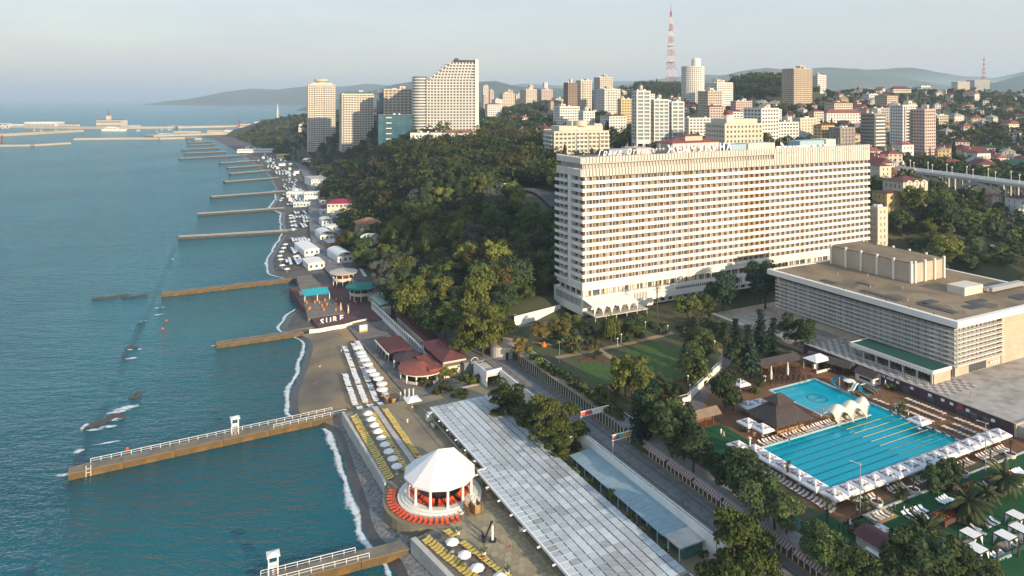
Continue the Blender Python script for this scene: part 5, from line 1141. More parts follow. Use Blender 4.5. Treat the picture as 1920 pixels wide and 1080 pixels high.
def shed(p0, p1, d_, h, label, mat=TH_):
    (u0_, v0_), (u1_, v1_) = uv(*p0, 15), uv(*p1, 15); L = math.hypot(u1_-u0_, v1_-v0_); a = math.atan2(v1_-v0_, u1_-u0_); x, y = xy(u0_, v0_)
    t = thing('shed', (x, y, 12), TH+a, label, 'shed')
    MB().gable(0, L, 0, d_, h, 1.5, 'x', .4).build('roof', mat, t); MB().box(.4, L-.4, d_-.6, d_-.3, 0, h).build('back_wall', WOOD, t)
    for i in range(int(L/3)+1): MB().box(.2+i*2.9, .4+i*2.9, .2, .4, 0, h).build('post', WOOD, t)
shed((1428, 688), (1502, 672), 5, 2.8, 'long dark thatched shed behind the café tables'); shed((1512, 668), (1590, 690), 5, 2.8, 'dark roofed shed beside the plum wall end')
shed((1306, 784), (1350, 772), 3.4, 2.6, 'small brown kiosk with curved roof by the artificial lawn', M('brown_roof', (.24,.17,.12), (.18,.13,.09), 1))
# café furniture
cu_ = MB().lathe([(.05,0),(.05,.5),(.32,.9),(.36,2.2),(.12,4.2),(0,4.3)], n=8).mesh('closed_umbrella', M('closed_cloth', (.62,.56,.48)))
for i, q in enumerate(((1446,716),(1477,708))): tag(place('closed_umbrella', cu_, None, at(*q, 12), scale=1.15), ['tall closed cream umbrella among the café tables, left one', 'tall closed cream umbrella among the café tables, right one'][i], 'umbrella', 'closed umbrellas')
ch_ = MB().box(-.22,.22,-.22,.22,.42,.48).box(-.22,.22,.18,.22,.48,.95).box(-.2,-.16,-.2,-.16,0,.42).box(.16,.2,-.2,-.16,0,.42).box(-.2,-.16,.16,.2,0,.42).box(.16,.2,.16,.2,0,.42).mesh('cafe_chair', M('dark_wicker', (.05,.03,.028)))
tb2 = MB().box(-.4,.4,-.4,.4,.7,.75).box(-.05,.05,-.05,.05,0,.7).mesh('cafe_table', M('dark_table', (.06,.035,.03)))
for i in range(4):
    for j in range(7):
        u, v = uv(1430+j*10.5+i*4, 700+i*7-j*1.2, 12); x, y = xy(u, v); tag(place('cafe_table', tb2, None, (x, y, 12.02), TH), 'dark square café table behind the small basin', 'table', 'café tables')
        for k_ in range(3): a = k_*2.1+i; tag(place('cafe_chair', ch_, None, (x+.8*math.cos(a), y+.8*math.sin(a), 12.02), a-1.57), 'dark wicker café chair behind the small basin', 'chair', 'café chairs')
BLU = M('slide_blue', (.01,.12,.20), rough=.3); 
x, y, _ = at(1574, 727, 12); q = thing('water_slide', (x, y, 12), TH, 'curling dark blue children\'s water slide at the basin edge', 'water slide')
m = MB(); pv_ = None
for k_ in range(26):
    a = k_/25*4.6; p_ = (1.6*math.cos(a)-k_*.03, 1.6*math.sin(a), 3.0-2.7*k_/25)
    if pv_: m.bar(pv_, p_, .9, .16); m.tube((pv_[0]*1.25, pv_[1]*1.25, pv_[2]+.2), (p_[0]*1.25, p_[1]*1.25, p_[2]+.2), .1)
    pv_ = p_
m.build('chute', BLU, q); MB().tube((0,0,0),(0,0,3.2),.15).build('mast', STEEL, q); MB().box(.9, 2.3, -.5, .9, 2.9, 3.05).build('platform', BLU, q)
x, y, _ = at(1605, 735, 12); q = thing('water_slide', (x, y, 12), TH, 'straight white water slide with a blue stand', 'water slide')
m = MB(); pts_ = [(-3.2,0,.25),(-2.2,0,.45),(-1.2,0,1.2),(-.3,0,2.2),(.5,0,2.5)]
for a, b in zip(pts_, pts_[1:]): m.bar(a, b, .9, .14); m.bar((a[0],-.45,a[2]+.2),(b[0],-.45,b[2]+.2),.1,.35); m.bar((a[0],.45,a[2]+.2),(b[0],.45,b[2]+.2),.1,.35)
m.build('chute', HW, q); MB().prism([(0,-.7),(2.6,-.7),(2.6,.7),(0,.7)], 0, 2.4, [(.3,-.5),(1.2,-.5),(1.2,.5),(.3,.5)]).build('stand', BLU, q)
um_ = umbrella('parasol', 1.7, 2.4, HW, 'round white parasol beside the water slides', n_=14, rise=.25); um_.location = at(1592, 728, 12)
# ---- lamps
def pole_lamp(px, py, z, h, label, arms=2):
    x, y, _ = at(px, py, z); t = thing('street_lamp', (x, y, z), TH, label, 'street lamp', 'lamps')
    MB().tube((0,0,0), (0,0,h), .13, .08, 8).build('pole', STEEL, t)
    for i in range(arms):
        a = math.pi*(.92+i*.3) if arms > 1 else 0; e = (2.2*math.cos(a), 2.2*math.sin(a), h+.7)
        MB().tube((0,0,h-.2), e, .05).build('arm', STEEL, t); MB().box(e[0]-.5, e[0]+.1, e[1]-.15, e[1]+.15, e[2]-.05, e[2]+.08).build('lamp_head', STEEL, t)
pole_lamp(1613, 966, 12, 11.0, 'tall steel floodlight pole in front of the umbrella row'); pole_lamp(1848, 884, 12, 11.5, 'tall steel floodlight pole near the right end of the umbrellas'); pole_lamp(1683, 1085, 9, 8.5, 'street lamp with twin heads at the bottom edge')
# white pillar planters
pp = MB().lathe([(.3,0),(.24,.2),(.24,1.5),(.42,1.8),(.42,2.0),(0,2.0)], n=10).mesh('pillar', HW)
for i, q in enumerate(((1406,835),(1434,717),(1680,770),(1777,895),(1607,955))): tag(place('stone_pillar', pp, None, at(*q, 12.02)), ['white pillar at the corner of the artificial lawn','white pillar beside the café hedge','white pillar by the paddling basin','white pillar between the potted palms','white pillar beside the floodlight pole'][i], 'pillar', 'white pillars')
tub = MB().lathe([(1.0,0),(1.3,1.0),(1.15,1.0),(1.0,.85),(0,.85)], n=18)
TUBS = [(1644,948),(1713,925),(1806,893),(1857,870),(1895,857)]
for i, q in enumerate(TUBS):
    t = thing('plant_tub', at(*q, 12.02), 0, ['round white plant tub, first from the left floodlight','round white plant tub, second from the left floodlight','round white plant tub before the hedge gap','round white plant tub left of the right floodlight','round white plant tub nearest the garage'][i], 'plant tub', 'white plant tubs')
    place('tub', tub.mesh('tub', HW), t); MB().lathe([(0,.95),(1.05,.9)], n=14).build('soil', M('tub_flowers', (.12,.03,.06), (.05,.05,.03), 3), t)
# ---- people
def person_mesh(pose):
    b = bmesh.new(); L_ = {}
    J = {'pel':(0,0,.95,.15),'ch':(0,-.02,1.28,.16),'nk':(0,0,1.48,.06),'hd':(0,-.02,1.63,.105),'hd2':(0,-.01,1.72,.08)}
    for s_, n_ in ((-1,'l'),(1,'r')):
        st = (.28*s_ if pose else .0)
        J.update({'hp'+n_:(.10*s_,0,.88,.10),'kn'+n_:(.11*s_,-.06+st*.5,.48,.07),'an'+n_:(.11*s_,st,.08,.045),'to'+n_:(.12*s_,st-.16,.03,.035),
                  'sh'+n_:(.19*s_,0,1.40,.065),'el'+n_:(.27*s_,.03-st*.4,1.13,.045),'wr'+n_:(.27*s_,-.10-st*.9,.92,.032),'ha'+n_:(.27*s_,-.13-st,.84,.04)})
    E_ = [('pel','ch'),('ch','nk'),('nk','hd'),('hd','hd2')]
    for n_ in 'lr': E_ += [('pel','hp'+n_),('hp'+n_,'kn'+n_),('kn'+n_,'an'+n_),('an'+n_,'to'+n_),('ch','sh'+n_),('sh'+n_,'el'+n_),('el'+n_,'wr'+n_),('wr'+n_,'ha'+n_)]
    names = list(J); me = bpy.data.meshes.new('p'); me.from_pydata([J[n_][:3] for n_ in names], [(names.index(a), names.index(c)) for a, c in E_], [])
    o = bpy.data.objects.new('p', me); col.objects.link(o); md = o.modifiers.new('s', 'SKIN'); 
    for i, n_ in enumerate(names): me.skin_vertices[0].data[i].radius = (J[n_][3],)*2; me.skin_vertices[0].data[i].use_root = (i == 0)
    sb = o.modifiers.new('b', 'SUBSURF'); sb.levels = 1
    r_ = bpy.data.meshes.new_from_object(o.evaluated_get(bpy.context.evaluated_depsgraph_get())); bpy.data.objects.remove(o); return r_
PBASE = [person_mesh(0), person_mesh(1)]
SKIN = M('skin', (.42,.25,.17), rough=.6); HAIR = M('hair', (.03,.02,.015))
def person(px, py, z, top, bot, pose, rz, label):
    me = PBASE[pose].copy(); [me.materials.append(q) for q in (SKIN, top, bot, HAIR)]
    for p_ in me.polygons:
        c = p_.center; zz = c.z; p_.material_index = 3 if zz > 1.70 or (zz > 1.6 and c.y > .03) else 0 if zz > 1.47 or (abs(c.x) > .22 and zz < 1.2) else 1 if zz > .95 else 2 if zz > .4 else 0
        p_.use_smooth = True
    o = place('person', me, None, at(px, py, z), rz); tag(o, label, 'person', 'people'); return o
CW, CD, CB, CR = M('cloth_white', (.75,.74,.72)), M('cloth_dark', (.03,.035,.045)), M('cloth_blue', (.08,.16,.25)), M('cloth_red', (.5,.06,.05))
for q in ((1352,815,12.08,CW,CW,0,.3,'person in white standing on the artificial lawn, left one'),(1357,820,12.08,CW,CW,1,2.0,'person in white standing on the artificial lawn, right one'),(1666,963,12.05,CD,CB,0,1,'person in dark shirt in the group by the lower lawn kerb'),(1677,958,12.05,CB,CD,1,2,'person in blue in the group by the lower lawn kerb'),(1672,968,12.05,CD,CD,0,4,'person in black at the front of the lawn group'),(1695,962,12.05,CW,CB,1,1.4,'person in white shirt walking on the lower lawn'),(1711,963,12.05,CD,CD,0,3,'person in dark clothes beside the lawn loungers'),
          (1577,948,12.05,SKIN,CD,0,.5,'person standing at the near umbrella corner'),(764,795,3.93,CW,CW,0,.2,'person in white standing on the deck beside the yellow loungers'),(1540,787,12.05,CW,CB,0,0,'person at the left foot of the tensile canopy'),(1703,780,12.05,CB,CW,0,.4,'person by the umbrella below the plum wall'),(648,633,2.7,CR,CD,0,1,'person in red at the top of the sand'),(1068,640,12.02,CW,CB,1,1,'person in white on the garden path'),(1094,655,12.02,CB,CD,0,2,'person in blue on the garden path')):
    person(*q)

rp_ = random.Random(4); cl_ = (CW, CD, CB, CR, M('cloth_tan', (.35,.25,.15)), M('cloth_green', (.06,.15,.08)))
PPL = [(612,480,3.6,'walking on the seaside promenade'),(606,462,3.6,'walking on the seaside promenade'),(600,448,3.6,'walking on the seaside promenade'),(618,492,3.6,'walking on the seaside promenade'),(598,430,3.6,'walking on the seaside promenade'),(640,560,3.45,'on the red paving by the cafés'),(655,575,3.45,'on the red paving by the cafés'),(670,590,3.45,'on the red paving by the cafés'),(630,545,3.45,'on the red paving by the cafés'),
       (600,690,2.5,'on the open sand by the water'),(622,700,2.6,'on the open sand by the water'),(590,720,2.4,'on the open sand by the water'),(640,660,2.6,'on the open sand by the water'),(700,700,2.8,'between the white loungers'),(820,790,3.93,'on the deck near the pergola corner'),(850,880,3.93,'on the deck behind the gazebo'),(900,960,3.93,'on the deck near the changing cubicle'),(955,1030,3.93,'on the hexagon paving below the pergola'),(1050,745,8.02,'walking along the upper road'),(1110,790,8.02,'walking along the upper road'),(1180,870,8.02,'walking along the upper road'),(1280,950,8.02,'walking along the upper road'),(1010,705,8.02,'walking along the upper road'),(1655,745,12.05,'at the footbridge'),(1600,745,12.05,'beside the water slides'),(1500,720,12.05,'among the café tables'),(1480,830,12.05,'on the bank before the bar'),(1660,722,15.05,'on the plaza tiles'),(1820,745,15.05,'on the plaza'),(1580,650,15.05,'on the plaza tiles')]
PN = ('white', 'black', 'blue', 'red', 'tan', 'green')
for i, (a, b, z, w_) in enumerate(PPL): k_, j_ = rp_.randrange(6), rp_.randrange(6); person(a, b, z, cl_[k_], cl_[j_], i % 2, rp_.uniform(0, 6.28), 'person in %s top and %s trousers %s' % (PN[k_], PN[j_], w_))
# ================================================================= FAR PROMENADE AND BEACH RESTAURANTS
EXC = []           # footprints kept free of trees: x, y, radius
def ribbon(name, pts, w_, z, mat, label=None, kind='structure'):
    m_ = MB(); P_ = [Vector(p[:2]) for p in pts]; L_, R_ = [], []
    for i, p in enumerate(P_):
        d = (P_[min(i+1, len(P_)-1)]-P_[max(i-1, 0)]).normalized(); n_ = Vector((-d.y, d.x))*w_/2
        L_.append(p+n_); R_.append(p-n_)
    zz = z if isinstance(z, (list, tuple)) else [z]*len(P_)
    for i in range(len(P_)-1): m_.quad((*R_[i], zz[i]), (*R_[i+1], zz[i+1]), (*L_[i+1], zz[i+1]), (*L_[i], zz[i]))
    o = m_.build(name, mat, kind=kind)
    if label: o['label'] = label
    return o
PAVE = M('promenade_paving', (.20,.20,.20), (.14,.14,.142), .2, rough=.9, detail=8)
BRICKP = M('red_paving', (.14,.065,.065), (.10,.05,.052), .6, rough=.9)
pr = [at(a, b, 3.6) for a, b in ((655,535),(628,502),(606,470),(597,440),(592,410),(590,385),(588,360),(583,340),(572,320),(560,305),(548,290),(536,278),(524,268))]
ribbon('promenade', pr, 11, 3.6, PAVE, 'grey seaside promenade running into the distance')
for i in range(len(pr)-1): EXC += [(lerp(pr[i][0], pr[i+1][0], t), lerp(pr[i][1], pr[i+1][1], t), 11) for t in (0, .25, .5, .75)]
slab('red_promenade', 62, 104, 300.5, 372, 0, 3.4, BRICKP, 'red brick paving round the round-roofed cafés')
mb = MB((60, 318, -3)); mb.prism([(60.6,316),(77,316),(77,392),(69,392)], -3, 3.6); meshu('quay', mb, M('quay_stone', (.20,.175,.145), (.14,.125,.105), .3, rough=.9, bump=.3, bscale=1.5), 60, 318, -3, 'structure')['label'] = 'stone quay carrying the turquoise roofed pavilion'
# turquoise pavilion
TQ = M('turquoise_sheet', (.015,.30,.36), (.02,.36,.42), .5, rough=.5)
def roofed(name, quad, z, label, cat, mat, h=1.0): pass
u, v = uv(590, 545, 7); t = thingu('pavilion', u, v, 3.6, 'beach pavilion with turquoise corrugated double pitched roof', 'pavilion')
m = MB()
for i in range(12):
    a = -6+i*1.0; m.add([(a,-6.5,3.0),(a+.94,-6.5,3.0),(a+.94,0,4.6),(a,0,4.6)], [(0,1,2,3)]).add([(a,0,4.6),(a+.94,0,4.6),(a+.94,6,3.2),(a,6,3.2)], [(0,1,2,3)])
m.build('roof', TQ, t)
for sx in (-5.7, 0, 5.7):
    for sy in (-6, 5.6): MB().box(sx-.15, sx+.15, sy-.15, sy+.15, 0, 3.1).build('post', WMETAL, t)
MB().box(-5, 5, 7, 15, 0, .1).build('painted_floor', M('mural', (.20,.42,.38), (.42,.38,.3), .5), t)
# disc roofed cafés
def disc_cafe(px, py, z, r_, roofm, label, lower):
    u, v = uv(px, py, z); t = thingu('round_cafe', u, v, 3.45, label, 'café')
    MB().lathe([(0,z-3.45+.5),(r_*.6,z-3.45+.42),(r_,z-3.45+.05),(r_,z-3.45-.35),(r_*.85,z-3.45-.45)], n=32).build('roof', roofm, t)
    k = r_*.72; MB().lathe([(k,2.4),(k,z-3.45-2.6)], n=24).lathe([(k+.3,2.9),(k+.3,3.9),(k+.1,3.9),(k+.1,2.9),(k+.3,2.9)], n=24).build('balcony', PLASTER, t); MB().lathe([(0,2.95),(k+.1,2.95)], n=24).build('floor', PALEC, t)
    MB().lathe([(k*.8,0),(k*.8,2.5)], n=20).build('glazing', GLASS, t); MB().lathe([(k*.55,2.9),(k*.55,z-3.45)], n=20).build('core', M('cafe_red', (.16,.05,.05)), t)
    for i in range(10): a = i*.628; MB().box(k*math.cos(a)-.14, k*math.cos(a)+.14, k*math.sin(a)-.14, k*math.sin(a)+.14, 0, z-3.45).build('column', HW, t)
    if lower: MB().box(2, 14, -r_*.9, r_*.2, 0, 3.0).build('annex', PLASTER, t)
disc_cafe(644, 509, 10.0, 7.2, M('beige_disc', (.50,.43,.36), (.45,.39,.33), .5), 'two storey round café with a beige disc roof', False)
disc_cafe(678, 536, 9.6, 7.6, M('green_disc', (.01,.14,.12), (.015,.17,.14), .4), 'two storey round café with a dark green disc roof', True)
u, v = uv(712, 561, 8.2); t = thingu('awning_row', u, v, 3.4, 'row of green striped awnings beside the green disc café', 'awning')
for i in range(7): MB().add([(-2.6,-9+i*2.2,4.1),(2.2,-9+i*2.2,4.9),(2.2,-7.1+i*2.2,4.9),(-2.6,-7.1+i*2.2,4.1),(-2.6,-9+i*2.2,3.8),(-2.6,-7.1+i*2.2,3.8)], [(0,1,2,3),(4,0,3,5)]).build('awning', M('green_cloth', (.015,.22,.17)), t); MB().box(-2.6, 2.2, -7.08+i*2.2, -6.85+i*2.2, 4.3, 4.85).build('rib', WHITE, t)
MB().box(-1.8, 2.2, -10, 7, 0, 3.9).build('wall', PLASTER, t)
# flowing zigzag wall, letters, kiosk on the sand
t = thingu('zigzag_wall', *uv(578, 622, 3), 2.6, 'low white flowing wall behind the beach letters', 'wall')
pts = [uv(a, b, 3.2) for a, b in ((580,622),(600,620),(625,615),(645,612),(665,606),(688,601))]; u0, v0 = uv(578, 622, 3)
m = MB((u0, v0, 2.6))
for a, b in zip(pts, pts[1:]): m.bar((a[0],a[1],3.3), (b[0],b[1],3.3), .35, 1.6)
m.build('wall', HW, t)
for i, ch in enumerate('SURF'):
    me = text_mesh(ch, 3.4, .2, 0, .06); me.materials.clear(); me.materials.append(LET); x, y, _ = at(604+i*12, 608-i*2.5, 3); o = place('letter', me, None, (x, y, 2.9)); o.rotation_euler = (R(90), 0, R(18)); tag(o, 'free standing white letter %s behind the flowing wall' % ch, 'letter', 'beach letters')
m = MB((80, 300, 3)); [m.tube((62+i*1.6, 303, 2.6), (62+i*1.6, 303, 4.4), .05) for i in range(13)]; m.box(62, 81.5, 302.97, 303.03, 4.3, 4.38); m.box(62, 81.5, 302.98, 303.02, 3.5, 3.56); tag(meshu('railing', m, DARK, 80, 300, 3), 'dark railing behind the beach letters', 'railing')
u, v = uv(681, 622, 3); t = thingu('sand_kiosk', u, v, 2.8, 'small white board kiosk with yellow skirt on the sand', 'kiosk'); MB().box(-1.6, 1.6, -.5, .5, .9, 3.0).build('board', HW, t); MB().box(-1.7, 1.7, -.6, .6, 0, .9).build('skirt', M('skirt_yellow', (.55,.33,.05)), t)
# orange pots and tables on the quay terrace
og_ = MB().lathe([(.25,0),(.4,.6),(.15,1.0),(0,1.4)], n=8).mesh('orange_pot', M('orange_cloth', (.62,.20,.04)))
for i in range(16): a, b = 572+random.random()*95, 560+random.random()*28; tag(place('folded_parasol', og_, None, at(a, b, 3.5), scale=1.2), 'small folded orange parasol on the quay terrace', 'parasol', 'orange parasols on the quay')
cu2 = cu_
for q in ((639,585),(653,590)): tag(place('closed_umbrella', cu2, None, at(*q, 3.5)), 'closed cream umbrella on the quay terrace', 'umbrella', 'closed umbrellas on the quay')
# maroon restaurants on the beach
def hall_box(name, u0, u1, v0, v1, z0, z1, wallm, roofm, label, rh=1.0, kind='flat', posts=0, cat='restaurant'):
    o_ = (u0, v0, z0); t = thingu(name, *o_, label, cat)
    MB(o_).box(u0+.6, u1-.6, v0+.6, v1-.6, z0, z1).build('wall', wallm, t)
    if kind == 'flat': MB(o_).hip(u0, u1, v0, v1, z1, rh, o=.3, k=1.2).build('roof', roofm, t)
    elif kind == 'hip': MB(o_).hip(u0, u1, v0, v1, z1, rh, o=.3).build('roof', roofm, t)
    else: MB(o_).gable(u0, u1, v0, v1, z1, rh, kind, .3).build('roof', roofm, t)
    for i in range(posts): MB(o_).box(u0, u0+.2, v0+i*(v1-v0-.2)/max(1, posts-1), v0+.2+i*(v1-v0-.2)/max(1, posts-1), z0, z1).build('post', WHITE, t)
    x, y = xy((u0+u1)/2, (v0+v1)/2); EXC.append((x, y, .55*max(u1-u0, v1-v0)+2)); return t
t = hall_box('beach_restaurant', 77, 86.4, 252, 268, 3.0, 6.4, DGLASS, MAROON, 'beach restaurant under a broad flat maroon roof with white rim', .5, 'flat', 5)
MB((77,252,3)).box(76.4, 76.7, 252, 268, 5.9, 6.4).build('rim', HW, t)
t = thingu('octagon_pavilion', 82.4, 246.2, 3.0, 'octagonal pavilion with dark maroon roof between the beach restaurants', 'pavilion')
MB().lathe([(0,5.0),(5.6,3.4),(5.6,3.1)], n=8).build('roof', M('plum_roof', (.07,.04,.05), (.05,.03,.04), .8), t); MB().lathe([(5.2,2.8),(5.2,3.15),(4.9,3.15),(4.9,2.8),(5.2,2.8)], n=8).build('beam', HW, t); MB().lathe([(3.4,0),(3.4,3.2)], n=8).build('core', DGLASS, t)
for i in range(8): a = R(45*i); MB().box(5.05*math.cos(a)-.2, 5.05*math.cos(a)+.2, 5.05*math.sin(a)-.2, 5.05*math.sin(a)+.2, 0, 2.9).build('column', HW, t)
t = thingu('rotunda_restaurant', 83.6, 234.2, 3.0, 'half round restaurant terrace under a red fan roof with white columns', 'restaurant')
MB().lathe([(0,5.4),(8.2,3.5),(8.2,3.2)], n=24, a0=R(60), a1=R(300)).build('roof', REDROOF, t); MB().box(0, 5.4, -7.2, 7.0, 3.4, 4.6).build('flat_roof', REDROOF, t)
MB().lathe([(7.8,2.7),(7.8,3.3),(7.4,3.3),(7.4,2.7),(7.8,2.7)], n=24, a0=R(60), a1=R(300)).build('beam', HW, t); MB().lathe([(5,0),(5,3.6)], n=24, a0=R(60), a1=R(300)).build('core', DGLASS, t); MB().lathe([(7.7,0),(7.7,.9),(7.5,.9),(7.5,0)], n=24, a0=R(60), a1=R(300)).build('plinth_wall', BRICK, t)
for i in range(9): a = R(68+28*i); MB().box(7.6*math.cos(a)-.22, 7.6*math.cos(a)+.22, 7.6*math.sin(a)-.22, 7.6*math.sin(a)+.22, 0, 2.8).build('column', HW, t)
t = hall_box('restaurant_house', 88.8, 98.4, 228, 250, 3.0, 9.0, PLASTER, MAROON, 'cream restaurant house with hipped maroon roof facing the pergola', 2.0, 'hip')
MB((88.8,228,3)).box(89.6, 96.5, 228.5, 228.62, 6.9, 8.0).build('window_band', M('brown_louvre', (.14,.10,.07)), t); MB((88.8,228,3)).box(89.28, 89.42, 230, 248, 6.6, 8.2).build('window_band', DGLASS, t)
MB((88.8,228,3)).lathe([(.9,4.6),(.9,5.0),(.5,5.0),(.5,4.6),(.9,4.6)], 96, 228.4, 12).build('crest', LWOOD, t)
t = hall_box('long_arcade', 92.2, 98.2, 250.2, 292, 3.0, 7.4, PLASTER, MAROON, 'long low arcade with maroon lean-to roof behind the restaurants', .8, 'flat')
t = thingu('white_wall', 89.4, 255, 3, 'long white parapet wall with openings behind the beach restaurants', 'wall')
MB((89.4,255,3)).box(89.2, 89.6, 250.5, 318, 3, 7.0).build('wall', WHITE, t)
wo = MB().box(-.06, .02, -.9, .9, 0, 1.5).mesh('opening', M('opening_grey', (.25,.26,.27)))
for i in range(22): place('opening', wo, t, (-.2, -3+i*3.0, 2.0))
for i, (a, b) in enumerate(((756,610),(745,603),(733,590),(722,583))): pass
# columns left by the ruined pergola
cl2 = MB().lathe([(.22,0),(.2,2.6),(.28,2.7),(0,2.7)], n=8).mesh('white_column', HW)
for i, q in enumerate(((751,751),(759,746),(767,745),(775,744))): tag(place('white_column', cl2, None, at(*q, 3.05)), ORD[i]+' free standing white column beside the square umbrella', 'column', 'free standing columns')
# arch gate at the end of the restaurant and the stone path
t = thingu('garden_arch', 99.8, 226.6, 3, 'white arched garden gate beside the restaurant house', 'gate'); [MB().box(a, a+.6, 0, .6, 0, 5.0).build('pier', HW, t) for a in (-.8, 1.2)]; MB().lathe([(1.4,0),(1.1,0)], n=10) if False else None
m = MB(); [m.bar((.5+1.3*math.cos(R(18*k)), .3, 5.0+1.1*math.sin(R(18*k))), (.5+1.3*math.cos(R(18*k+18)), .3, 5.0+1.1*math.sin(R(18*k+18))), .15, .15) for k in range(10)]; m.build('arch', WMETAL, t)
t = thingu('stone_terrace', 90, 216.6, 3.0, 'low stone planting terrace below the restaurant house', 'terrace')
for i in range(12): MB().box(-6+i*1.15, -6+i*1.15+1.1, 0, .8, 0, .9+.2*random.random()).build('stone', BRICK, t)
# ---- long white beach pavilions, tents and kiosks farther on
def lodge(px, py, z, W, D, H, rz, wallm, roofm, label, kind='gable', rh=1.6, cat='building', grp=None, name='beach_lodge'):
    x, y, _ = at(px, py, z); t = thing(name, (x, y, z), rz, label, cat, grp)
    MB().box(-W/2, W/2, -D/2, D/2, -1, H).build('wall', wallm, t)
    if kind == 'vault':
        m_ = MB(); n_ = 8
        for k in range(n_):
            a, b = math.pi*k/n_, math.pi*(k+1)/n_
            m_.quad((-W/2-.3, -D/2*1.05*math.cos(a), H+rh*math.sin(a)), (W/2+.3, -D/2*1.05*math.cos(a), H+rh*math.sin(a)), (W/2+.3, -D/2*1.05*math.cos(b), H+rh*math.sin(b)), (-W/2-.3, -D/2*1.05*math.cos(b), H+rh*math.sin(b)))
        m_.build('roof', roofm, t)
    elif kind == 'hip': MB().hip(-W/2, W/2, -D/2, D/2, H, rh).build('roof', roofm, t)
    elif kind == 'flat': MB().box(-W/2-.3, W/2+.3, -D/2-.3, D/2+.3, H, H+.35).build('roof', roofm, t)
    else: MB().gable(-W/2, W/2, -D/2, D/2, H, rh, 'x').build('roof', roofm, t)
    n_ = max(2, int(W/2.6)); wn = MB().box(-.7, .7, -.05, .08, 0, 1.5).mesh('window', GLASS); wf = MB().box(-.8, .8, -.1, .05, -.12, 0).box(-.8, .8, -.1, .05, 1.5, 1.62).box(-.8, -.7, -.1, .05, 0, 1.5).box(.7, .8, -.1, .05, 0, 1.5).mesh('frame', WHITE)
    for i in range(n_): place('frame', wf, place('window', wn, t, (-W/2+(i+.5)*W/n_, -D/2-.03, max(.5, H-2.4))))
    wn2 = MB().box(-.05, .05, -.6, .6, 0, 1.5).mesh('window', GLASS)
    for i in range(max(1, int(D/3))): place('window', wn2, t, (-W/2-.03, -D/2+(i+.5)*D/max(1, int(D/3)), max(.5, H-2.4)))
    EXC.append((x, y, .5*math.hypot(W, D)+1)); return t
PA = R(112)
VAULT = M('vault_white', (.66,.70,.70), (.60,.64,.65), .6)
lodge(575, 470, 3.2, 26, 9, 3.2, PA+R(8), WHITE, FABRIC, 'long white roofed beach pavilion on the dark sand', 'gable', .8)
lodge(588, 498, 3.2, 15, 9, 3.0, PA+R(6), WHITE, FABRIC, 'shorter white beach pavilion next to the quay', 'gable', .8)
lodge(608, 445, 3.4, 16, 9, 3.0, PA+R(6), WHITE, VAULT, 'white vaulted tent along the promenade, farther one', 'vault', 2.6)
lodge(637, 485, 3.4, 20, 9, 3.4, PA+R(10), WHITE, VAULT, 'white vaulted tent along the promenade, nearer one', 'vault', 2.4)
lodge(622, 462, 3.4, 10, 7, 3.2, PA+R(8), LWOOD, PALEC, 'pale slatted roof shop between the two white tents', 'flat')
lodge(693, 455, 12, 5.5, 11, 4.0, R(-20), WHITE, FABRIC, 'white cabin with rounded roof below the orange roofed villa', 'vault', 1.2, 'cabin')
v_ = lodge(690, 438, 12, 15, 13, 7.5, R(20), M('villa_wall', (.30,.22,.13), (.25,.18,.11), .5), TILEROOF, 'tan villa with orange tiled hip roof at the wood edge', 'hip', 3.0, 'villa')
for i in range(3): MB().lathe([(0,0),(1.3,0)], n=14).build('arched_window', M('arch_cream', (.62,.55,.38)), v_); o = [q for q in col.objects if q.parent == v_][-1]; o.location = (-4.6+i*4.4, -6.58, 3.6); o.rotation_euler = (R(90), 0, 0)
lodge(637, 394, 12, 18, 13, 6, R(10), PLASTER, M('magenta_roof', (.30,.025,.08), (.22,.02,.06), .5), 'villa with bright magenta roof among the trees', 'hip', 3.0, 'villa')
lodge(585, 372, 3.6, 13, 9, 6, R(8), WHITE, WHITE, 'white two storey promenade building with dark openings', 'flat', cat='building')
lodge(593, 345, 4, 34, 18, 7, R(118), WHITE, PALEC, 'large pale beach restaurant with a vaulted skylight', 'flat')
lodge(578, 309, 4, 20, 12, 6, R(118), WHITE, FABRIC, 'white hall beside the far promenade', 'vault', 3)
lodge(530, 296, 4, 18, 14, 5, R(20), PLASTER, M('yellow_roof', (.55,.42,.10)), 'small beach hall with a yellow canopy roof', 'hip', 1.5)
lodge(480, 285, 3.5, 60, 14, 5, R(6), WHITE, VAULT, 'long white hall on stilts at the far beach', 'flat')
for i, (a, b, w_) in enumerate(((545,283,30),(560,293,26),(500,270,40),(530,262,40),(548,272,26))): lodge(a, b, 4, w_, 12, 5, R(100+i*8), WHITE, MAROON if i % 2 else VAULT, ['white far promenade shop under a dull red roof','pale far promenade shop with grey roof','low far hall near the harbour beach','long low hall under the wooded cape','white block at the foot of the cape'][i], 'gable', 1.5)
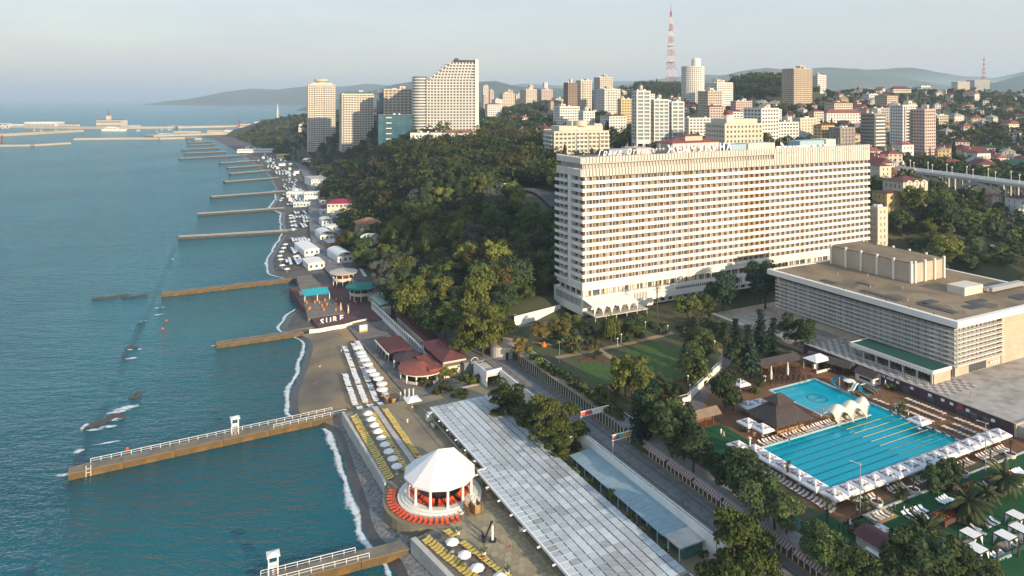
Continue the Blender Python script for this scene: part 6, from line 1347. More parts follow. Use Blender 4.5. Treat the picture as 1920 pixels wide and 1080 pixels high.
# sunbeds, boards and canopies between the far groynes: short white rows lying along the beach
rowm = [MB().box(-L/2, L/2, -.8, .8, .3, .5).box(-L/2, L/2, .5, .8, .5, .9).mesh('sunbed_row', LWH) for L in (7, 12, 18)]
secs = [((575,440),(556,500),3),((578,395),(562,427),4),((572,362),(560,386),5),((548,336),(540,356),5),((528,320),(528,332),6),((508,309),(505,318),7),((478,300),(470,308),8)]
k_ = 0
for a, b, n_ in secs:
    for c in range(6):
        px = lerp(a[0], b[0], .5)-c*6.0+8; py = lerp(a[1], b[1], .5)
        for r_ in range(n_ if n_ < 6 else 4):
            t_ = (r_+.5)/n_; p0 = at(px+(a[0]-b[0])*(.5-t_)*.9, lerp(a[1], b[1], t_), 2.9)
            if p0[0]-coast(p0[1]) < 9 or random.random() < .22: continue
            o = place('sunbed_row', random.choice(rowm), None, p0, R(112)+random.uniform(-.05, .05)); tag(o, 'row of white sunbeds on the dark far beach', 'sunbeds', 'far beach sunbed rows'); k_ += 1
shl = MB().lathe([(1.8,2.1),(1.2,2.5),(0,2.7)], n=8).tube((0,0,0),(0,0,2.4),.06).mesh('thatch_umbrella', FABRIC)
for a, b in ((530,463),(525,470),(520,477),(517,485),(516,492),(518,503),(517,510),(535,408),(532,413),(528,420),(524,427),(522,434),(517,375),(519,368),(515,379)):
    x, y, _ = at(a, b, 2.0); tag(place('beach_parasol', shl, None, (max(x, coast(y)+7), y, 1.6)), 'small white parasol close to the waterline on the far beach', 'parasol', 'far beach parasols')
lodge(554, 366, 3, 15, 12, 3.4, R(8), WHITE, FABRIC, 'flat white awning roof on the beach by the sixth groyne', 'flat', cat='awning')
lodge(566, 386, 3, 14, 6, 3, R(8), M('pale_blue', (.45,.58,.60)), FABRIC, 'pale blue beach hut beside the promenade', 'flat', cat='hut')
# huts, awnings and boards scattered over the far beach
rb = random.Random(8)
hut_m = [MB().box(-w_/2, w_/2, -d_/2, d_/2, 0, 2.6).gable(-w_/2, w_/2, -d_/2, d_/2, 2.6, .8, 'x', .3).mesh('beach_hut', q) for w_, d_, q in ((4, 3, WHITE), (6, 4, FABRIC), (9, 4, VAULT), (5, 3, M('hut_blue', (.30,.45,.50))))]
nh = 0
for i in range(150):
    y = 380+1000*rb.random()**1.6; x = coast(y)+rb.uniform(14, 46); 
    if any((x-a)**2+(y-b)**2 < (r+2)**2 for a, b, r in EXC): continue
    q = rb.random()
    if q < .38: tag(place('beach_hut', rb.choice(hut_m), None, (x, y, 2.6), R(rb.choice((112, 22))+rb.uniform(-8, 8))), 'small pale hut among the sunbeds of the far beach', 'hut', 'far beach huts')
    elif q < .75: tag(place('sunbed_row', rb.choice(rowm), None, (x, y, 2.7), R(112+rb.uniform(-5, 5))), 'row of white sunbeds on the dark far beach', 'sunbeds', 'far beach sunbed rows')
    else: tag(place('beach_parasol', shl, None, (x, y, 2.6)), 'small white parasol in the middle of the far beach', 'parasol', 'far beach parasols inland')
# shops on the landward side of the promenade
for i, (a, b, w_, r_) in enumerate(((604,420,14,'vault'),(603,402,10,'flat'),(601,380,12,'gable'),(600,330,14,'gable'),(590,318,16,'hip'),(574,296,18,'gable'),(562,284,18,'flat'),(552,276,20,'gable'),(612,432,8,'flat'))):
    lodge(a+7, b, 3.8, w_, 8, 3.6, R(114), (WHITE, PLASTER)[i % 2], (VAULT, PALEC, MAROON, REDROOF)[i % 4], ['white vaulted shop beside the promenade','small flat promenade kiosk','gabled promenade shop with dull red roof','red roofed promenade shop','hip roofed promenade café','gabled shop on the far promenade','flat shop on the far promenade','last gabled shop before the cape','tiny kiosk beside the white tent'][i], r_, 1.2, 'shop', name='promenade_shop')
# ---- harbour
HARB = M('harbour_stone', (.47,.41,.33), (.40,.35,.28), .02, rough=.9)
def mole(pts, w_, z, label, h=4.0):
    P_ = [at(a, b, z) for a, b in pts]; x0, y0, _ = P_[0]; m_ = MB((x0, y0, 0))
    for a, b in zip(P_, P_[1:]): m_.bar((a[0],a[1],z-h/2), (b[0],b[1],z-h/2), w_, h)
    o = place('harbour_mole', m_.mesh('harbour_mole', HARB), None, (x0, y0, 0)); tag(o, label, 'mole')
mole([(140,259),(230,258),(300,258),(352,257),(372,259)], 16, 4, 'long pale harbour mole off the far beach', 5)
mole([(-40,272),(60,271),(128,267)], 18, 3, 'rubble breakwater at the left edge', 4); mole([(-60,254),(0,251),(80,247),(150,243)], 26, 6, 'pale quay wall curving out from the left edge', 7)
mole([(60,237),(200,238),(330,237),(420,235),(520,234)], 60, 5, 'main harbour quay across the bay', 6); mole([(280,253),(330,251),(400,249),(470,247),(540,245)], 50, 4, 'inner quay below the wooded cape', 5)
def block(px0, px1, pyb, pyt, d, label, wallm, roofm=None, rz=0.0, cat='building', name='harbour_building', dep=None, kind='flat', floors=0, grp=None):
    x, y, zb = atd((px0+px1)/2, pyb, d); W = (px1-px0)*d/F; H = (pyb-pyt)*d/F; D = dep or W*.5
    t = thing(name, (x, y, zb), rz, label, cat, grp); MB().box(-W/2, W/2, -D/2, D/2, -4, H).build('wall', wallm, t)
    if roofm:
        if kind == 'flat': MB().box(-W/2-.5, W/2+.5, -D/2-.5, D/2+.5, H, H+1).build('roof', roofm, t)
        else: MB().hip(-W/2, W/2, -D/2, D/2, H, H*.35).build('roof', roofm, t)
    if floors:
        m_ = MB(); n_ = max(3, int(W/6)); fh = H/floors
        for f in range(floors):
            for i in range(n_): m_.box(-W/2+(i+.22)*W/n_, -W/2+(i+.78)*W/n_, -D/2-.12, -D/2+.2, f*fh+fh*.25, f*fh+fh*.8)
        m_.build('windows', GLASS, t, kind='stuff')
    EXC.append((x, y, .5*math.hypot(W, D)+1)); return t
HP = M('harbour_cream', (.62,.54,.44), (.56,.48,.39), .02); HWH = M('harbour_white', (.72,.69,.64))
dh = 2300
block(187, 233, 239, 225, dh, 'marine terminal with tall arcade on the harbour quay', HP, MAROON, floors=2); t = block(200, 208, 226, 217, dh, 'red and white spire of the marine terminal', HP, None); MB().tube((0,0,16),(0,0,34),4,.4,8).build('spire', REDROOF, t)
for i, q in enumerate(((55,112,240,229),(112,145,243,233),(18,50,241,233),(-30,14,243,236),(243,262,242,236),(262,300,242,238),(320,345,240,236),(450,480,238,233),(480,510,236,229),(392,425,248,243),(300,330,256,250),(330,372,252,247),(425,470,250,245),(470,505,246,240),(410,418,252,243),(508,525,240,232))):
    block(*q, dh if q[2] < 246 else 1900, ['domed white yacht club hall','low white marina hall','flat pale marina shed','pale shed at the left edge','red roofed customs house','pale warehouse beside the terminal','small harbour office','long cream port house','port house with a low tower','pale boat shed on the inner quay','beach club on the harbour mole','white bathing station','row of boat sheds with dull red roofs','white block by the boat sheds','red lighthouse-like kiosk','cream house below the cape'][i]+' in the far harbour', (HWH, HP)[i % 2], (HWH, MAROON, None, HP)[i % 4], floors=1)
t = block(447, 450, 236, 224, 2200, 'slim red lighthouse in the far harbour', REDROOF); t = block(519, 522, 234, 205, 2000, 'pointed cream spire rising beside the wooded cape', HP); MB().tube((0,0,32),(0,0,62),3.0,.2,8).build('spire', HP, t)
block(2, 5, 266, 254, 1540, 'small red and white harbour beacon on the breakwater', REDROOF)
# yacht and ring sign
x, y, _ = at(212, 246, 0); t = thing('motor_yacht', (x, y, 0), 0, 'large white motor yacht moored before the terminal', 'yacht'); MB().prism([(-30,-5),(24,-5),(36,0),(24,5),(-30,5)], -1, 6, [(-31,-6),(26,-6),(42,0),(26,6),(-31,6)]).build('hull', HWH, t); MB().box(-24, 14, -4.4, 4.4, 6, 10).build('cabin', HWH, t); MB().box(-16, 6, -3.6, 3.6, 10, 13).build('bridge', HWH, t); MB().box(-22, 12, -4.5, 4.5, 7.4, 8.6).build('window_band', GLASS, t)
x, y, _ = atd(10, 249, 2000); t = thing('ring_sign', (x, y, 8), 0, 'white interlocking ring sign on the left quay', 'sign')
for i in range(5):
    m = MB(); cx_, cz_ = (i-2)*6.2, 12-(i % 2)*5
    for k in range(16): a, b = 2*math.pi*k/16, 2*math.pi*(k+1)/16; m.bar((cx_+5*math.cos(a),0,cz_+5*math.sin(a)),(cx_+5*math.cos(b),0,cz_+5*math.sin(b)),1.2,1.2)
    m.build('ring', HWH, t)
mast = MB().tube((0,0,0),(0,0,22),.35,.2,5).prism([(-5,-1),(4,-1),(6,0),(4,1),(-5,1)], 0, 1.6).mesh('sailing_boat', HWH)
for i in range(14): a = random.choice((random.uniform(20,150), random.uniform(240,340), random.uniform(430,500))); tag(place('sailing_boat', mast, None, at(a, 246+random.uniform(-3, 3), .3), random.uniform(-.4, .4), scale=random.uniform(.7, 1.1)), 'small white sailing boat with bare mast in the far harbour', 'boat', 'boats in the harbour')
# ================================================================= CITY TOWERS
CC = dict(cream=M('city_cream', (.60,.52,.42), (.53,.46,.37), .05), white=M('city_white', (.70,.67,.62), (.63,.60,.56), .05), grey=M('city_grey', (.42,.41,.40), (.36,.35,.34), .05), beige=M('city_beige', (.52,.43,.33), (.45,.37,.29), .05),
          pink=M('city_pink', (.55,.42,.37), (.48,.37,.33), .05), brown=M('city_brown', (.26,.18,.14), (.22,.15,.12), .05), taupe=M('city_taupe', (.30,.26,.23), (.25,.22,.2), .05), yellow=M('city_yellow', (.60,.45,.22), (.54,.40,.2), .05), teal=TEAL, red=M('city_red', (.28,.12,.09)))
CG = M('city_glass', (.075,.09,.10), (.13,.15,.16), .2, rough=.2, spec=.5)
CGB = M('city_glass_brown', (.13,.10,.08), (.18,.14,.11), .2, rough=.3)
def grid_walls(t, W, D, H, fl, bays, bayd, wall, z0=0.0, band=.55, pier=.32, balc=None, glass=CG, x0=0.0, y0=0.0, sides=True):
    fh = H/fl; MB().box(x0-W/2+.5, x0+W/2-.5, y0-D/2+.5, y0+D/2-.5, z0-2, z0+H-.2).build('glazing', glass, t)
    m = MB()
    for f in range(fl+1):
        a = z0+f*fh-fh*band*.5; b = z0+f*fh+fh*band*.5
        if f == 0: a = z0-3
        if f == fl: b = z0+H+.8
        m.box(x0-W/2, x0+W/2, y0-D/2, y0+D/2, a, b)
    m.build('floor_bands', wall, t)
    m = MB()
    if pier:
        pw_ = W/bays*pier
        for i in range(bays+1):
            c = x0-W/2+pw_/2+(W-pw_)*i/bays
            for s_ in (-1, 1): yy_ = y0+s_*(D/2-.28); m.box(c-pw_/2, c+pw_/2, yy_-.3, yy_+.3, z0-7.9, z0+H+.5)
        pd_ = D/bayd*pier
        for i in range(bayd+1):
            c = y0-D/2+pd_/2+(D-pd_)*i/bayd
            for s_ in (-1, 1): xx_ = x0+s_*(W/2-.28); m.box(xx_-.3, xx_+.3, c-pd_/2, c+pd_/2, z0-7.9, z0+H+.5)
        m.build('piers', wall, t)
    if balc:
        m = MB()
        for (b0, b1, side) in balc:
            for f in range(1, fl):
                zz = z0+f*fh
                if side == 'f': m.box(x0-W/2+b0*W, x0-W/2+b1*W, y0-D/2-1.4, y0-D/2+.02, zz-.2, zz+.9)
                elif side == 'r': m.box(x0+W/2-.02, x0+W/2+1.4, y0-D/2+b0*D, y0-D/2+b1*D, zz-.2, zz+.9)
                else: m.box(x0-W/2-1.4, x0-W/2+.02, y0-D/2+b0*D, y0-D/2+b1*D, zz-.2, zz+.9)
        m.build('balconies', CC['white'], t)
def tower(px0, px1, pyb, pyt, d, label, wall='cream', rot=24, ratio=.8, fl=None, fh=3.1, bay=3.4, cap=1, band=.5, pier=.3, balc=None, glass=CG, cat='tower block', roofm=None, name='tower_block', rk=.3):
    A = (px1-px0)*d/F; a = R(rot); W = A/(abs(math.cos(a))+ratio*abs(math.sin(a))); D = W*ratio
    x, y, zb = atd((px0+px1)/2, pyb, d); H = (pyb-pyt)*d/F
    x += D*.5*math.sin(a)*0; yc = y+.5*(W*abs(math.sin(a))+D*abs(math.cos(a)))*.6
    x *= yc/y; zb2 = HC-(pyb-HY)*yc/F; H = H*yc/y; W *= yc/y; D *= yc/y
    t = thing(name, (x, yc, zb2), a, label, cat)
    fl = fl or max(2, int(round(H/fh)))
    grid_walls(t, W, D, H, fl, max(2, int(W/bay)), max(2, int(D/bay)), CC[wall] if isinstance(wall, str) else wall, band=band, pier=pier, balc=balc, glass=glass)
    if roofm: MB().hip(-W/2, W/2, -D/2, D/2, H+.8, W*rk*.5, o=.8).build('roof', roofm, t)
    else:
        rf_ = MB().box(-W/2+.6, W/2-.6, -D/2+.6, D/2-.6, H+.5, H+.85).build('roof', GREYC, t)
        for q in range(3): a_, b_ = random.uniform(-.4, .3)*W, random.uniform(-.4, .3)*D; MB().box(a_, a_+1.8, b_, b_+1.4, H+.85, H+2.0).build('roof_vent', WMETAL, rf_)
    if cap:
        for i in range(cap): w_ = W*random.uniform(.14, .3); cx_ = random.uniform(-.3, .3)*W; hc_ = random.uniform(2.2, 4.5); rc_ = MB().box(cx_-w_/2, cx_+w_/2, -D*.2, D*.2, H+.8, H+.8+hc_).build('roof_cabin', CC['cream'], t); MB().tube((cx_, 0, H+.8+hc_), (cx_, 0, H+.8+hc_+random.uniform(2, 5)), .18, .08, 5).build('antenna', STEEL, rc_); MB().box(cx_-w_*.25, cx_+w_*.1, -D*.2-.1, -D*.2+.1, H+1.2, H+2.6).build('louvre', DGLASS, rc_)
    EXC.append((x, yc, .5*math.hypot(W, D)+2)); return t, W, D, H
t, W, D, H = tower(572, 632, 285, 160, 1050, 'cream tower with a saucer shaped crown at the left of the skyline', 'cream', 18, .9, cap=0, balc=[(.25,.55,'f'),(.6,.95,'f')])
MB().lathe([(0,H+9),(W*.27,H+9),(W*.25,H+6),(W*.16,H+5),(W*.2,H+3.4),(W*.2,H+.8)], n=20).build('saucer_crown', CC['cream'], t); MB().box(-W*.4, W*.4, -D*.4, D*.4, H+.8, H+3.4).build('attic', CC['cream'], t)
t, W, D, H = tower(634, 702, 282, 177, 920, 'wide cream block with dark glazed top beside the saucer tower', 'cream', 20, .7, balc=[(.05,.4,'f'),(.1,.9,'r')]); MB().box(-W*.42, W*.42, -D*.35, D*.35, H+.8, H+3.6).build('glass_attic', TEAL, t)
tower(716, 775, 236, 168, 880, 'beige office tower with square windows behind the blue glass block', 'beige', 14, .6, bay=4.6, fh=3.6); tower(705, 720, 240, 175, 885, 'narrow dark teal glass tower', 'teal', 14, 1.2, glass=TEAL)
t, W, D, H = tower(706, 776, 285, 216, 780, 'low blue glass office block at the foot of the stepped hotel', M('blue_clad', (.05,.10,.13)), 12, .6, glass=TEAL, band=.18, pier=.08, bay=6, cap=0)
for i in range(7): MB().box(-W*.28, -W*.12, -D/2-1.2, -D/2, 3+i*H/7, 4+i*H/7).build('white_balcony', CC['white'], t)
# stepped hotel
d = 800; k = d/F; x, y, zb = atd(845, 252, d)
t = thing('stepped_hotel', (x, y, zb), R(10), 'tall pale hotel whose roofline climbs in steps to the right', 'hotel')
fl = 25; fh = 3.25; Wm = 97*k
def step_left(f): return -45*k if f < 19 else lerp(-45*k, 5*k, (f-18)/7.0)
SW = M('stepped_white', (.58,.57,.54), (.52,.51,.49), .05)
for f in range(fl):
    l_ = step_left(f); MB().box(l_, 46*k, -1.2, 14, f*fh, f*fh+1.35).build('floor_band', SW, t)
    MB().box(l_+.8, 46*k, .3, 13, f*fh+1.3, f*fh+fh+.02).build('glazing', CG, t)
    n_ = int((46*k-l_)/3.6); m = MB(); [m.box(l_+i*3.6, l_+i*3.6+1.3, -.6, .5, f*fh+1.3, f*fh+fh+.01) for i in range(n_)]; m.build('piers', SW, t)
    if f >= 18: MB().box(l_-5, l_+1, -1, 12, f*fh+1.0, f*fh+1.3).build('terrace', STEEL, t)
    MB().lathe([(9,f*fh),(9,f*fh+1.6),(0,f*fh+1.6)], -57*k, 7, 20).build('bay_band', SW, t) if f < 20 else None
MB().lathe([(8.2,-8),(8.2,20*fh)], -57*k, 7, 20).build('bay_glass', CG, t)
MB().box(6*k, 48*k, 0, 13, fl*fh, fl*fh+2.6).build('attic', DGLASS, t); MB().box(8*k, 15*k, 2, 9, fl*fh+2.6, fl*fh+4.5).build('roof_cabin', DARK, t)
MB().add([(46*k,-1.5,-8),(62*k,-1.5,-8),(53*k,-1.5,13*.9),(52*k,-1.5,fl*fh+3.4),(46*k,-1.5,fl*fh+3.4),(46*k,14,-8),(62*k,14,-8),(53*k,14,13*.9),(52*k,14,fl*fh+3.4),(46*k,14,fl*fh+3.4)], [(0,1,2,3,4),(9,8,7,6,5),(1,6,7,2),(2,7,8,3),(3,8,9,4)]).build('end_wall', HW, t)
MB().box(-66*k, 48*k, -.5, 13, -12, .02).build('base', CC['white'], t); EXC.append((x, y, 60))
t, W, D, H = tower(768, 830, 296, 250, 690, 'left wing of the white sanatorium palace', 'white', 8, .5, fl=5, cap=0, pier=.5, band=.6, cat='sanatorium', name='sanatorium'); t, W, D, H = tower(830, 893, 290, 250, 700, 'right wing of the white sanatorium palace with orange roof', 'white', 8, .4, fl=5, cap=0, pier=.5, band=.6, roofm=TILEROOF, rk=.15, cat='sanatorium', name='sanatorium')
tower(922, 968, 272, 256, 720, 'low pale school block behind the stepped hotel', 'white', 6, .4, fl=3, cap=0)
# hotel with vertical piers behind the main hotel
t, W, D, H = tower(1020, 1140, 300, 246, 560, 'cream seven storey hotel with tall piers behind the white slab', 'cream', 16, .55, fl=7, cap=0, pier=.3, balc=[(.4,.6,'f'),(.62,.78,'f'),(.82,1.0,'f'),(.1,.9,'l')])
MB().box(-W*.38, W*.42, -D*.35, D*.4, H+.8, H+4.6).build('attic', CC['cream'], t); MB().lathe([(0,H+9),(5,H+8.6),(5,H+4.6)], W*.03, -D*.25, 16).build('drum', CC['cream'], t); MB().box(-W*.12, W*.16, -D*.2, D*.3, H+4.6, H+8.4).build('roof_cabin', CC['cream'], t); [MB().lathe([(2.2,H+4.6),(1.7,H+6.2),(0,H+6.6)], W*a, -D*.3, 10).build('tank', PLASTER, t) for a in (.3, .37)]
# white glass apartment house, stepped
for i, (a, b, tp, lb) in enumerate(((1186, 1218, 172, 'tallest left part of the stepped white apartment house'), (1218, 1252, 188, 'middle part of the stepped white apartment house'), (1252, 1281, 192, 'right part of the stepped white apartment house'))):
    tower(a, b, 262, tp, 600+i*8, lb, 'white', 12, .9, bay=4.4, band=.3, pier=.16, glass=M('pale_glass', (.14,.19,.22), (.2,.25,.28), .2, rough=.15), cap=1)
tower(1057, 1082, 224, 156, 930, 'tall cream and brown tower, left half of a pair', 'brown', 22, 1.0, balc=[(.3,.7,'r')]); tower(1080, 1109, 218, 152, 960, 'tall cream tower, right half of a pair', 'cream', 22, .9, balc=[(.2,.6,'f')])
tower(1120, 1162, 228, 168, 900, 'round shouldered white apartment tower', 'white', 22, .9, balc=[(.2,.8,'f')], cap=2); tower(1114, 1148, 200, 146, 1150, 'cream tower rising behind the white apartment tower', 'cream', 22, .9, cap=2)
# round tower
d = 1080; x, y, zb = atd(1299, 212, d); r_ = 21*d/F; H = 96*d/F-8; t = thing('round_tower', (x, y, zb), 0, 'round white tower flaring slightly towards its top', 'tower'); fl = 24; fh = H/fl
MB().lathe([(r_*.90,-10),(r_*.90,H)], n=32).build('glazing', CG, t)
for f in range(fl+1): q = r_*(.94+.06*f/fl); MB().lathe([(q*.9,f*fh-.7),(q,f*fh-.7),(q,f*fh+.9),(q*.9,f*fh+.9)], n=32).build('floor_band', CC['white'], t)
m = MB(); [m.box(r_*.96*math.cos(i*.196)-.5, r_*.96*math.cos(i*.196)+.5, r_*.96*math.sin(i*.196)-.5, r_*.96*math.sin(i*.196)+.5, -10, H) for i in range(32)]; m.build('piers', CC['white'], t)
MB().lathe([(0,H+14),(r_*.35,H+13),(r_*.42,H+10),(r_*.42,H)], r_*.3, 0, 16).build('crown', CC['white'], t); MB().lathe([(0,H+1),(r_,H+1)], n=32).build('roof', GREYC, t); EXC.append((x, y, r_+3))
tower(1310, 1352, 224, 172, 900, 'grey cream apartment block in front of the round tower', 'beige', 24, .9, balc=[(.1,.5,'r')]); tower(1324, 1372, 222, 156, 1000, 'white angular block right of the round tower', 'white', 24, .9, cap=3)
t, W, D, H = tower(1326, 1426, 276, 232, 560, 'cream neoclassical house with a maroon dome on its roof', 'cream', 20, .7, fl=5, cap=0, pier=.5, band=.55); MB().box(-W*.4, W*.4, -D*.4, D*.4, H+.8, H+4.2).build('attic', CC['cream'], t); MB().lathe([(3.6,H+4),(3.6,H+7.6)], -W*.2, -D*.1, 12).build('drum', CC['white'], t); MB().lathe([(4.2,H+7.6),(3.6,H+9.4),(2,H+11),(0,H+11.6)], -W*.2, -D*.1, 16).build('dome', REDROOF, t)
tower(1396, 1458, 272, 204, 610, 'white and dark banded apartment slab', 'white', 30, .9, balc=[(.1,.95,'r')], glass=CGB)
tower(1467, 1522, 210, 130, 1000, 'solitary beige high-rise with a jagged roofline', 'beige', 26, .6, bay=2.6, fh=2.7, band=.42, pier=.25, cap=3, glass=CGB); tower(1522, 1547, 172, 142, 1150, 'white terraced block half hidden behind the beige high-rise', 'white', 20, .9, fh=3.4)
tower(1557, 1600, 272, 240, 620, 'dull brown low block behind the hotel roof', 'taupe', 20, .8, cap=0, pier=.5); tower(1614, 1660, 278, 214, 620, 'taupe apartment tower with ribbon balconies', 'taupe', 30, .8, band=.5, pier=0, balc=[(.0,.75,'f')])
t, W, D, H = tower(1672, 1716, 296, 198, 680, 'left wing of the white pink apartment tower', 'white', 20, .8, bay=2.8, fh=3, balc=[(.1,.4,'f')], glass=CGB); tower(1710, 1751, 300, 206, 670, 'right wing of the white pink apartment tower', 'pink', 26, .9, bay=2.8, fh=3, balc=[(.3,.9,'r')], glass=CGB)
tower(1488, 1530, 250, 222, 700, 'plain pale yellow house row behind the slab hotel', 'cream', 16, .6, cap=0, pier=.55, band=.55); tower(1542, 1612, 234, 213, 850, 'long white house with red roof on the hillside', 'white', 6, .3, cap=0, pier=.5, roofm=REDROOF, rk=.2); tower(1460, 1490, 262, 240, 660, 'teal roofed house beside the apartment slab', 'white', 14, .8, cap=0, roofm=GREENROOF)
tower(1282, 1335, 250, 222, 720, 'low white office below the round tower', 'white', 10, .6, cap=0)
# far clusters of towers
far = [(903,916,198,162,1700),(905,912,215,178,1400),(922,942,212,187,1500),(936,965,208,176,1600),(948,962,205,170,1700),(975,1006,206,168,1700),(1008,1036,206,168,1720),(1018,1027,180,155,2300),(990,1000,182,160,2300),(1036,1056,210,186,1500),(964,976,205,178,1800),(915,926,200,170,1900),(1082,1092,178,160,2300),(1163,1175,200,172,1500),(1400,1410,180,166,1800)]
for i, q in enumerate(far): tower(*q, '%s distant block of the hazy middle skyline, counted from the left' % ORD[i], ('cream','pink','white','cream','beige')[i % 5], 20+i % 3*6, .9, bay=4.5, cap=1)
for i, q in enumerate(((1787,1815,168,154,2200),(1816,1852,170,151,2250),(1852,1870,170,155,2300),(1800,1832,188,176,1400))): tower(*q, ORD[i]+' low block on the right hand ridge', ('cream','grey','teal','pink')[i], 10, .6, cap=0)
tower(1720, 1742, 176, 162, 1500, 'domed white villa on the ridge', 'white', 10, .7, cap=0, fl=3); tower(1668, 1706, 182, 168, 1250, 'long maroon roofed house on the ridge', 'cream', 8, .4, cap=0, fl=3, roofm=MAROON)
# mid-rise blocks filling the streets between the towers
rq = random.Random(21)
MR = [(1040,228,1000),(1062,236,820),(1100,236,780),(1150,240,760),(1172,232,820),(1215,214,1000),(1240,206,1150),(1262,205,1200),(1338,232,800),(1378,232,760),(1390,212,950),(1384,196,1150),(1440,230,850),(1452,212,1050),(1466,262,640),(1530,236,800),(1545,262,640),(1572,222,900),(1606,214,1000),(1632,198,1200),(1650,228,850),(1662,208,1050),(1760,236,850),(1784,216,1050),(1830,206,1250),(1868,200,1350),(1896,214,1150),(1760,196,1350),(1700,186,1500),(925,232,1050),(948,226,1200),(986,222,1350),(1014,218,1500),(1000,210,1900),(1060,204,2000),(1130,196,2100),(1195,190,2100),(1240,188,2200)]
for i, (a, b, d) in enumerate(MR):
    w_ = rq.uniform(16, 34)*F/d; h_ = rq.choice((4, 5, 5, 6, 7, 9))*3.1*F/d; cn = rq.choice(('cream','white','white','beige','pink','grey','yellow'))
    rf = rq.choice((None, None, REDROOF, MAROON)); tower(a-w_/2, a+w_/2, b+4, b-h_, d, '%s mid-rise block, %s roof, %s %s street block' % (cn, 'flat' if rf is None else 'red' if rf is REDROOF else 'maroon', ORD[i % 20], 'inner' if i < 20 else 'outer'), cn, rq.uniform(8, 36), rq.uniform(.5, .9), cap=rq.choice((0, 1)), roofm=rf, rk=.18, bay=3.2, name='apartment_block', cat='apartment block')
# mast
def lattice(px, pyb, pyt, d, w0, label):
    x, y, zb = atd(px, pyb, d); H = (pyb-pyt)*d/F; t = thing('radio_mast', (x, y, zb), .4, label, 'radio mast'); n_ = 11
    RM_, WM_ = M('mast_red', (.45,.07,.05)), M('mast_white', (.70,.66,.62))
    for s_ in range(n_):
        a, b = (s_/n_)**.95, ((s_+1)/n_)**.95; m = MB(); wa, wb = w0*(1-a*.88)/2, w0*(1-b*.88)/2; za, zc = H*a*.9-4*(s_ == 0), H*b*.9; cs_ = ((-1,-1),(1,-1),(1,1),(-1,1))
        for i in range(4):
            p, q = cs_[i], cs_[(i+1) % 4]; r_ = .3
            m.tube((p[0]*wa,p[1]*wa,za),(p[0]*wb,p[1]*wb,zc),r_*1.3,None,4); m.tube((p[0]*wa,p[1]*wa,za),(q[0]*wb,q[1]*wb,zc),r_*.7,None,4); m.tube((q[0]*wa,q[1]*wa,za),(p[0]*wb,p[1]*wb,zc),r_*.7,None,4); m.tube((p[0]*wb,p[1]*wb,zc),(q[0]*wb,q[1]*wb,zc),r_,None,4)
        m.build('lattice_section', RM_ if s_ % 2 == 0 else WM_, t)
    MB().tube((0,0,H*.9),(0,0,H),.8,.3,6).build('antenna', RM_, t)
    for f in (.3, .52, .74): q = w0*(1-f*.88)/2+1.2; MB().box(-q, q, -q, q, H*f*.9, H*f*.9+1).build('platform', RM_, t)
lattice(1258, 158, 6, 1600, 17, 'tall red and white lattice radio mast on the skyline'); lattice(1845, 158, 105, 2600, 15, 'small far radio mast above the right hand ridge')
# ---- houses on the hillside
ROOFS = [REDROOF, MAROON, TILEROOF, GREYC, GREENROOF]; WALLS = [CC['white'], CC['cream'], CC['yellow'], CC['pink'], CC['beige']]
RN = ['red', 'maroon', 'orange tiled', 'grey', 'green']; WN = ['white', 'cream', 'yellow', 'pinkish', 'beige']
def house(x, y, W, D, H, rz, wi, ri, label, grp=None, kind='gable', fl=2):
    z = ground(x, y); t = thing('house', (x, y, z), rz, label, 'house', grp)
    MB().box(-W/2, W/2, -D/2, D/2, -4, H).build('wall', WALLS[wi], t)
    rf_ = (MB().gable(-W/2, W/2, -D/2, D/2, H, W*.28, 'y', .6) if kind == 'gable' else MB().hip(-W/2, W/2, -D/2, D/2, H, W*.26, o=.7)).build('roof', ROOFS[ri], t)
    MB().box(W*.18, W*.18+.7, D*.1, D*.1+.7, H+.2, H+W*.3+.9).build('chimney', BRICK, rf_); MB().box(-W*.08, W*.08, -D/2-.1, -D/2+.1, 0, 2.1).build('door', WOOD, t)
    m = MB(); n_ = max(2, int(W/2.8)); nd = max(2, int(D/3)); fh = H/fl
    for f in range(fl):
        for i in range(n_): m.box(-W/2+(i+.3)*W/n_, -W/2+(i+.7)*W/n_, -D/2-.08, -D/2+.2, f*fh+fh*.3, f*fh+fh*.78)
        for i in range(nd):
            for s_ in (-1, 1): m.box(s_*W/2-.08, s_*W/2+.08, -D/2+(i+.3)*D/nd, -D/2+(i+.7)*D/nd, f*fh+fh*.3, f*fh+fh*.78)
    m.build('windows', CG, t, kind='stuff'); EXC.append((x, y, .5*math.hypot(W, D)+.5)); return t
rng = random.Random(11); cnt = 0
HZ = [(1375,1465,160,215,950,1250,12),(1480,1680,195,265,640,1000,46),(1560,1700,165,200,1050,1450,26),(1700,1920,168,240,900,1700,62),(1755,1920,230,330,560,900,34),(1100,1190,195,250,750,1100,14),(900,1050,215,300,620,1000,18),(1630,1700,285,330,480,620,9),(1190,1300,200,245,750,1000,10),(540,572,222,240,1100,1300,3)]
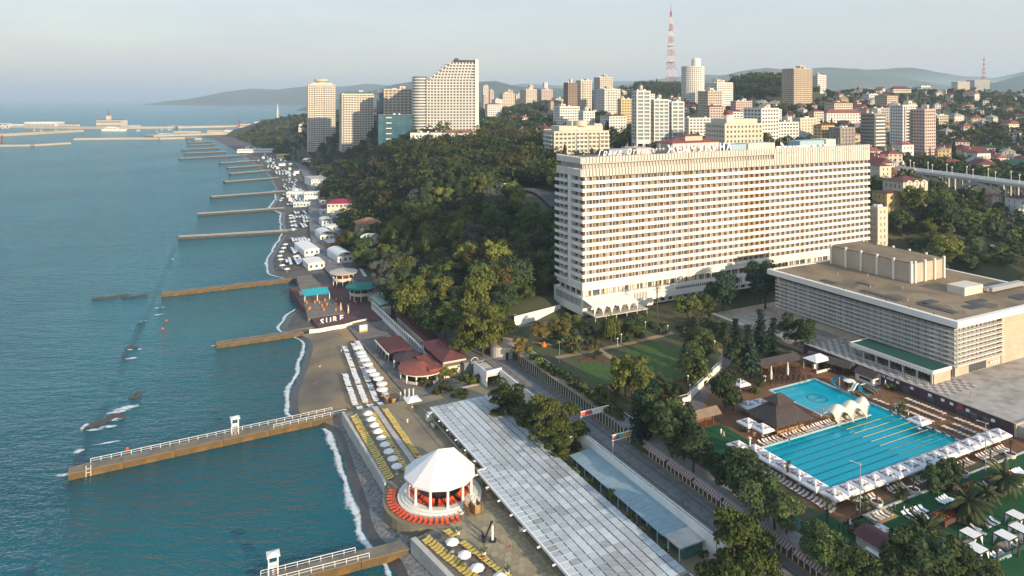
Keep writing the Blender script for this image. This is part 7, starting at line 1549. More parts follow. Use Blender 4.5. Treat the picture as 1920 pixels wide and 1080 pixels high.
for (a, b, c, e, d0, d1, n_) in HZ:
    for _ in range(n_):
        for tr_ in range(30):
            px, d = rng.uniform(a, b), rng.uniform(d0, d1); x, y = (px-960)*d/F, d; g_ = ground(x, y); py = HY+(HC-g_)*F/d
            if c-6 < py < e+10 and all((x-q[0])**2+(y-q[1])**2 > (q[2]+6)**2 for q in EXC): break
        else: continue
        wi, ri = rng.choice((0,0,0,1,1,2,3,4)), rng.choice((0,1,1,2,3,3,3,4)); W = rng.uniform(8, 15); kind = rng.choice(('gable', 'hip')); fl = rng.choice((2, 2, 3))
        zone = ('on the wooded hilltop','on the slope behind the beige high-rise','on the ridge behind the beige high-rise','high on the right hand hillside','low on the right hand hillside','below the pair of tall towers','in the trees left of the slab hotel','just beyond the slab hotel right end','below the round tower','on the wooded cape')[[q[:4] for q in HZ].index((a, b, c, e))]
        house(x, y, W, W*rng.uniform(.7, 1.3), fl*3.1, R(rng.uniform(-20, 60)), wi, ri, '%s house, %s storeys, %s %s roof, %s' % (WN[wi], ('two', 'three')[fl-2], RN[ri], 'gabled' if kind == 'gable' else 'hipped', zone), 'hillside houses', kind, fl); cnt += 1
# named nearer houses right of the hotel
def mansion(px0, px1, pyb, pyt, d, wall, roof, label, fl, rot=20, rh=3, kind='hip'):
    t, W, D, H = tower(px0, px1, pyb, pyt, d, label, wall, rot, .8, fl=fl, cap=0, pier=.55, band=.55, cat='house', name='town_house', roofm=roof, rk=rh/10); return t, W, D, H
t, W, D, H = mansion(1662, 1732, 398, 340, 405, 'cream', MAROON, 'cream town house with curved maroon mansard right of the hotel', 4, 18, 2.5)
for i in range(3): MB().lathe([(2.0,0),(1.5,0)], n=14).build('round_dormer', HW, t); o = [q for q in col.objects if q.parent == t][-1]; o.location = (-W*.3+i*W*.3, -D/2-.75, H-.4); o.rotation_euler = (R(90), 0, 0)
mansion(1640, 1692, 412, 362, 395, 'yellow', MAROON, 'yellow house with dull maroon roof below the mansard house', 4, 18, 1.5); mansion(1634, 1668, 338, 312, 440, 'cream', MAROON, 'cream balconied villa peeping out beside the hotel crown', 3, 20, 2)
mansion(1632, 1662, 460, 390, 375, 'cream', None, 'stepped beige apartment wing beside the hotel end', 6, 20); mansion(1675, 1710, 290, 272, 600, 'white', REDROOF, 'white house with bright red roof under the pink tower', 2, 20, 3.5)
mansion(1815, 1852, 318, 288, 620, 'white', MAROON, 'white house with dark red roof beyond the viaduct', 3, 16, 2.5); mansion(1820, 1856, 338, 312, 560, 'pink', MAROON, 'pink house with dark red roof just behind the viaduct', 2, 16, 2.5); mansion(1848, 1876, 384, 368, 430, 'pink', REDROOF, 'small house with red roof under the viaduct arch', 2, 14, 3); mansion(1892, 1935, 392, 372, 420, 'white', MAROON, 'white house with maroon roof at the right edge below the viaduct', 2, 10, 2)
# ---- viaduct
A_ = Vector(atd(1690, 318, 520)); B_ = Vector(atd(1990, 352, 405)); Lb = (B_.xy-A_.xy).length; ab = math.atan2(B_.y-A_.y, B_.x-A_.x); zb = (A_.z+B_.z)/2
vd = thing('viaduct', (A_.x, A_.y, zb), ab, 'pale concrete viaduct with big open arches crossing the valley', 'viaduct')
VC = M('viaduct_concrete', (.50,.48,.44), (.42,.40,.37), .1)
MB().box(-30, Lb+30, -6, 6, -1.4, 0).build('deck', VC, vd); [MB().box(-30, Lb+30, s_*6-.2, s_*6+.2, 0, 1.1).build('parapet', WHITE, vd) for s_ in (-1, 1)]
sp_ = 46
for q in range(4):
    x0 = 22+q*sp_-sp_*.5
    for s_ in (-4.4, 4.4):
        m = MB(); n_ = 14
        for k in range(n_):
            a, b = math.pi*k/n_, math.pi*(k+1)/n_; m.bar((x0+sp_/2-20*math.cos(a), s_, -24+21.5*math.sin(a)), (x0+sp_/2-20*math.cos(b), s_, -24+21.5*math.sin(b)), 1.4, 1.8)
        m.build('arch', VC, vd)
        for k in range(9):
            xx_ = x0+3+k*(sp_-6)/8; tt = (xx_-x0-sp_/2)/20; zt = -24+21.5*math.sqrt(max(0, 1-tt*tt))
            if zt < -3.2: MB().box(xx_-.5, xx_+.5, s_-.5, s_+.5, zt, -1.4).build('spandrel_post', VC, vd)
    MB().box(x0-2.5, x0+2.5, -5.5, 5.5, -40, -23).build('pier', VC, vd)
lm = MB().tube((0,0,0),(0,0,4.5),.18,.12,6).lathe([(.3,4.5),(.6,5.3),(0,5.5)], n=8).mesh('lantern', WHITE)
for i in range(9):
    for s_ in (-6, 6): place('lantern', lm, vd, (2+i*16, s_, 1))
for i in range(int(Lb/8)): x_ = A_.x+(B_.x-A_.x)*i*8/Lb; y_ = A_.y+(B_.y-A_.y)*i*8/Lb; EXC.append((x_, y_, 9))
# ---- road loop with bus behind the trees
rl = [atd(a, b, d) for a, b, d in ((950,356,470),(975,350,468),(1000,350,462),(1020,356,450),(1035,368,435),(1050,382,420))]
ribbon('hill_road', [(p[0], p[1]) for p in rl], 12, [ground(p[0], p[1])+1.4 for p in rl], M('asphalt', (.075,.078,.08), (.055,.058,.06), .3, rough=.9), 'curving hill road between wood and hotel')
ribbon('road_line', [(p[0], p[1]+2) for p in rl], .5, [ground(p[0], p[1])+1.42 for p in rl], M('road_paint', (.7,.68,.64)), 'white line along the curving hill road')
for p in rl: EXC.append((p[0], p[1], 10)); EXC.append((p[0]-3, p[1]-14, 8)); EXC.append((p[0]-6, p[1]-26, 7))
def vehicle(name, x, y, z, rz, L_, W_, H_, mat, label, cat):
    t = thing(name, (x, y, z), rz, label, cat)
    MB().prism([(-L_/2,-W_/2),(L_/2,-W_/2),(L_/2,W_/2),(-L_/2,W_/2)], .35, H_, [(-L_/2+.15,-W_/2+.1),(L_/2-.3,-W_/2+.1),(L_/2-.3,W_/2-.1),(-L_/2+.15,W_/2-.1)]).build('body', mat, t)
    for s_ in (-1, 1): MB().box(-L_/2+.5, L_/2-.6, s_*(W_/2-.03)-.04, s_*(W_/2-.03)+.04, H_*.5, H_*.82).build('window_band', DGLASS, t)
    MB().box(L_/2-.25, L_/2-.05, -W_/2+.2, W_/2-.2, H_*.45, H_*.85).build('windscreen', DGLASS, t)
    for sx in (-.3, .32):
        for s_ in (-1, 1): MB().tube((sx*L_, s_*(W_/2-.15), .42), (sx*L_, s_*(W_/2+.02), .42), .42, None, 10).build('wheel', DARK, t)
    return t
x, y, _ = rl[0]; vehicle('bus', x+2, y+5, ground(x, y)+1.5, R(-12), 11, 2.6, 3.1, HW, 'white coach parked at the bend of the hill road', 'bus')
carm = [M('car_%d' % i, c, rough=.3) for i, c in enumerate(((.5,.5,.5),(.02,.02,.025),(.6,.6,.58),(.2,.03,.03)))]
for i, (a, b, d) in enumerate(((1662,458,380),(1680,462,378),(1790,486,345),(1640,455,385),(1858,450,365))):
    x, y, _ = atd(a, b, d); q = vehicle('parked_car', x, y, ground(x, y)+.15, R(20+i*13), 4.4, 1.8, .95, carm[i % 4], ['silver car parked beside the concert hall roof','black car parked next to the silver one','white car on the lane below the trees','dark red car close to the hotel end','silver car among the valley trees'][i], 'car'); MB().prism([(-1.5,-.8),(1.2,-.8),(1.2,.8),(-1.5,.8)], .95, 1.45, [(-1.1,-.65),(.6,-.65),(.6,.65),(-1.1,.65)]).build('cabin', DGLASS, q); EXC.append((x, y, 6))
ribbon('valley_lane', [atd(a, b, d)[:2] for a, b, d in ((1625,452,392),(1670,466,380),(1720,472,365),(1790,488,345),(1870,498,330))], 7, [ground(*atd(a, b, d)[:2])+.6 for a, b, d in ((1625,452,392),(1670,466,380),(1720,472,365),(1790,488,345),(1870,498,330))], MATS['asphalt'], 'lane through the valley trees')
# ================================================================= TREES
def leaf_mat(name, cols, hue=.03, val=.30):
    m = bpy.data.materials.new(name); m.use_nodes = True; t = m.node_tree; b = t.nodes['Principled BSDF']; b.inputs['Roughness'].default_value = .75; b.inputs['Specular IOR Level'].default_value = .15
    g = t.nodes.new('ShaderNodeNewGeometry'); oi = t.nodes.new('ShaderNodeObjectInfo'); tcn = t.nodes.new('ShaderNodeTexCoord')
    n = t.nodes.new('ShaderNodeTexNoise'); n.inputs['Scale'].default_value = .45; n.inputs['Detail'].default_value = 3; t.links.new(tcn.outputs['Object'], n.inputs['Vector'])
    ad = t.nodes.new('ShaderNodeMath'); ad.operation = 'MULTIPLY_ADD'; ad.inputs[1].default_value = .34; t.links.new(g.outputs['Random Per Island'], ad.inputs[0])
    a2 = t.nodes.new('ShaderNodeMath'); a2.operation = 'MULTIPLY_ADD'; a2.inputs[1].default_value = .30; t.links.new(oi.outputs['Random'], a2.inputs[0]); 
    a3 = t.nodes.new('ShaderNodeMath'); a3.operation = 'MULTIPLY'; a3.inputs[1].default_value = .50; t.links.new(n.outputs['Fac'], a3.inputs[0]); t.links.new(a3.outputs[0], a2.inputs[2]); t.links.new(a2.outputs[0], ad.inputs[2])
    r = t.nodes.new('ShaderNodeValToRGB'); k = len(cols)
    while len(r.color_ramp.elements) < k: r.color_ramp.elements.new(.5)
    for i, c in enumerate(cols): r.color_ramp.elements[i].position = .18+.66*i/(k-1); r.color_ramp.elements[i].color = tuple(c)+(1,)
    t.links.new(ad.outputs[0], r.inputs[0])
    h = t.nodes.new('ShaderNodeHueSaturation'); mr = t.nodes.new('ShaderNodeMapRange'); mr.inputs[3].default_value = 1-val; mr.inputs[4].default_value = 1+val
    wn = t.nodes.new('ShaderNodeTexWhiteNoise'); wn.noise_dimensions = '1D'; t.links.new(oi.outputs['Random'], wn.inputs['W']); t.links.new(wn.outputs['Value'], mr.inputs[0]); t.links.new(mr.outputs[0], h.inputs['Value']); t.links.new(r.outputs[0], h.inputs['Color'])
    t.links.new(h.outputs[0], b.inputs['Base Color'])
    tl_ = t.nodes.new('ShaderNodeBsdfTranslucent'); t.links.new(h.outputs[0], tl_.inputs['Color']); ms = t.nodes.new('ShaderNodeMixShader'); ms.inputs[0].default_value = .22
    t.links.new(b.outputs[0], ms.inputs[1]); t.links.new(tl_.outputs[0], ms.inputs[2]); t.links.new(ms.outputs[0], t.nodes['Material Output'].inputs[0]); return m
LF = dict(dark=leaf_mat('leaf_dark', ((0.025,0.045,0.023),(0.048,0.079,0.032),(0.082,0.109,0.041))), mid=leaf_mat('leaf_mid', ((0.039,0.064,0.023),(0.077,0.109,0.034),(0.135,0.160,0.048))),
          olive=leaf_mat('leaf_olive', ((0.056,0.083,0.023),(0.117,0.141,0.032),(0.205,0.205,0.046))), autumn=leaf_mat('leaf_autumn', ((0.058,0.063,0.025),(0.108,0.092,0.032),(0.169,0.127,0.036))),  # olive: yellow-green leaf, brightened to stand in for sunlit crowns
          grey=leaf_mat('leaf_silver', ((0.042,0.054,0.048),(0.070,0.083,0.068),(0.112,0.116,0.091))), conif=leaf_mat('leaf_conifer', ((0.013,0.033,0.025),(0.025,0.051,0.034),(0.042,0.072,0.041))), pine=leaf_mat('leaf_pine', ((0.031,0.052,0.018),(0.073,0.097,0.023),(0.140,0.156,0.036))), palm=leaf_mat('leaf_palm', ((0.033,0.054,0.025),(0.070,0.092,0.040),(0.122,0.127,0.062))))
BARK = M('bark', (.09,.065,.045), (.06,.045,.035), 1.5, rough=.95)
nr = np.random.RandomState(5)
def quads_mesh(name, P, Nn, size, asp=1.0):
    n = len(P); Nn = Nn/np.linalg.norm(Nn, axis=1, keepdims=True)
    r = nr.normal(size=(n, 3)); T = np.cross(Nn, r); T /= np.linalg.norm(T, axis=1, keepdims=True); B = np.cross(Nn, T)
    s = (size*nr.uniform(.6, 1.35, n))[:, None]*.5
    Vq = np.stack([P-T*s-B*s*asp, P+T*s-B*s*asp*.6, P+T*s*.75+B*s*asp, P-T*s*.8+B*s*asp*.85], 1).reshape(-1, 3)
    me = bpy.data.meshes.new(name); me.vertices.add(4*n); me.vertices.foreach_set('co', Vq.ravel()); me.loops.add(4*n); me.loops.foreach_set('vertex_index', np.arange(4*n)); me.polygons.add(n)
    me.polygons.foreach_set('loop_start', np.arange(0, 4*n, 4)); me.polygons.foreach_set('loop_total', np.full(n, 4)); me.update(calc_edges=True); return me, Vq
def lobes_crown(seed, R0, H0, zc, nl, n, size, flat=1.0, up=.25):
    q = np.random.RandomState(seed); C = []; 
    for i in range(nl):
        a = q.uniform(0, 6.28); r = R0*math.sqrt(q.uniform(.02, .62)); z = zc+H0*q.uniform(-.46, .5)*(1-.45*(r/R0)**2)
        C.append((r*math.cos(a), r*math.sin(a), z, R0*q.uniform(.26, .46)))
    C = np.array(C); k = q.randint(0, nl, n); d = q.normal(size=(n, 3)); d /= np.linalg.norm(d, axis=1, keepdims=True); d[:, 2] = np.where(d[:, 2] < -.35, -d[:, 2]*.6, d[:, 2])
    rad = C[k, 3:4]*(.78+.3*q.uniform(size=(n, 1))); P = C[k, :3]+d*rad*np.array([1, 1, .8*flat]); Nn = d+.75*q.normal(size=(n, 3))*.6+np.array([0, 0, up]); return P, Nn
def trunk_mesh(name, h, r, seed, limbs=4, spread=2.0):
    q = random.Random(seed); m = MB(); p = Vector((0, 0, -1.5)); segs = 4
    for i in range(segs):
        p2 = Vector((q.uniform(-.15, .15)*(i+1), q.uniform(-.15, .15)*(i+1), h*(i+1)/segs)); m.tube(p, p2, r*(1-.16*i), r*(1-.16*(i+1)), 7); p = p2
    for i in range(limbs):
        a = i*6.28/limbs+q.random(); z0 = h*q.uniform(.55, .95); e = Vector((spread*math.cos(a), spread*math.sin(a), z0+h*q.uniform(.25, .5))); mid = Vector((e.x*.4, e.y*.4, lerp(z0, e.z, .6))); m.tube((0, 0, z0), mid, r*.5, r*.36, 5); m.tube(mid, e, r*.36, r*.12, 5)
    return m.mesh(name, BARK)
KINDS = {}
def kind_broad(n, nq, size, cnt=5, seed0=0):
    L_ = []
    for i in range(cnt):
        P, Nn = lobes_crown(100+seed0+i, 5.2, 7.6, 6.2, 17+i*2, nq, size); me, Vq = quads_mesh('crown', P, Nn, size); L_.append((me, trunk_mesh('trunk', 4.6, .34, i, 5, 2.6), P, Nn))
    KINDS[n] = L_
kind_broad('broad', 3600, .52, 6); kind_broad('broadfar', 330, 1.45, 5, 40)
def kind_pine():
    L_ = []
    for i in range(4):
        q = np.random.RandomState(300+i); C = []
        for j in range(27): a = q.uniform(0, 6.28); z = q.uniform(1.6, 11.2); r = (4.6*(1-((z-6.2)/6.2)**2)**.5 if abs(z-6.2) < 6.1 else .5)*math.sqrt(q.uniform(.15, 1)); C.append((r*math.cos(a), r*math.sin(a), z, q.uniform(1.3, 2.3)))
        C = np.array(C); n = 4600; k = q.randint(0, len(C), n); d = q.normal(size=(n, 3)); d /= np.linalg.norm(d, axis=1, keepdims=True); d[:, 2] = np.abs(d[:, 2])*.85-.15
        P = C[k, :3]+d*C[k, 3:4]*(.6+.5*q.uniform(size=(n, 1)))*np.array([1, 1, .75]); Nn = d+.7*q.normal(size=(n, 3)); me, _ = quads_mesh('crown', P, Nn, .46); L_.append((me, trunk_mesh('trunk', 8.5, .34, 60+i, 7, 2.8), P, Nn))
    KINDS['pine'] = L_
kind_pine()
def kind_cypress():
    L_ = []
    for i in range(3):
        q = np.random.RandomState(400+i); n = 620; z = q.uniform(.3, 13, n); R_ = 1.25*np.sin(np.clip(z/13*.92+.09, 0, 1)*math.pi)**.6*(.75+.35*q.uniform(size=n)); a = q.uniform(0, 6.28, n); P = np.stack([R_*np.cos(a), R_*np.sin(a), z], 1); Nn = np.stack([np.cos(a), np.sin(a), .3+0*a], 1)+.4*q.normal(size=(n, 3)); me, _ = quads_mesh('crown', P, Nn, .6, 1.6); L_.append((me, MB().tube((0,0,-1.5),(0,0,11),.16,.05,6).mesh('trunk', BARK), P, Nn))
    KINDS['cypress'] = L_
kind_cypress()
def kind_conif(nm, n, Rb, H, droop, seed):
    L_ = []
    for i in range(3):
        q = np.random.RandomState(seed+i); tiers = 13; P = []; 
        for t in range(tiers):
            f = t/tiers; z = 1.2+H*f; rr = Rb*(1-f)**.85*(.85+.3*q.uniform()); nb = int(9-4*f)
            for b in range(nb):
                a = q.uniform(0, 6.28); L = rr*q.uniform(.7, 1.1); m = int(n/tiers/nb*(1.5-f))
                s = q.uniform(.12, 1, m); P.append(np.stack([L*s*np.cos(a)+q.normal(0, .28+.25*s), L*s*np.sin(a)+q.normal(0, .28+.25*s), z-droop*L*s*s+q.normal(0, .16, m)], 1))
        P = np.concatenate(P); Nn = np.stack([P[:, 0]*.3, P[:, 1]*.3, np.ones(len(P))*.9], 1)+.55*q.normal(size=(len(P), 3)); me, _ = quads_mesh('crown', P, Nn, .6); L_.append((me, MB().tube((0,0,-1.5),(0,0,H+.8),.3,.05,7).mesh('trunk', BARK), P, Nn))
    KINDS[nm] = L_
kind_conif('spruce', 1500, 3.4, 12, .28, 500); kind_conif('cedar', 2300, 6.4, 13, .05, 520)
def kind_shrub():
    L_ = []
    for i in range(4):
        P, Nn = lobes_crown(600+i, 1.7, 1.9, 1.2, 8, 420, .4); P[:, 2] = np.maximum(P[:, 2], .08); me, _ = quads_mesh('foliage', P, Nn, .4); L_.append((me, MB().tube((0,0,-.2),(.1,0,1.2),.07,.03,5).tube((0,0,-.2),(-.4,.3,1.0),.06,.03,5).mesh('stem', BARK), P, Nn))
    KINDS['shrub'] = L_
kind_shrub()
def kind_palm(nm, trunk_h, fan, fl, seed):
    L_ = []
    for i in range(3):
        q = random.Random(seed+i); m = MB(); nf = 34 if fan else 40
        for j in range(nf):
            a = j*2.4+q.random()*.4; el = q.uniform(-.55, 1.25); L = fl*q.uniform(.8, 1.1); p = Vector((0, 0, trunk_h)); d = Vector((math.cos(a)*math.cos(el), math.sin(a)*math.cos(el), math.sin(el)))
            if fan:
                s1 = p+d*L*.5; sd = d.cross(Vector((0, 0, 1))).normalized(); up = sd.cross(d)
                for k in range(7):
                    b = (k-3)*.36; e = s1+(d*math.cos(b)+sd*math.sin(b))*L*.62; e.z -= .25*L*abs(math.sin(b))*.6; w_ = sd*.06*L; m.add([tuple(s1-w_*.4), tuple(s1+w_*.4), tuple(e)], [(0, 1, 2)])
                m.tube(p, s1, .025, None, 3)
            else:
                prev = p; segs = 7; dd = d.copy()
                for k in range(segs):
                    nx_ = prev+dd*L/segs; dd.z -= .26*(k+1)/segs*1.3; dd.normalize(); sd = dd.cross(Vector((0, 0, 1))).normalized(); w_ = L*.17*math.sin(math.pi*min(.97, (k+.8)/(segs+.6)))
                    for s_ in (-1, 1): m.add([tuple(prev), tuple(nx_), tuple(nx_+sd*s_*w_*.9-Vector((0,0,w_*.4))+dd*.12*L), tuple(prev+sd*s_*w_-Vector((0,0,w_*.45))+dd*.1*L)], [(0, 1, 2, 3)])
                    prev = nx_
        me = m.mesh('fronds', LF['palm']); tm = MB(); n_ = 6
        for k in range(n_): tm.tube((0, 0, -.5+(trunk_h+.5)*k/n_), (0, 0, -.5+(trunk_h+.5)*(k+1)/n_), .26 if fan else .36, .2 if fan else .33, 8)
        L_.append((me, tm.mesh('trunk', BARK), None, None))
    KINDS[nm] = L_
kind_palm('fanpalm', 3.2, True, 1.5, 1); kind_palm('featherpalm', 2.8, False, 3.4, 9); kind_palm('tallpalm', 10.5, True, 2.0, 20)
def kind_willow():
    q = np.random.RandomState(700); P = []
    for j in range(130):
        a = q.uniform(0, 6.28); r = 3.2*math.sqrt(q.uniform(.05, 1)); z0 = 8.5-.22*r*r+q.uniform(-.5, .5); L = q.uniform(2.5, 5.5); m = 16; s = np.linspace(0, 1, m); P.append(np.stack([r*math.cos(a)*(1+.12*s)+q.normal(0, .08, m), r*math.sin(a)*(1+.12*s)+q.normal(0, .08, m), np.maximum(.4, z0-L*s)], 1))
    P = np.concatenate(P); Nn = np.stack([P[:, 0], P[:, 1], 0*P[:, 0]+.5], 1)+.8*q.normal(size=(len(P), 3)); me, _ = quads_mesh('crown', P, Nn, .34, 1.7); KINDS['willow'] = [(me, trunk_mesh('trunk', 5.5, .3, 77, 6, 2.0), P, Nn)]
kind_willow()
def plant(kind, loc, s, leaf, label, cat='tree', group=None, name=None, rz=None, sz=1.0, vi=None):
    L_ = KINDS[kind]; k = random.randrange(len(L_)) if vi is None else vi % len(L_); me, tm, _, _ = L_[k]
    t = thing(name or {'broad':'broadleaf_tree','broadfar':'broadleaf_tree','pine':'pine_tree','cypress':'cypress','spruce':'spruce_tree','cedar':'cedar_tree','shrub':'shrub','fanpalm':'fan_palm','tallpalm':'fan_palm','featherpalm':'date_palm','willow':'willow_tree'}[kind], loc, random.uniform(0, 6.28) if rz is None else rz, label, cat, group)
    t.scale = (s, s, s*sz)
    c = place(me.name.split('.')[0], me, t); place(tm.name.split('.')[0], tm, t)
    if not me.materials: me.materials.append(LF['mid'])
    c.material_slots[0].link = 'OBJECT'; c.material_slots[0].material = LF[leaf]
    return t
def pick(*w_):   # weighted choice of (item, weight)
    r = random.random()*sum(q[1] for q in w_)
    for a, b in w_:
        r -= b
        if r <= 0: return a
    return w_[-1][0]
# ---- wood on the slope behind the promenade
LBL = {'dark': 'dark green broadleaf tree', 'mid': 'mid green broadleaf tree', 'olive': 'yellowish green broadleaf tree', 'autumn': 'russet tinged broadleaf tree', 'grey': 'silvery green broadleaf tree'}
pts = []; rgf = random.Random(3); cell = {}
EXA = np.array(EXC)
def free(x, y, pad=0): return bool(np.all((EXA[:, 0]-x)**2+(EXA[:, 1]-y)**2 > (EXA[:, 2]+pad)**2))
def try_add(x, y, dmin, L_):
    cx, cy = int(x//dmin), int(y//dmin)
    for i in (-1, 0, 1):
        for j in (-1, 0, 1):
            for (a, b) in cell.get((cx+i, cy+j, dmin), ()):
                if (a-x)**2+(b-y)**2 < dmin*dmin: return False
    cell.setdefault((cx, cy, dmin), []).append((x, y)); L_.append((x, y)); return True
wood = []
for _ in range(26000):
    y = rgf.uniform(296, 720); x = rgf.uniform(-270, 120); e = x-coast(y); u_ = x*CT+y*ST; v_ = -x*ST+y*CT
    if e < 48 or (u_ < 101 and v_ < 380) or (v_ < 266 and u_ > 100): continue
    if u_ > 146 and v_ < 272 and u_ < 335: continue
    if x/y > .135 and y < 700: continue
    if not free(x, y, 3.2): continue
    try_add(x, y, 8.6, wood)
wood.sort(key=lambda p: p[1])
rest_pts = wood[150:]
for (x, y) in wood[:150]:
    nv = mnoise.noise((x*.018, y*.018, 4)); c = pick(('dark', 2.6+2*max(0, -nv)), ('mid', 2.0), ('olive', 1.1+2.6*max(0, nv)), ('autumn', .5+1.2*max(0, nv)), ('grey', .35))
    plant('broad', (x, y, ground(x, y)-.4), rgf.uniform(1.0, 1.65), c, LBL[c]+' in the wood between promenade and hotel', group='wood between promenade and hotel', sz=rgf.uniform(.9, 1.25))
under = []
for _ in range(4000):
    u_ = rgf.uniform(108, 182); v_ = rgf.uniform(264, 345); x, y = xy(u_, v_)
    if (u_ > 150 and v_ < 272) or (u_ < 150 and v_ < 266) or not free(x, y, -4): continue
    try_add(x, y, 5.6, under)
for (x, y) in under[:95]:
    c = pick(('dark', 3), ('mid', 2), ('grey', .5)); plant('broad', (x, y, ground(x, y)-1.2), rgf.uniform(.45, .8), c, 'low '+LBL[c]+' on the bank behind the boundary wall', group='bank behind the boundary wall', sz=.9, name='bank_tree')
# ---- trees too far to tell apart: one mass of small crowns
def mass(name, pts_, label, sizes=(.9, 1.4), mats=('dark','mid','olive','autumn','grey'), wts=(3,3,1.3,.8,.6), base='broadfar', zoff=-.6):
    buck = {k: ([], []) for k in mats}
    for (x, y) in pts_:
        nv = mnoise.noise((x*.012, y*.012, 9)); ww = list(wts); ww[2] *= max(.3, 1+2*nv); ww[3] *= max(.3, 1+2*nv)
        k = pick(*zip(mats, ww)); bs = base if random.random() > .07 else 'cypress'; me, tm, P, Nn = random.choice(KINDS[bs]); s = random.uniform(*sizes); a = random.uniform(0, 6.28); c, s_ = math.cos(a), math.sin(a); Rm = np.array([[c, -s_, 0], [s_, c, 0], [0, 0, 1]])
        if bs == 'cypress': k = 'conif' if 'conif' in buck else k; sel = nr.rand(len(P)) < .4; P, Nn = P[sel], Nn[sel]
        buck[k][0].append((P*s)@Rm.T+np.array([x, y, ground(x, y)+zoff])); buck[k][1].append(Nn@Rm.T)
    ks = [k for k in mats if buck[k][0]]
    allP = []; mi = []; S_ = []
    for i, k in enumerate(ks):
        P = np.concatenate(buck[k][0]); N_ = np.concatenate(buck[k][1]); allP.append((P, N_)); mi += [i]*len(P)
    P = np.concatenate([q[0] for q in allP]); N_ = np.concatenate([q[1] for q in allP]); me, _ = quads_mesh(name, P, N_, 1.45*np.ones(len(P)))
    for k in ks: me.materials.append(LF[k])
    me.polygons.foreach_set('material_index', np.array(mi, dtype=np.int32)); o = place(name, me); tag(o, label, 'trees', kind='stuff'); return o
city = []
for _ in range(60000):
    y = 420+1400*rgf.random()**1.25; s_ = rgf.uniform(-.24, .84); x = s_*y
    if x-coast(y) < 56: continue
    if y < 720 and x/y <= .135: continue
    u_ = x*CT+y*ST; v_ = -x*ST+y*CT
    if not free(x, y, 1.5): continue
    dn = 9 if y < 800 else 12 if y < 1200 else 16
    if mnoise.noise((x*.008, y*.008, 1)) < -.12: continue
    try_add(x, y, dn, city)
cape = []
for _ in range(5000):
    y = rgf.uniform(720, 1650); x = coast(y)+rgf.uniform(56, 330)
    if free(x, y, 1.5): try_add(x, y, 10, cape)
valley = []
for _ in range(6000):
    y = rgf.uniform(225, 430); x = rgf.uniform(.36, .95)*y; u_ = x*CT+y*ST; v_ = -x*ST+y*CT
    if v_ < 214 and u_ < 284: continue
    if x/y > .61 and y > 312: continue
    if u_ < 340 and v_ < 275: continue
    if free(x, y, 2.5): try_add(x, y, 7.6, valley)
valley.sort(key=lambda p: p[1])
for (x, y) in valley[:80]:
    c = pick(('dark', 2.4), ('mid', 2.4), ('olive', 1.5), ('autumn', .8), ('grey', .7)); plant('broad', (x, y, ground(x, y)-.4), rgf.uniform(.95, 1.6), c, LBL[c]+' in the valley right of the hotel', group='valley trees', sz=rgf.uniform(.9, 1.2))
mass('far_wood', rest_pts+valley[80:], 'mass of mixed trees on the farther wooded slope', (1.2, 2.1), wts=(2.2, 2.3, 2.6, 1.7, .5))  # extra yellow and russet crowns put golden sunlight into the leaf colours
low = []
for _ in range(1500):
    y = rgf.uniform(345, 470); x = rgf.uniform(.58, .86)*y
    if free(x, y, 1): try_add(x, y, 6.0, low)
mass('valley_scrub', low, 'low scrub below the viaduct', (.45, .8))
mass('city_trees', city+cape, 'mixed trees filling the gaps between the city houses', (.7, 1.25))
# hilltop wood beside the beige high-rise, cypress row behind the bus bend
hill = []
for _ in range(1500):
    px, d = rgf.uniform(1372, 1470), rgf.uniform(1060, 1240); x = (px-960)*d/F
    if free(x, d, 2): try_add(x, d, 8, hill)
hill2 = []
for _ in range(1500):
    px, d = rgf.uniform(1195, 1300), rgf.uniform(1450, 1700); x = (px-960)*d/F
    if free(x, d, 2): try_add(x, d, 9, hill2)
mass('hilltop_wood', hill+hill2, 'dark wood crowning the hilltop below the mast', (1.3, 1.9), wts=(5, 2, .7, .4, .2))
for i in range(26):
    px, py, d = 905+i*5.6+random.uniform(-2, 2), 318+random.uniform(-8, 10), 520+random.uniform(-30, 40); x, y = (px-960)*d/F, d
    if free(x, y, 1): plant('cypress', (x, y, ground(x, y)), random.uniform(.9, 1.35), 'conif', 'slim dark cypress behind the hill road bend', group='cypresses by the hill road')
for i in range(14):
    px, d = rgf.uniform(1470, 1900), rgf.uniform(640, 1000); x = (px-960)*d/F
    if free(x, d, 1): plant('cypress', (x, d, ground(x, d)), random.uniform(1, 1.5), 'conif', 'lone cypress among the hillside houses', group='hillside cypresses')
# ---- the two great lit trees above the beach restaurants (golden light put into their olive leaf colour) and the ones around them
def ptree(kind, px, py, z, s, leaf, label, sz=1.0, grp=None, vi=None, cat='tree'): x, y, _ = at(px, py, z); return plant(kind, (x, y, z), s, leaf, label, cat, grp, sz=sz, vi=vi)
ptree('broad', 778, 622, 5, 1.55, 'olive', 'tall yellow lit tree left of the great pine', 1.35); ptree('broad', 752, 600, 5, 1.1, 'dark', 'dark tree leaning over the arcade roof', 1.2); ptree('broad', 812, 640, 6, 1.25, 'dark', 'dark leaved tree between the two tall lit trees', 1.1)
ptree('broad', 902, 615, 10, 1.5, 'olive', 'tall pale topped tree behind the great pine', 1.45); ptree('pine', 905, 668, 8, 1.45, 'olive', 'great lit pine above the restaurant house', 1.25, vi=0); ptree('pine', 872, 672, 6, 1.2, 'pine', 'lower pine beside the restaurant house', 1.0, vi=1); ptree('pine', 935, 650, 8, 1.15, 'pine', 'pine next to the round gatehouse', 1.1, vi=2)
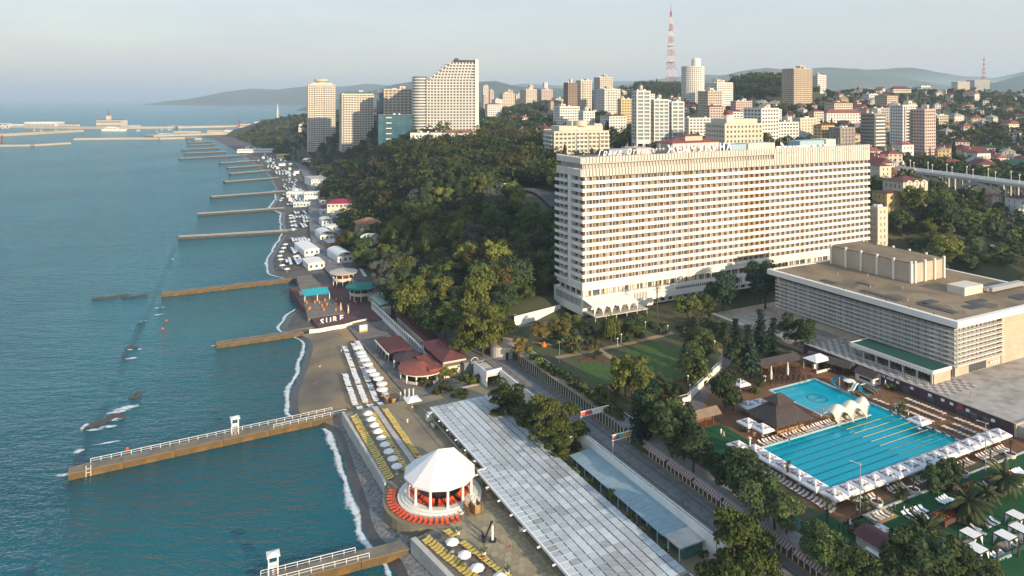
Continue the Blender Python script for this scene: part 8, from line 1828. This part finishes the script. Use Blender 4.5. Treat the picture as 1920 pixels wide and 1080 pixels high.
for i, q in enumerate(((735,565,5),(722,548,5),(760,575,8),(835,615,8),(850,600,9),(870,580,12),(800,590,8),(950,575,10),(715,520,6),(735,500,7))): ptree('broad', q[0], q[1]+20, q[2], 1.15, ('dark','grey','dark','mid','dark','mid','dark','dark','grey','grey')[i], ORD[i]+' dark tree of the belt behind the beach arcade, counted from the left', 1.1, 'tree belt behind the arcade')
# pines by the pergola and in the foreground
for i, q in enumerate(((952,790,4,1.05,0),(985,812,4,.8,3),(1022,842,4,1.15,1),(1062,842,4,1.0,2),(1045,868,4,.75,0))): ptree('pine', q[0], q[1], q[2], q[3], 'pine', ['pine overhanging the upper right pergola corner','small pine between the two pergola pines','large pine overhanging the pergola middle','pine beside the spiral stair','low pine at the edge of the pergola panels'][i], 1.0, 'pergola pines', q[4])
ptree('pine', 1380, 1105, 4, 1.25, 'pine', 'big round pine at the bottom edge beside the road', .95, vi=1); ptree('pine', 1345, 1120, 4, .9, 'pine', 'smaller pine under the big foreground pine', .9, vi=2); ptree('pine', 1425, 1115, 4, .85, 'pine', 'pine crown touching the road at the bottom edge', .9, vi=3)
for i, (u_, v_) in enumerate(((95.4,152),(95.2,146),(95.6,139),(95.2,131),(95.5,124),(95.3,118),(101,111),(102,107))): plant('shrub', (*xy(u_, v_), 3.9), 1.1, 'mid', ORD[i]+' leafy shrub along the blue roofed pavilion', 'shrub', 'shrubs by the pavilion', sz=1.2)
# trees between kiosks and pool
TP = [(1200,822,1.1,'conif','spruce'),(1215,800,1.0,'dark','broad'),(1240,820,1.15,'mid','broad'),(1262,838,1.1,'dark','broad'),(1282,862,1.05,'dark','broad'),(1300,885,1.0,'dark','broad'),(1225,775,.85,'conif','spruce'),(1290,820,.8,'conif','spruce'),(1375,925,1.0,'dark','broad'),(1400,950,1.05,'dark','broad'),(1425,975,1.0,'dark','broad'),(1452,992,.9,'dark','broad'),(1395,905,.8,'mid','broad'),(1350,900,.7,'dark','broad'),(1475,1000,.75,'mid','broad'),
      (1545,1075,.8,'mid','broad'),(1575,1085,.75,'dark','broad'),(1605,1095,.7,'mid','broad'),(1535,1045,.7,'dark','broad'),(1700,1110,1.0,'dark','broad'),(1735,1095,.95,'dark','broad'),(1765,1085,.85,'mid','broad'),(1795,1095,.7,'dark','broad'),(1830,1100,.55,'dark','broad'),(1858,1105,.5,'mid','broad'),(1640,1112,.5,'dark','broad'),(1668,1112,.55,'mid','broad')]
for i, q in enumerate(TP): ptree(q[4], q[0], q[1], 11.9, q[2], q[3], ('%s tree of the belt between kiosks and pool, counted from the far end' % ORD[i]) if i < 15 else ('%s tree of the dark clump at the lower right, counted from the left' % ORD[i-15]), .9, 'pool side tree belt')
# garden
GP = [('cedar',1305,718,12,1.0,'mid','big cedar with layered boughs at the garden end',.95),('cedar',1285,690,12,.6,'conif','smaller cedar behind the big garden cedar',1),('broad',1185,748,12,1.15,'olive','bright yellow green tree at the lawn corner',1.05),('broad',1172,742,12,.8,'olive','lower bright tree beside the lawn corner tree',1.0),('featherpalm',1215,742,12,1.0,'palm','date palm beside the bright lawn tree',1.0),('featherpalm',1230,732,12,.9,'palm','second date palm near the garden steps',1.0),
      ('willow',1146,640,12,1.05,'olive','weeping willow before the hotel terrace',1.0),('tallpalm',1232,598,12,1.15,'palm','tall fan palm beside the hotel podium',1.0),('broad',1050,640,12,.85,'autumn','round orange brown tree at the garden top',.9),('broad',1015,640,12,.75,'autumn','russet round tree near the garden gate',.9),('broad',1072,620,12,.7,'olive','small yellow tree at the podium corner',.9),('shrub',978,660,12,2.0,'autumn','large rounded bush at the kiosk path end',1.0),('broad',1100,630,12,.6,'dark','dark bush tree under the hotel terrace',.8),
      ('broad',1185,635,12,.85,'dark','dark leaved tree right of the willow',.9),('broad',1290,600,12,1.0,'mid','rounded garden tree in front of the podium',.9),('broad',1318,592,12,.9,'mid','second rounded tree in front of the podium',.9),('broad',1355,588,12,1.45,'conif','tall dark tree before the podium right half',1.05),('broad',1435,580,13,1.5,'conif','tall dark tree at the concert hall corner',1.25),('broad',1425,560,13,1.2,'dark','dark tree behind the hall corner tree',1.2),
      ('spruce',1405,705,12,1.15,'conif','dark spruce above the café',1.1),('spruce',1450,670,12,1.0,'conif','dark spruce beside the plaza tiles',1.05),('broad',1492,655,12,1.15,'dark','rounded dark tree beside the plaza tiles',1.0),('spruce',1425,655,12,1.0,'conif','slim spruce left of the rounded plaza tree',1.1),('broad',1385,700,12,1.0,'dark','dark tree behind the printed café umbrella',1.1),('broad',1360,765,12,.95,'dark','dark tree beside the garden ramp',1.05),('broad',1375,770,12,.6,'dark','small dark tree by the brown kiosk',1),
      ('featherpalm',1240,625,12,.8,'palm','date palm near the tall fan palm',1),('featherpalm',1300,612,12,.85,'palm','date palm left of the yard',1),('featherpalm',1328,612,12,.85,'palm','date palm at the yard corner',1),('featherpalm',1355,622,12,.8,'palm','date palm at the end of the yard kerb',1),('featherpalm',1200,632,12,.7,'palm','small date palm by the long path',1),('featherpalm',1120,672,12,.65,'palm','small date palm at the path fork',1),('broad',1345,640,12,.75,'dark','dark bush tree behind the cedar',.85),('broad',1320,650,12,.7,'mid','green bush tree beside the cedar',.85),('spruce',1380,655,12,.85,'conif','young spruce beside the curving path',1)]
for q in GP: ptree(q[0], q[1], q[2], q[3], q[4], q[5], q[6], q[7], 'garden trees')
for i in range(44):      # hedge along the kiosk path
    t = i/43; ptree('shrub', lerp(1000, 1165, t)+random.uniform(-4, 4), lerp(672, 785, t)+random.uniform(-4, 4), 12, random.uniform(.7, 1.15), ('mid','olive','dark')[i % 3], 'clipped bush in the hedge along the kiosk path', 1.0, 'hedge along the kiosk path', cat='shrub')
for i in range(95): 
    a, b = random.choice(((1090,652),(1130,628),(1180,632),(1060,640),(1270,625),(1310,640),(1250,735),(1145,745),(1330,660),(1210,610))); ptree('shrub', a+random.uniform(-24, 24), b+random.uniform(-9, 9), 12, random.uniform(.6, 1.45), random.choice(('dark','mid','olive','autumn','grey')), 'low mixed bush in the hotel garden beds', 1.0, 'garden bed bushes', cat='shrub')
for i in range(34): a, b = random.choice(((1432,725),(1420,735),(1360,740),(1480,668),(1590,720),(1665,735),(1600,1000),(1560,1010),(800,722),(830,735),(860,745),(880,718),(845,705),(815,700))); ptree('shrub', a+random.uniform(-9, 9), b+random.uniform(-5, 5), 12 if a > 1000 else 3, random.uniform(.6, 1.2) if a > 1000 else random.uniform(.9, 1.7), random.choice(('dark','mid','olive','autumn')), 'leafy bush beside the café and pool paths' if a > 1000 else 'leafy bush beside the beach restaurants', .9, 'bushes by the pool paths' if a > 1000 else 'bushes by the beach restaurants', cat='shrub')
for i, q in enumerate(((835,712),(850,704),(820,705))): ptree('broad', q[0], q[1], 3, .55, ('olive','mid','autumn')[i], ['vine covered bower beside the round restaurant','leafy bower below the restaurant house','yellow leaved vine over the restaurant terrace'][i], .75, 'restaurant bowers')
# palms at the pool
for i, q in enumerate(TUBS): ptree('fanpalm', q[0], q[1]-6, 12.8, .8, 'palm', ORD[i]+' fan palm in a white tub along the lawn kerb, counted from the left', 1, 'tub palms')
ptree('fanpalm', 1551, 985, 12, 1.15, 'palm', 'lone fan palm at the corner of the timber stage', 1.2); ptree('fanpalm', 1477, 905, 12, 1.0, 'palm', 'fan palm among the trees left of the umbrellas', 1.1)
for i, q in enumerate(((1737,1030,1.3),(1815,975,1.35),(1885,925,1.25),(1852,945,.8),(1617,955,.55),(1690,935,.55),(1768,905,.55),(1690,772,.55))): ptree('featherpalm', q[0], q[1], 12.2, q[2], 'palm', ['big date palm rising from the nearest brick planter','big date palm behind the orange flower planter','date palm at the right edge of the lawn','smaller date palm between the brick planters','low date palm beside the left floodlight','low date palm behind the second tub','low date palm before the hedge','small palm beside the paddling basin'][i], 1, 'pool date palms')
for i in range(9): ptree('shrub', 1752+i*4.5, 918-i*1.5+random.uniform(-4, 4), 12, 1.5, 'dark', 'dark clipped tree hedge on the lower lawn', 1.3, 'dark lawn hedge', cat='shrub')
for i, q in enumerate(((1910,1045),(1870,1055))): ptree('fanpalm', q[0], q[1], 12, .7, 'palm', ['small fan palm before a cabana','small fan palm beside the lowest cabana'][i], 1, 'cabana palms')
# garden paths, lawns and walls
def gpoly(name, pp, mat, z=11.97, th=.04, label=None): return flat(name, [uv(a, b, 12) for a, b in pp], z, mat, th=th, label=label)
gpoly('lawn', [(1076,685),(1118,719),(1149,721),(1154,693),(1113,677)], GRASSM, label='small dark lawn with a flower border'); gpoly('lawn', [(1162,661),(1206,680),(1240,716),(1268,708),(1275,656),(1227,641)], GRASSM, label='large lawn before the cedar'); gpoly('lawn', [(1000,655),(1085,655),(1095,648),(1060,632),(1010,645)], GRASSM, th=.02, label='upper lawn with play figures')
def gpath(pp, w_, label, th=.06): ribbon('garden_path', [at(a, b, 12) for a, b in pp], w_, 11.96+th, PATH, label)
gpath(((1042,671),(1090,662),(1140,652),(1200,639),(1262,624)), 2.6, 'long garden path towards the hotel yard', .07); gpath(((1074,628),(1110,648),(1167,684)), 2.2, 'garden path crossing the long path', .085); gpath(((998,642),(1050,649),(1104,652)), 1.8, 'short path across the upper lawn', .10); gpath(((962,655),(1000,680),(1060,720),(1110,752),(1146,775)), 2.4, 'path on top of the kiosk row', .115); gpath(((1300,630),(1340,650),(1362,664),(1345,690)), 2.4, 'path curving down to the pool', .07); gpath(((1240,725),(1262,740),(1290,745)), 2.2, 'path end at the garden steps', .07)
ribbon('service_lane', [at(a, b, 12) for a, b in ((1372,655),(1350,690),(1325,722),(1305,750),(1312,775))], 4.5, 12.05, M('lane_asphalt', (.14,.12,.115), (.10,.09,.088), .4), 'service lane beside the white ramp wall')
t = thing('ramp_wall', (0, 0, 0), 0, 'curving white ramp wall with railing between garden and pool', 'wall'); m = MB(); rp_ = [at(a, b, 12) for a, b in ((1353,690),(1338,704),(1318,724),(1300,742),(1290,756),(1262,764),(1232,772))]
t.location = rp_[3]; m = MB(rp_[3]); k2 = MB(rp_[3])
for a, b in zip(rp_, rp_[1:]): m.bar((a[0],a[1],12.9),(b[0],b[1],12.9),.35,1.9); k2.bar((a[0],a[1],14.7),(b[0],b[1],14.7),.08,.08); k2.tube((a[0],a[1],13.8),(a[0],a[1],14.7),.05)
m.build('wall', WHITE, t); k2.build('railing', WMETAL, t)
# flower border, play figures and white garden lamps
m = MB()
for i in range(500):
    tt = random.random(); a, b = lerp(1088, 1135, tt), 678-5*math.sin(tt*3.1)+random.uniform(-2, 2); x, y, _ = at(a, b, 12); h = random.uniform(.2, .45); m.add([(x-.2,y,12),(x+.2,y,12),(x,y+.15,12+h)], [(0,1,2)])
tag(m.build('flower_border', M('border_red', (.16,.03,.03), (.10,.05,.02), .8)), 'dark red flower border around the small lawn', 'flowers', kind='stuff')
for i, (a, b, c) in enumerate(((1020,650,(.55,.15,.03)),(1056,634,(.05,.06,.2)),(1064,634,(.05,.35,.4)),(1070,652,(.5,.08,.05)),(1074,645,(.7,.7,.68)))):
    x, y, _ = at(a, b, 12); t = thing('play_figure', (x, y, 12.02), i, ['orange play figure on the upper lawn','dark blue play figure on the upper lawn','turquoise play figure on the upper lawn','red play figure by the path','white play figure by the path'][i], 'play figure', 'play figures'); mm = M('figure_%d' % i, c); MB().lathe([(.9,0),(1.0,.5),(.6,1.0),(.5,1.5),(0,1.8)], n=10).build('body', mm, t); MB().tube((-.9,0,.8),(-1.5,.3,1.3),.16,.1).tube((.9,0,.8),(1.5,-.3,1.3),.16,.1).build('arms', mm, t)
gl2 = MB().tube((0,0,0),(0,0,2.6),.05).lathe([(0,2.5),(.28,2.75),(.28,2.95),(0,3.15)], n=8).mesh('globe_lamp', LET)
for q in ((1165,642),(1158,650),(1294,740),(1340,655),(1370,655),(1252,625),(1290,722),(1210,618)): tag(place('globe_lamp', gl2, None, at(*q, 12)), 'small white globe lamp in the hotel garden', 'lamp', 'garden globe lamps')
pl2 = MB().tube((0,0,0),(0,0,7),.08,.05).box(-.6,.6,-.1,.1,6.9,7.0).mesh('pole', STEEL)
for i, q in enumerate(((1049,680),(966,625))): tag(place('lamp_post', pl2, None, at(*q, 12)), ['thin lamp post at the end of the long garden path','thin lamp post by the garden gate'][i], 'lamp post')
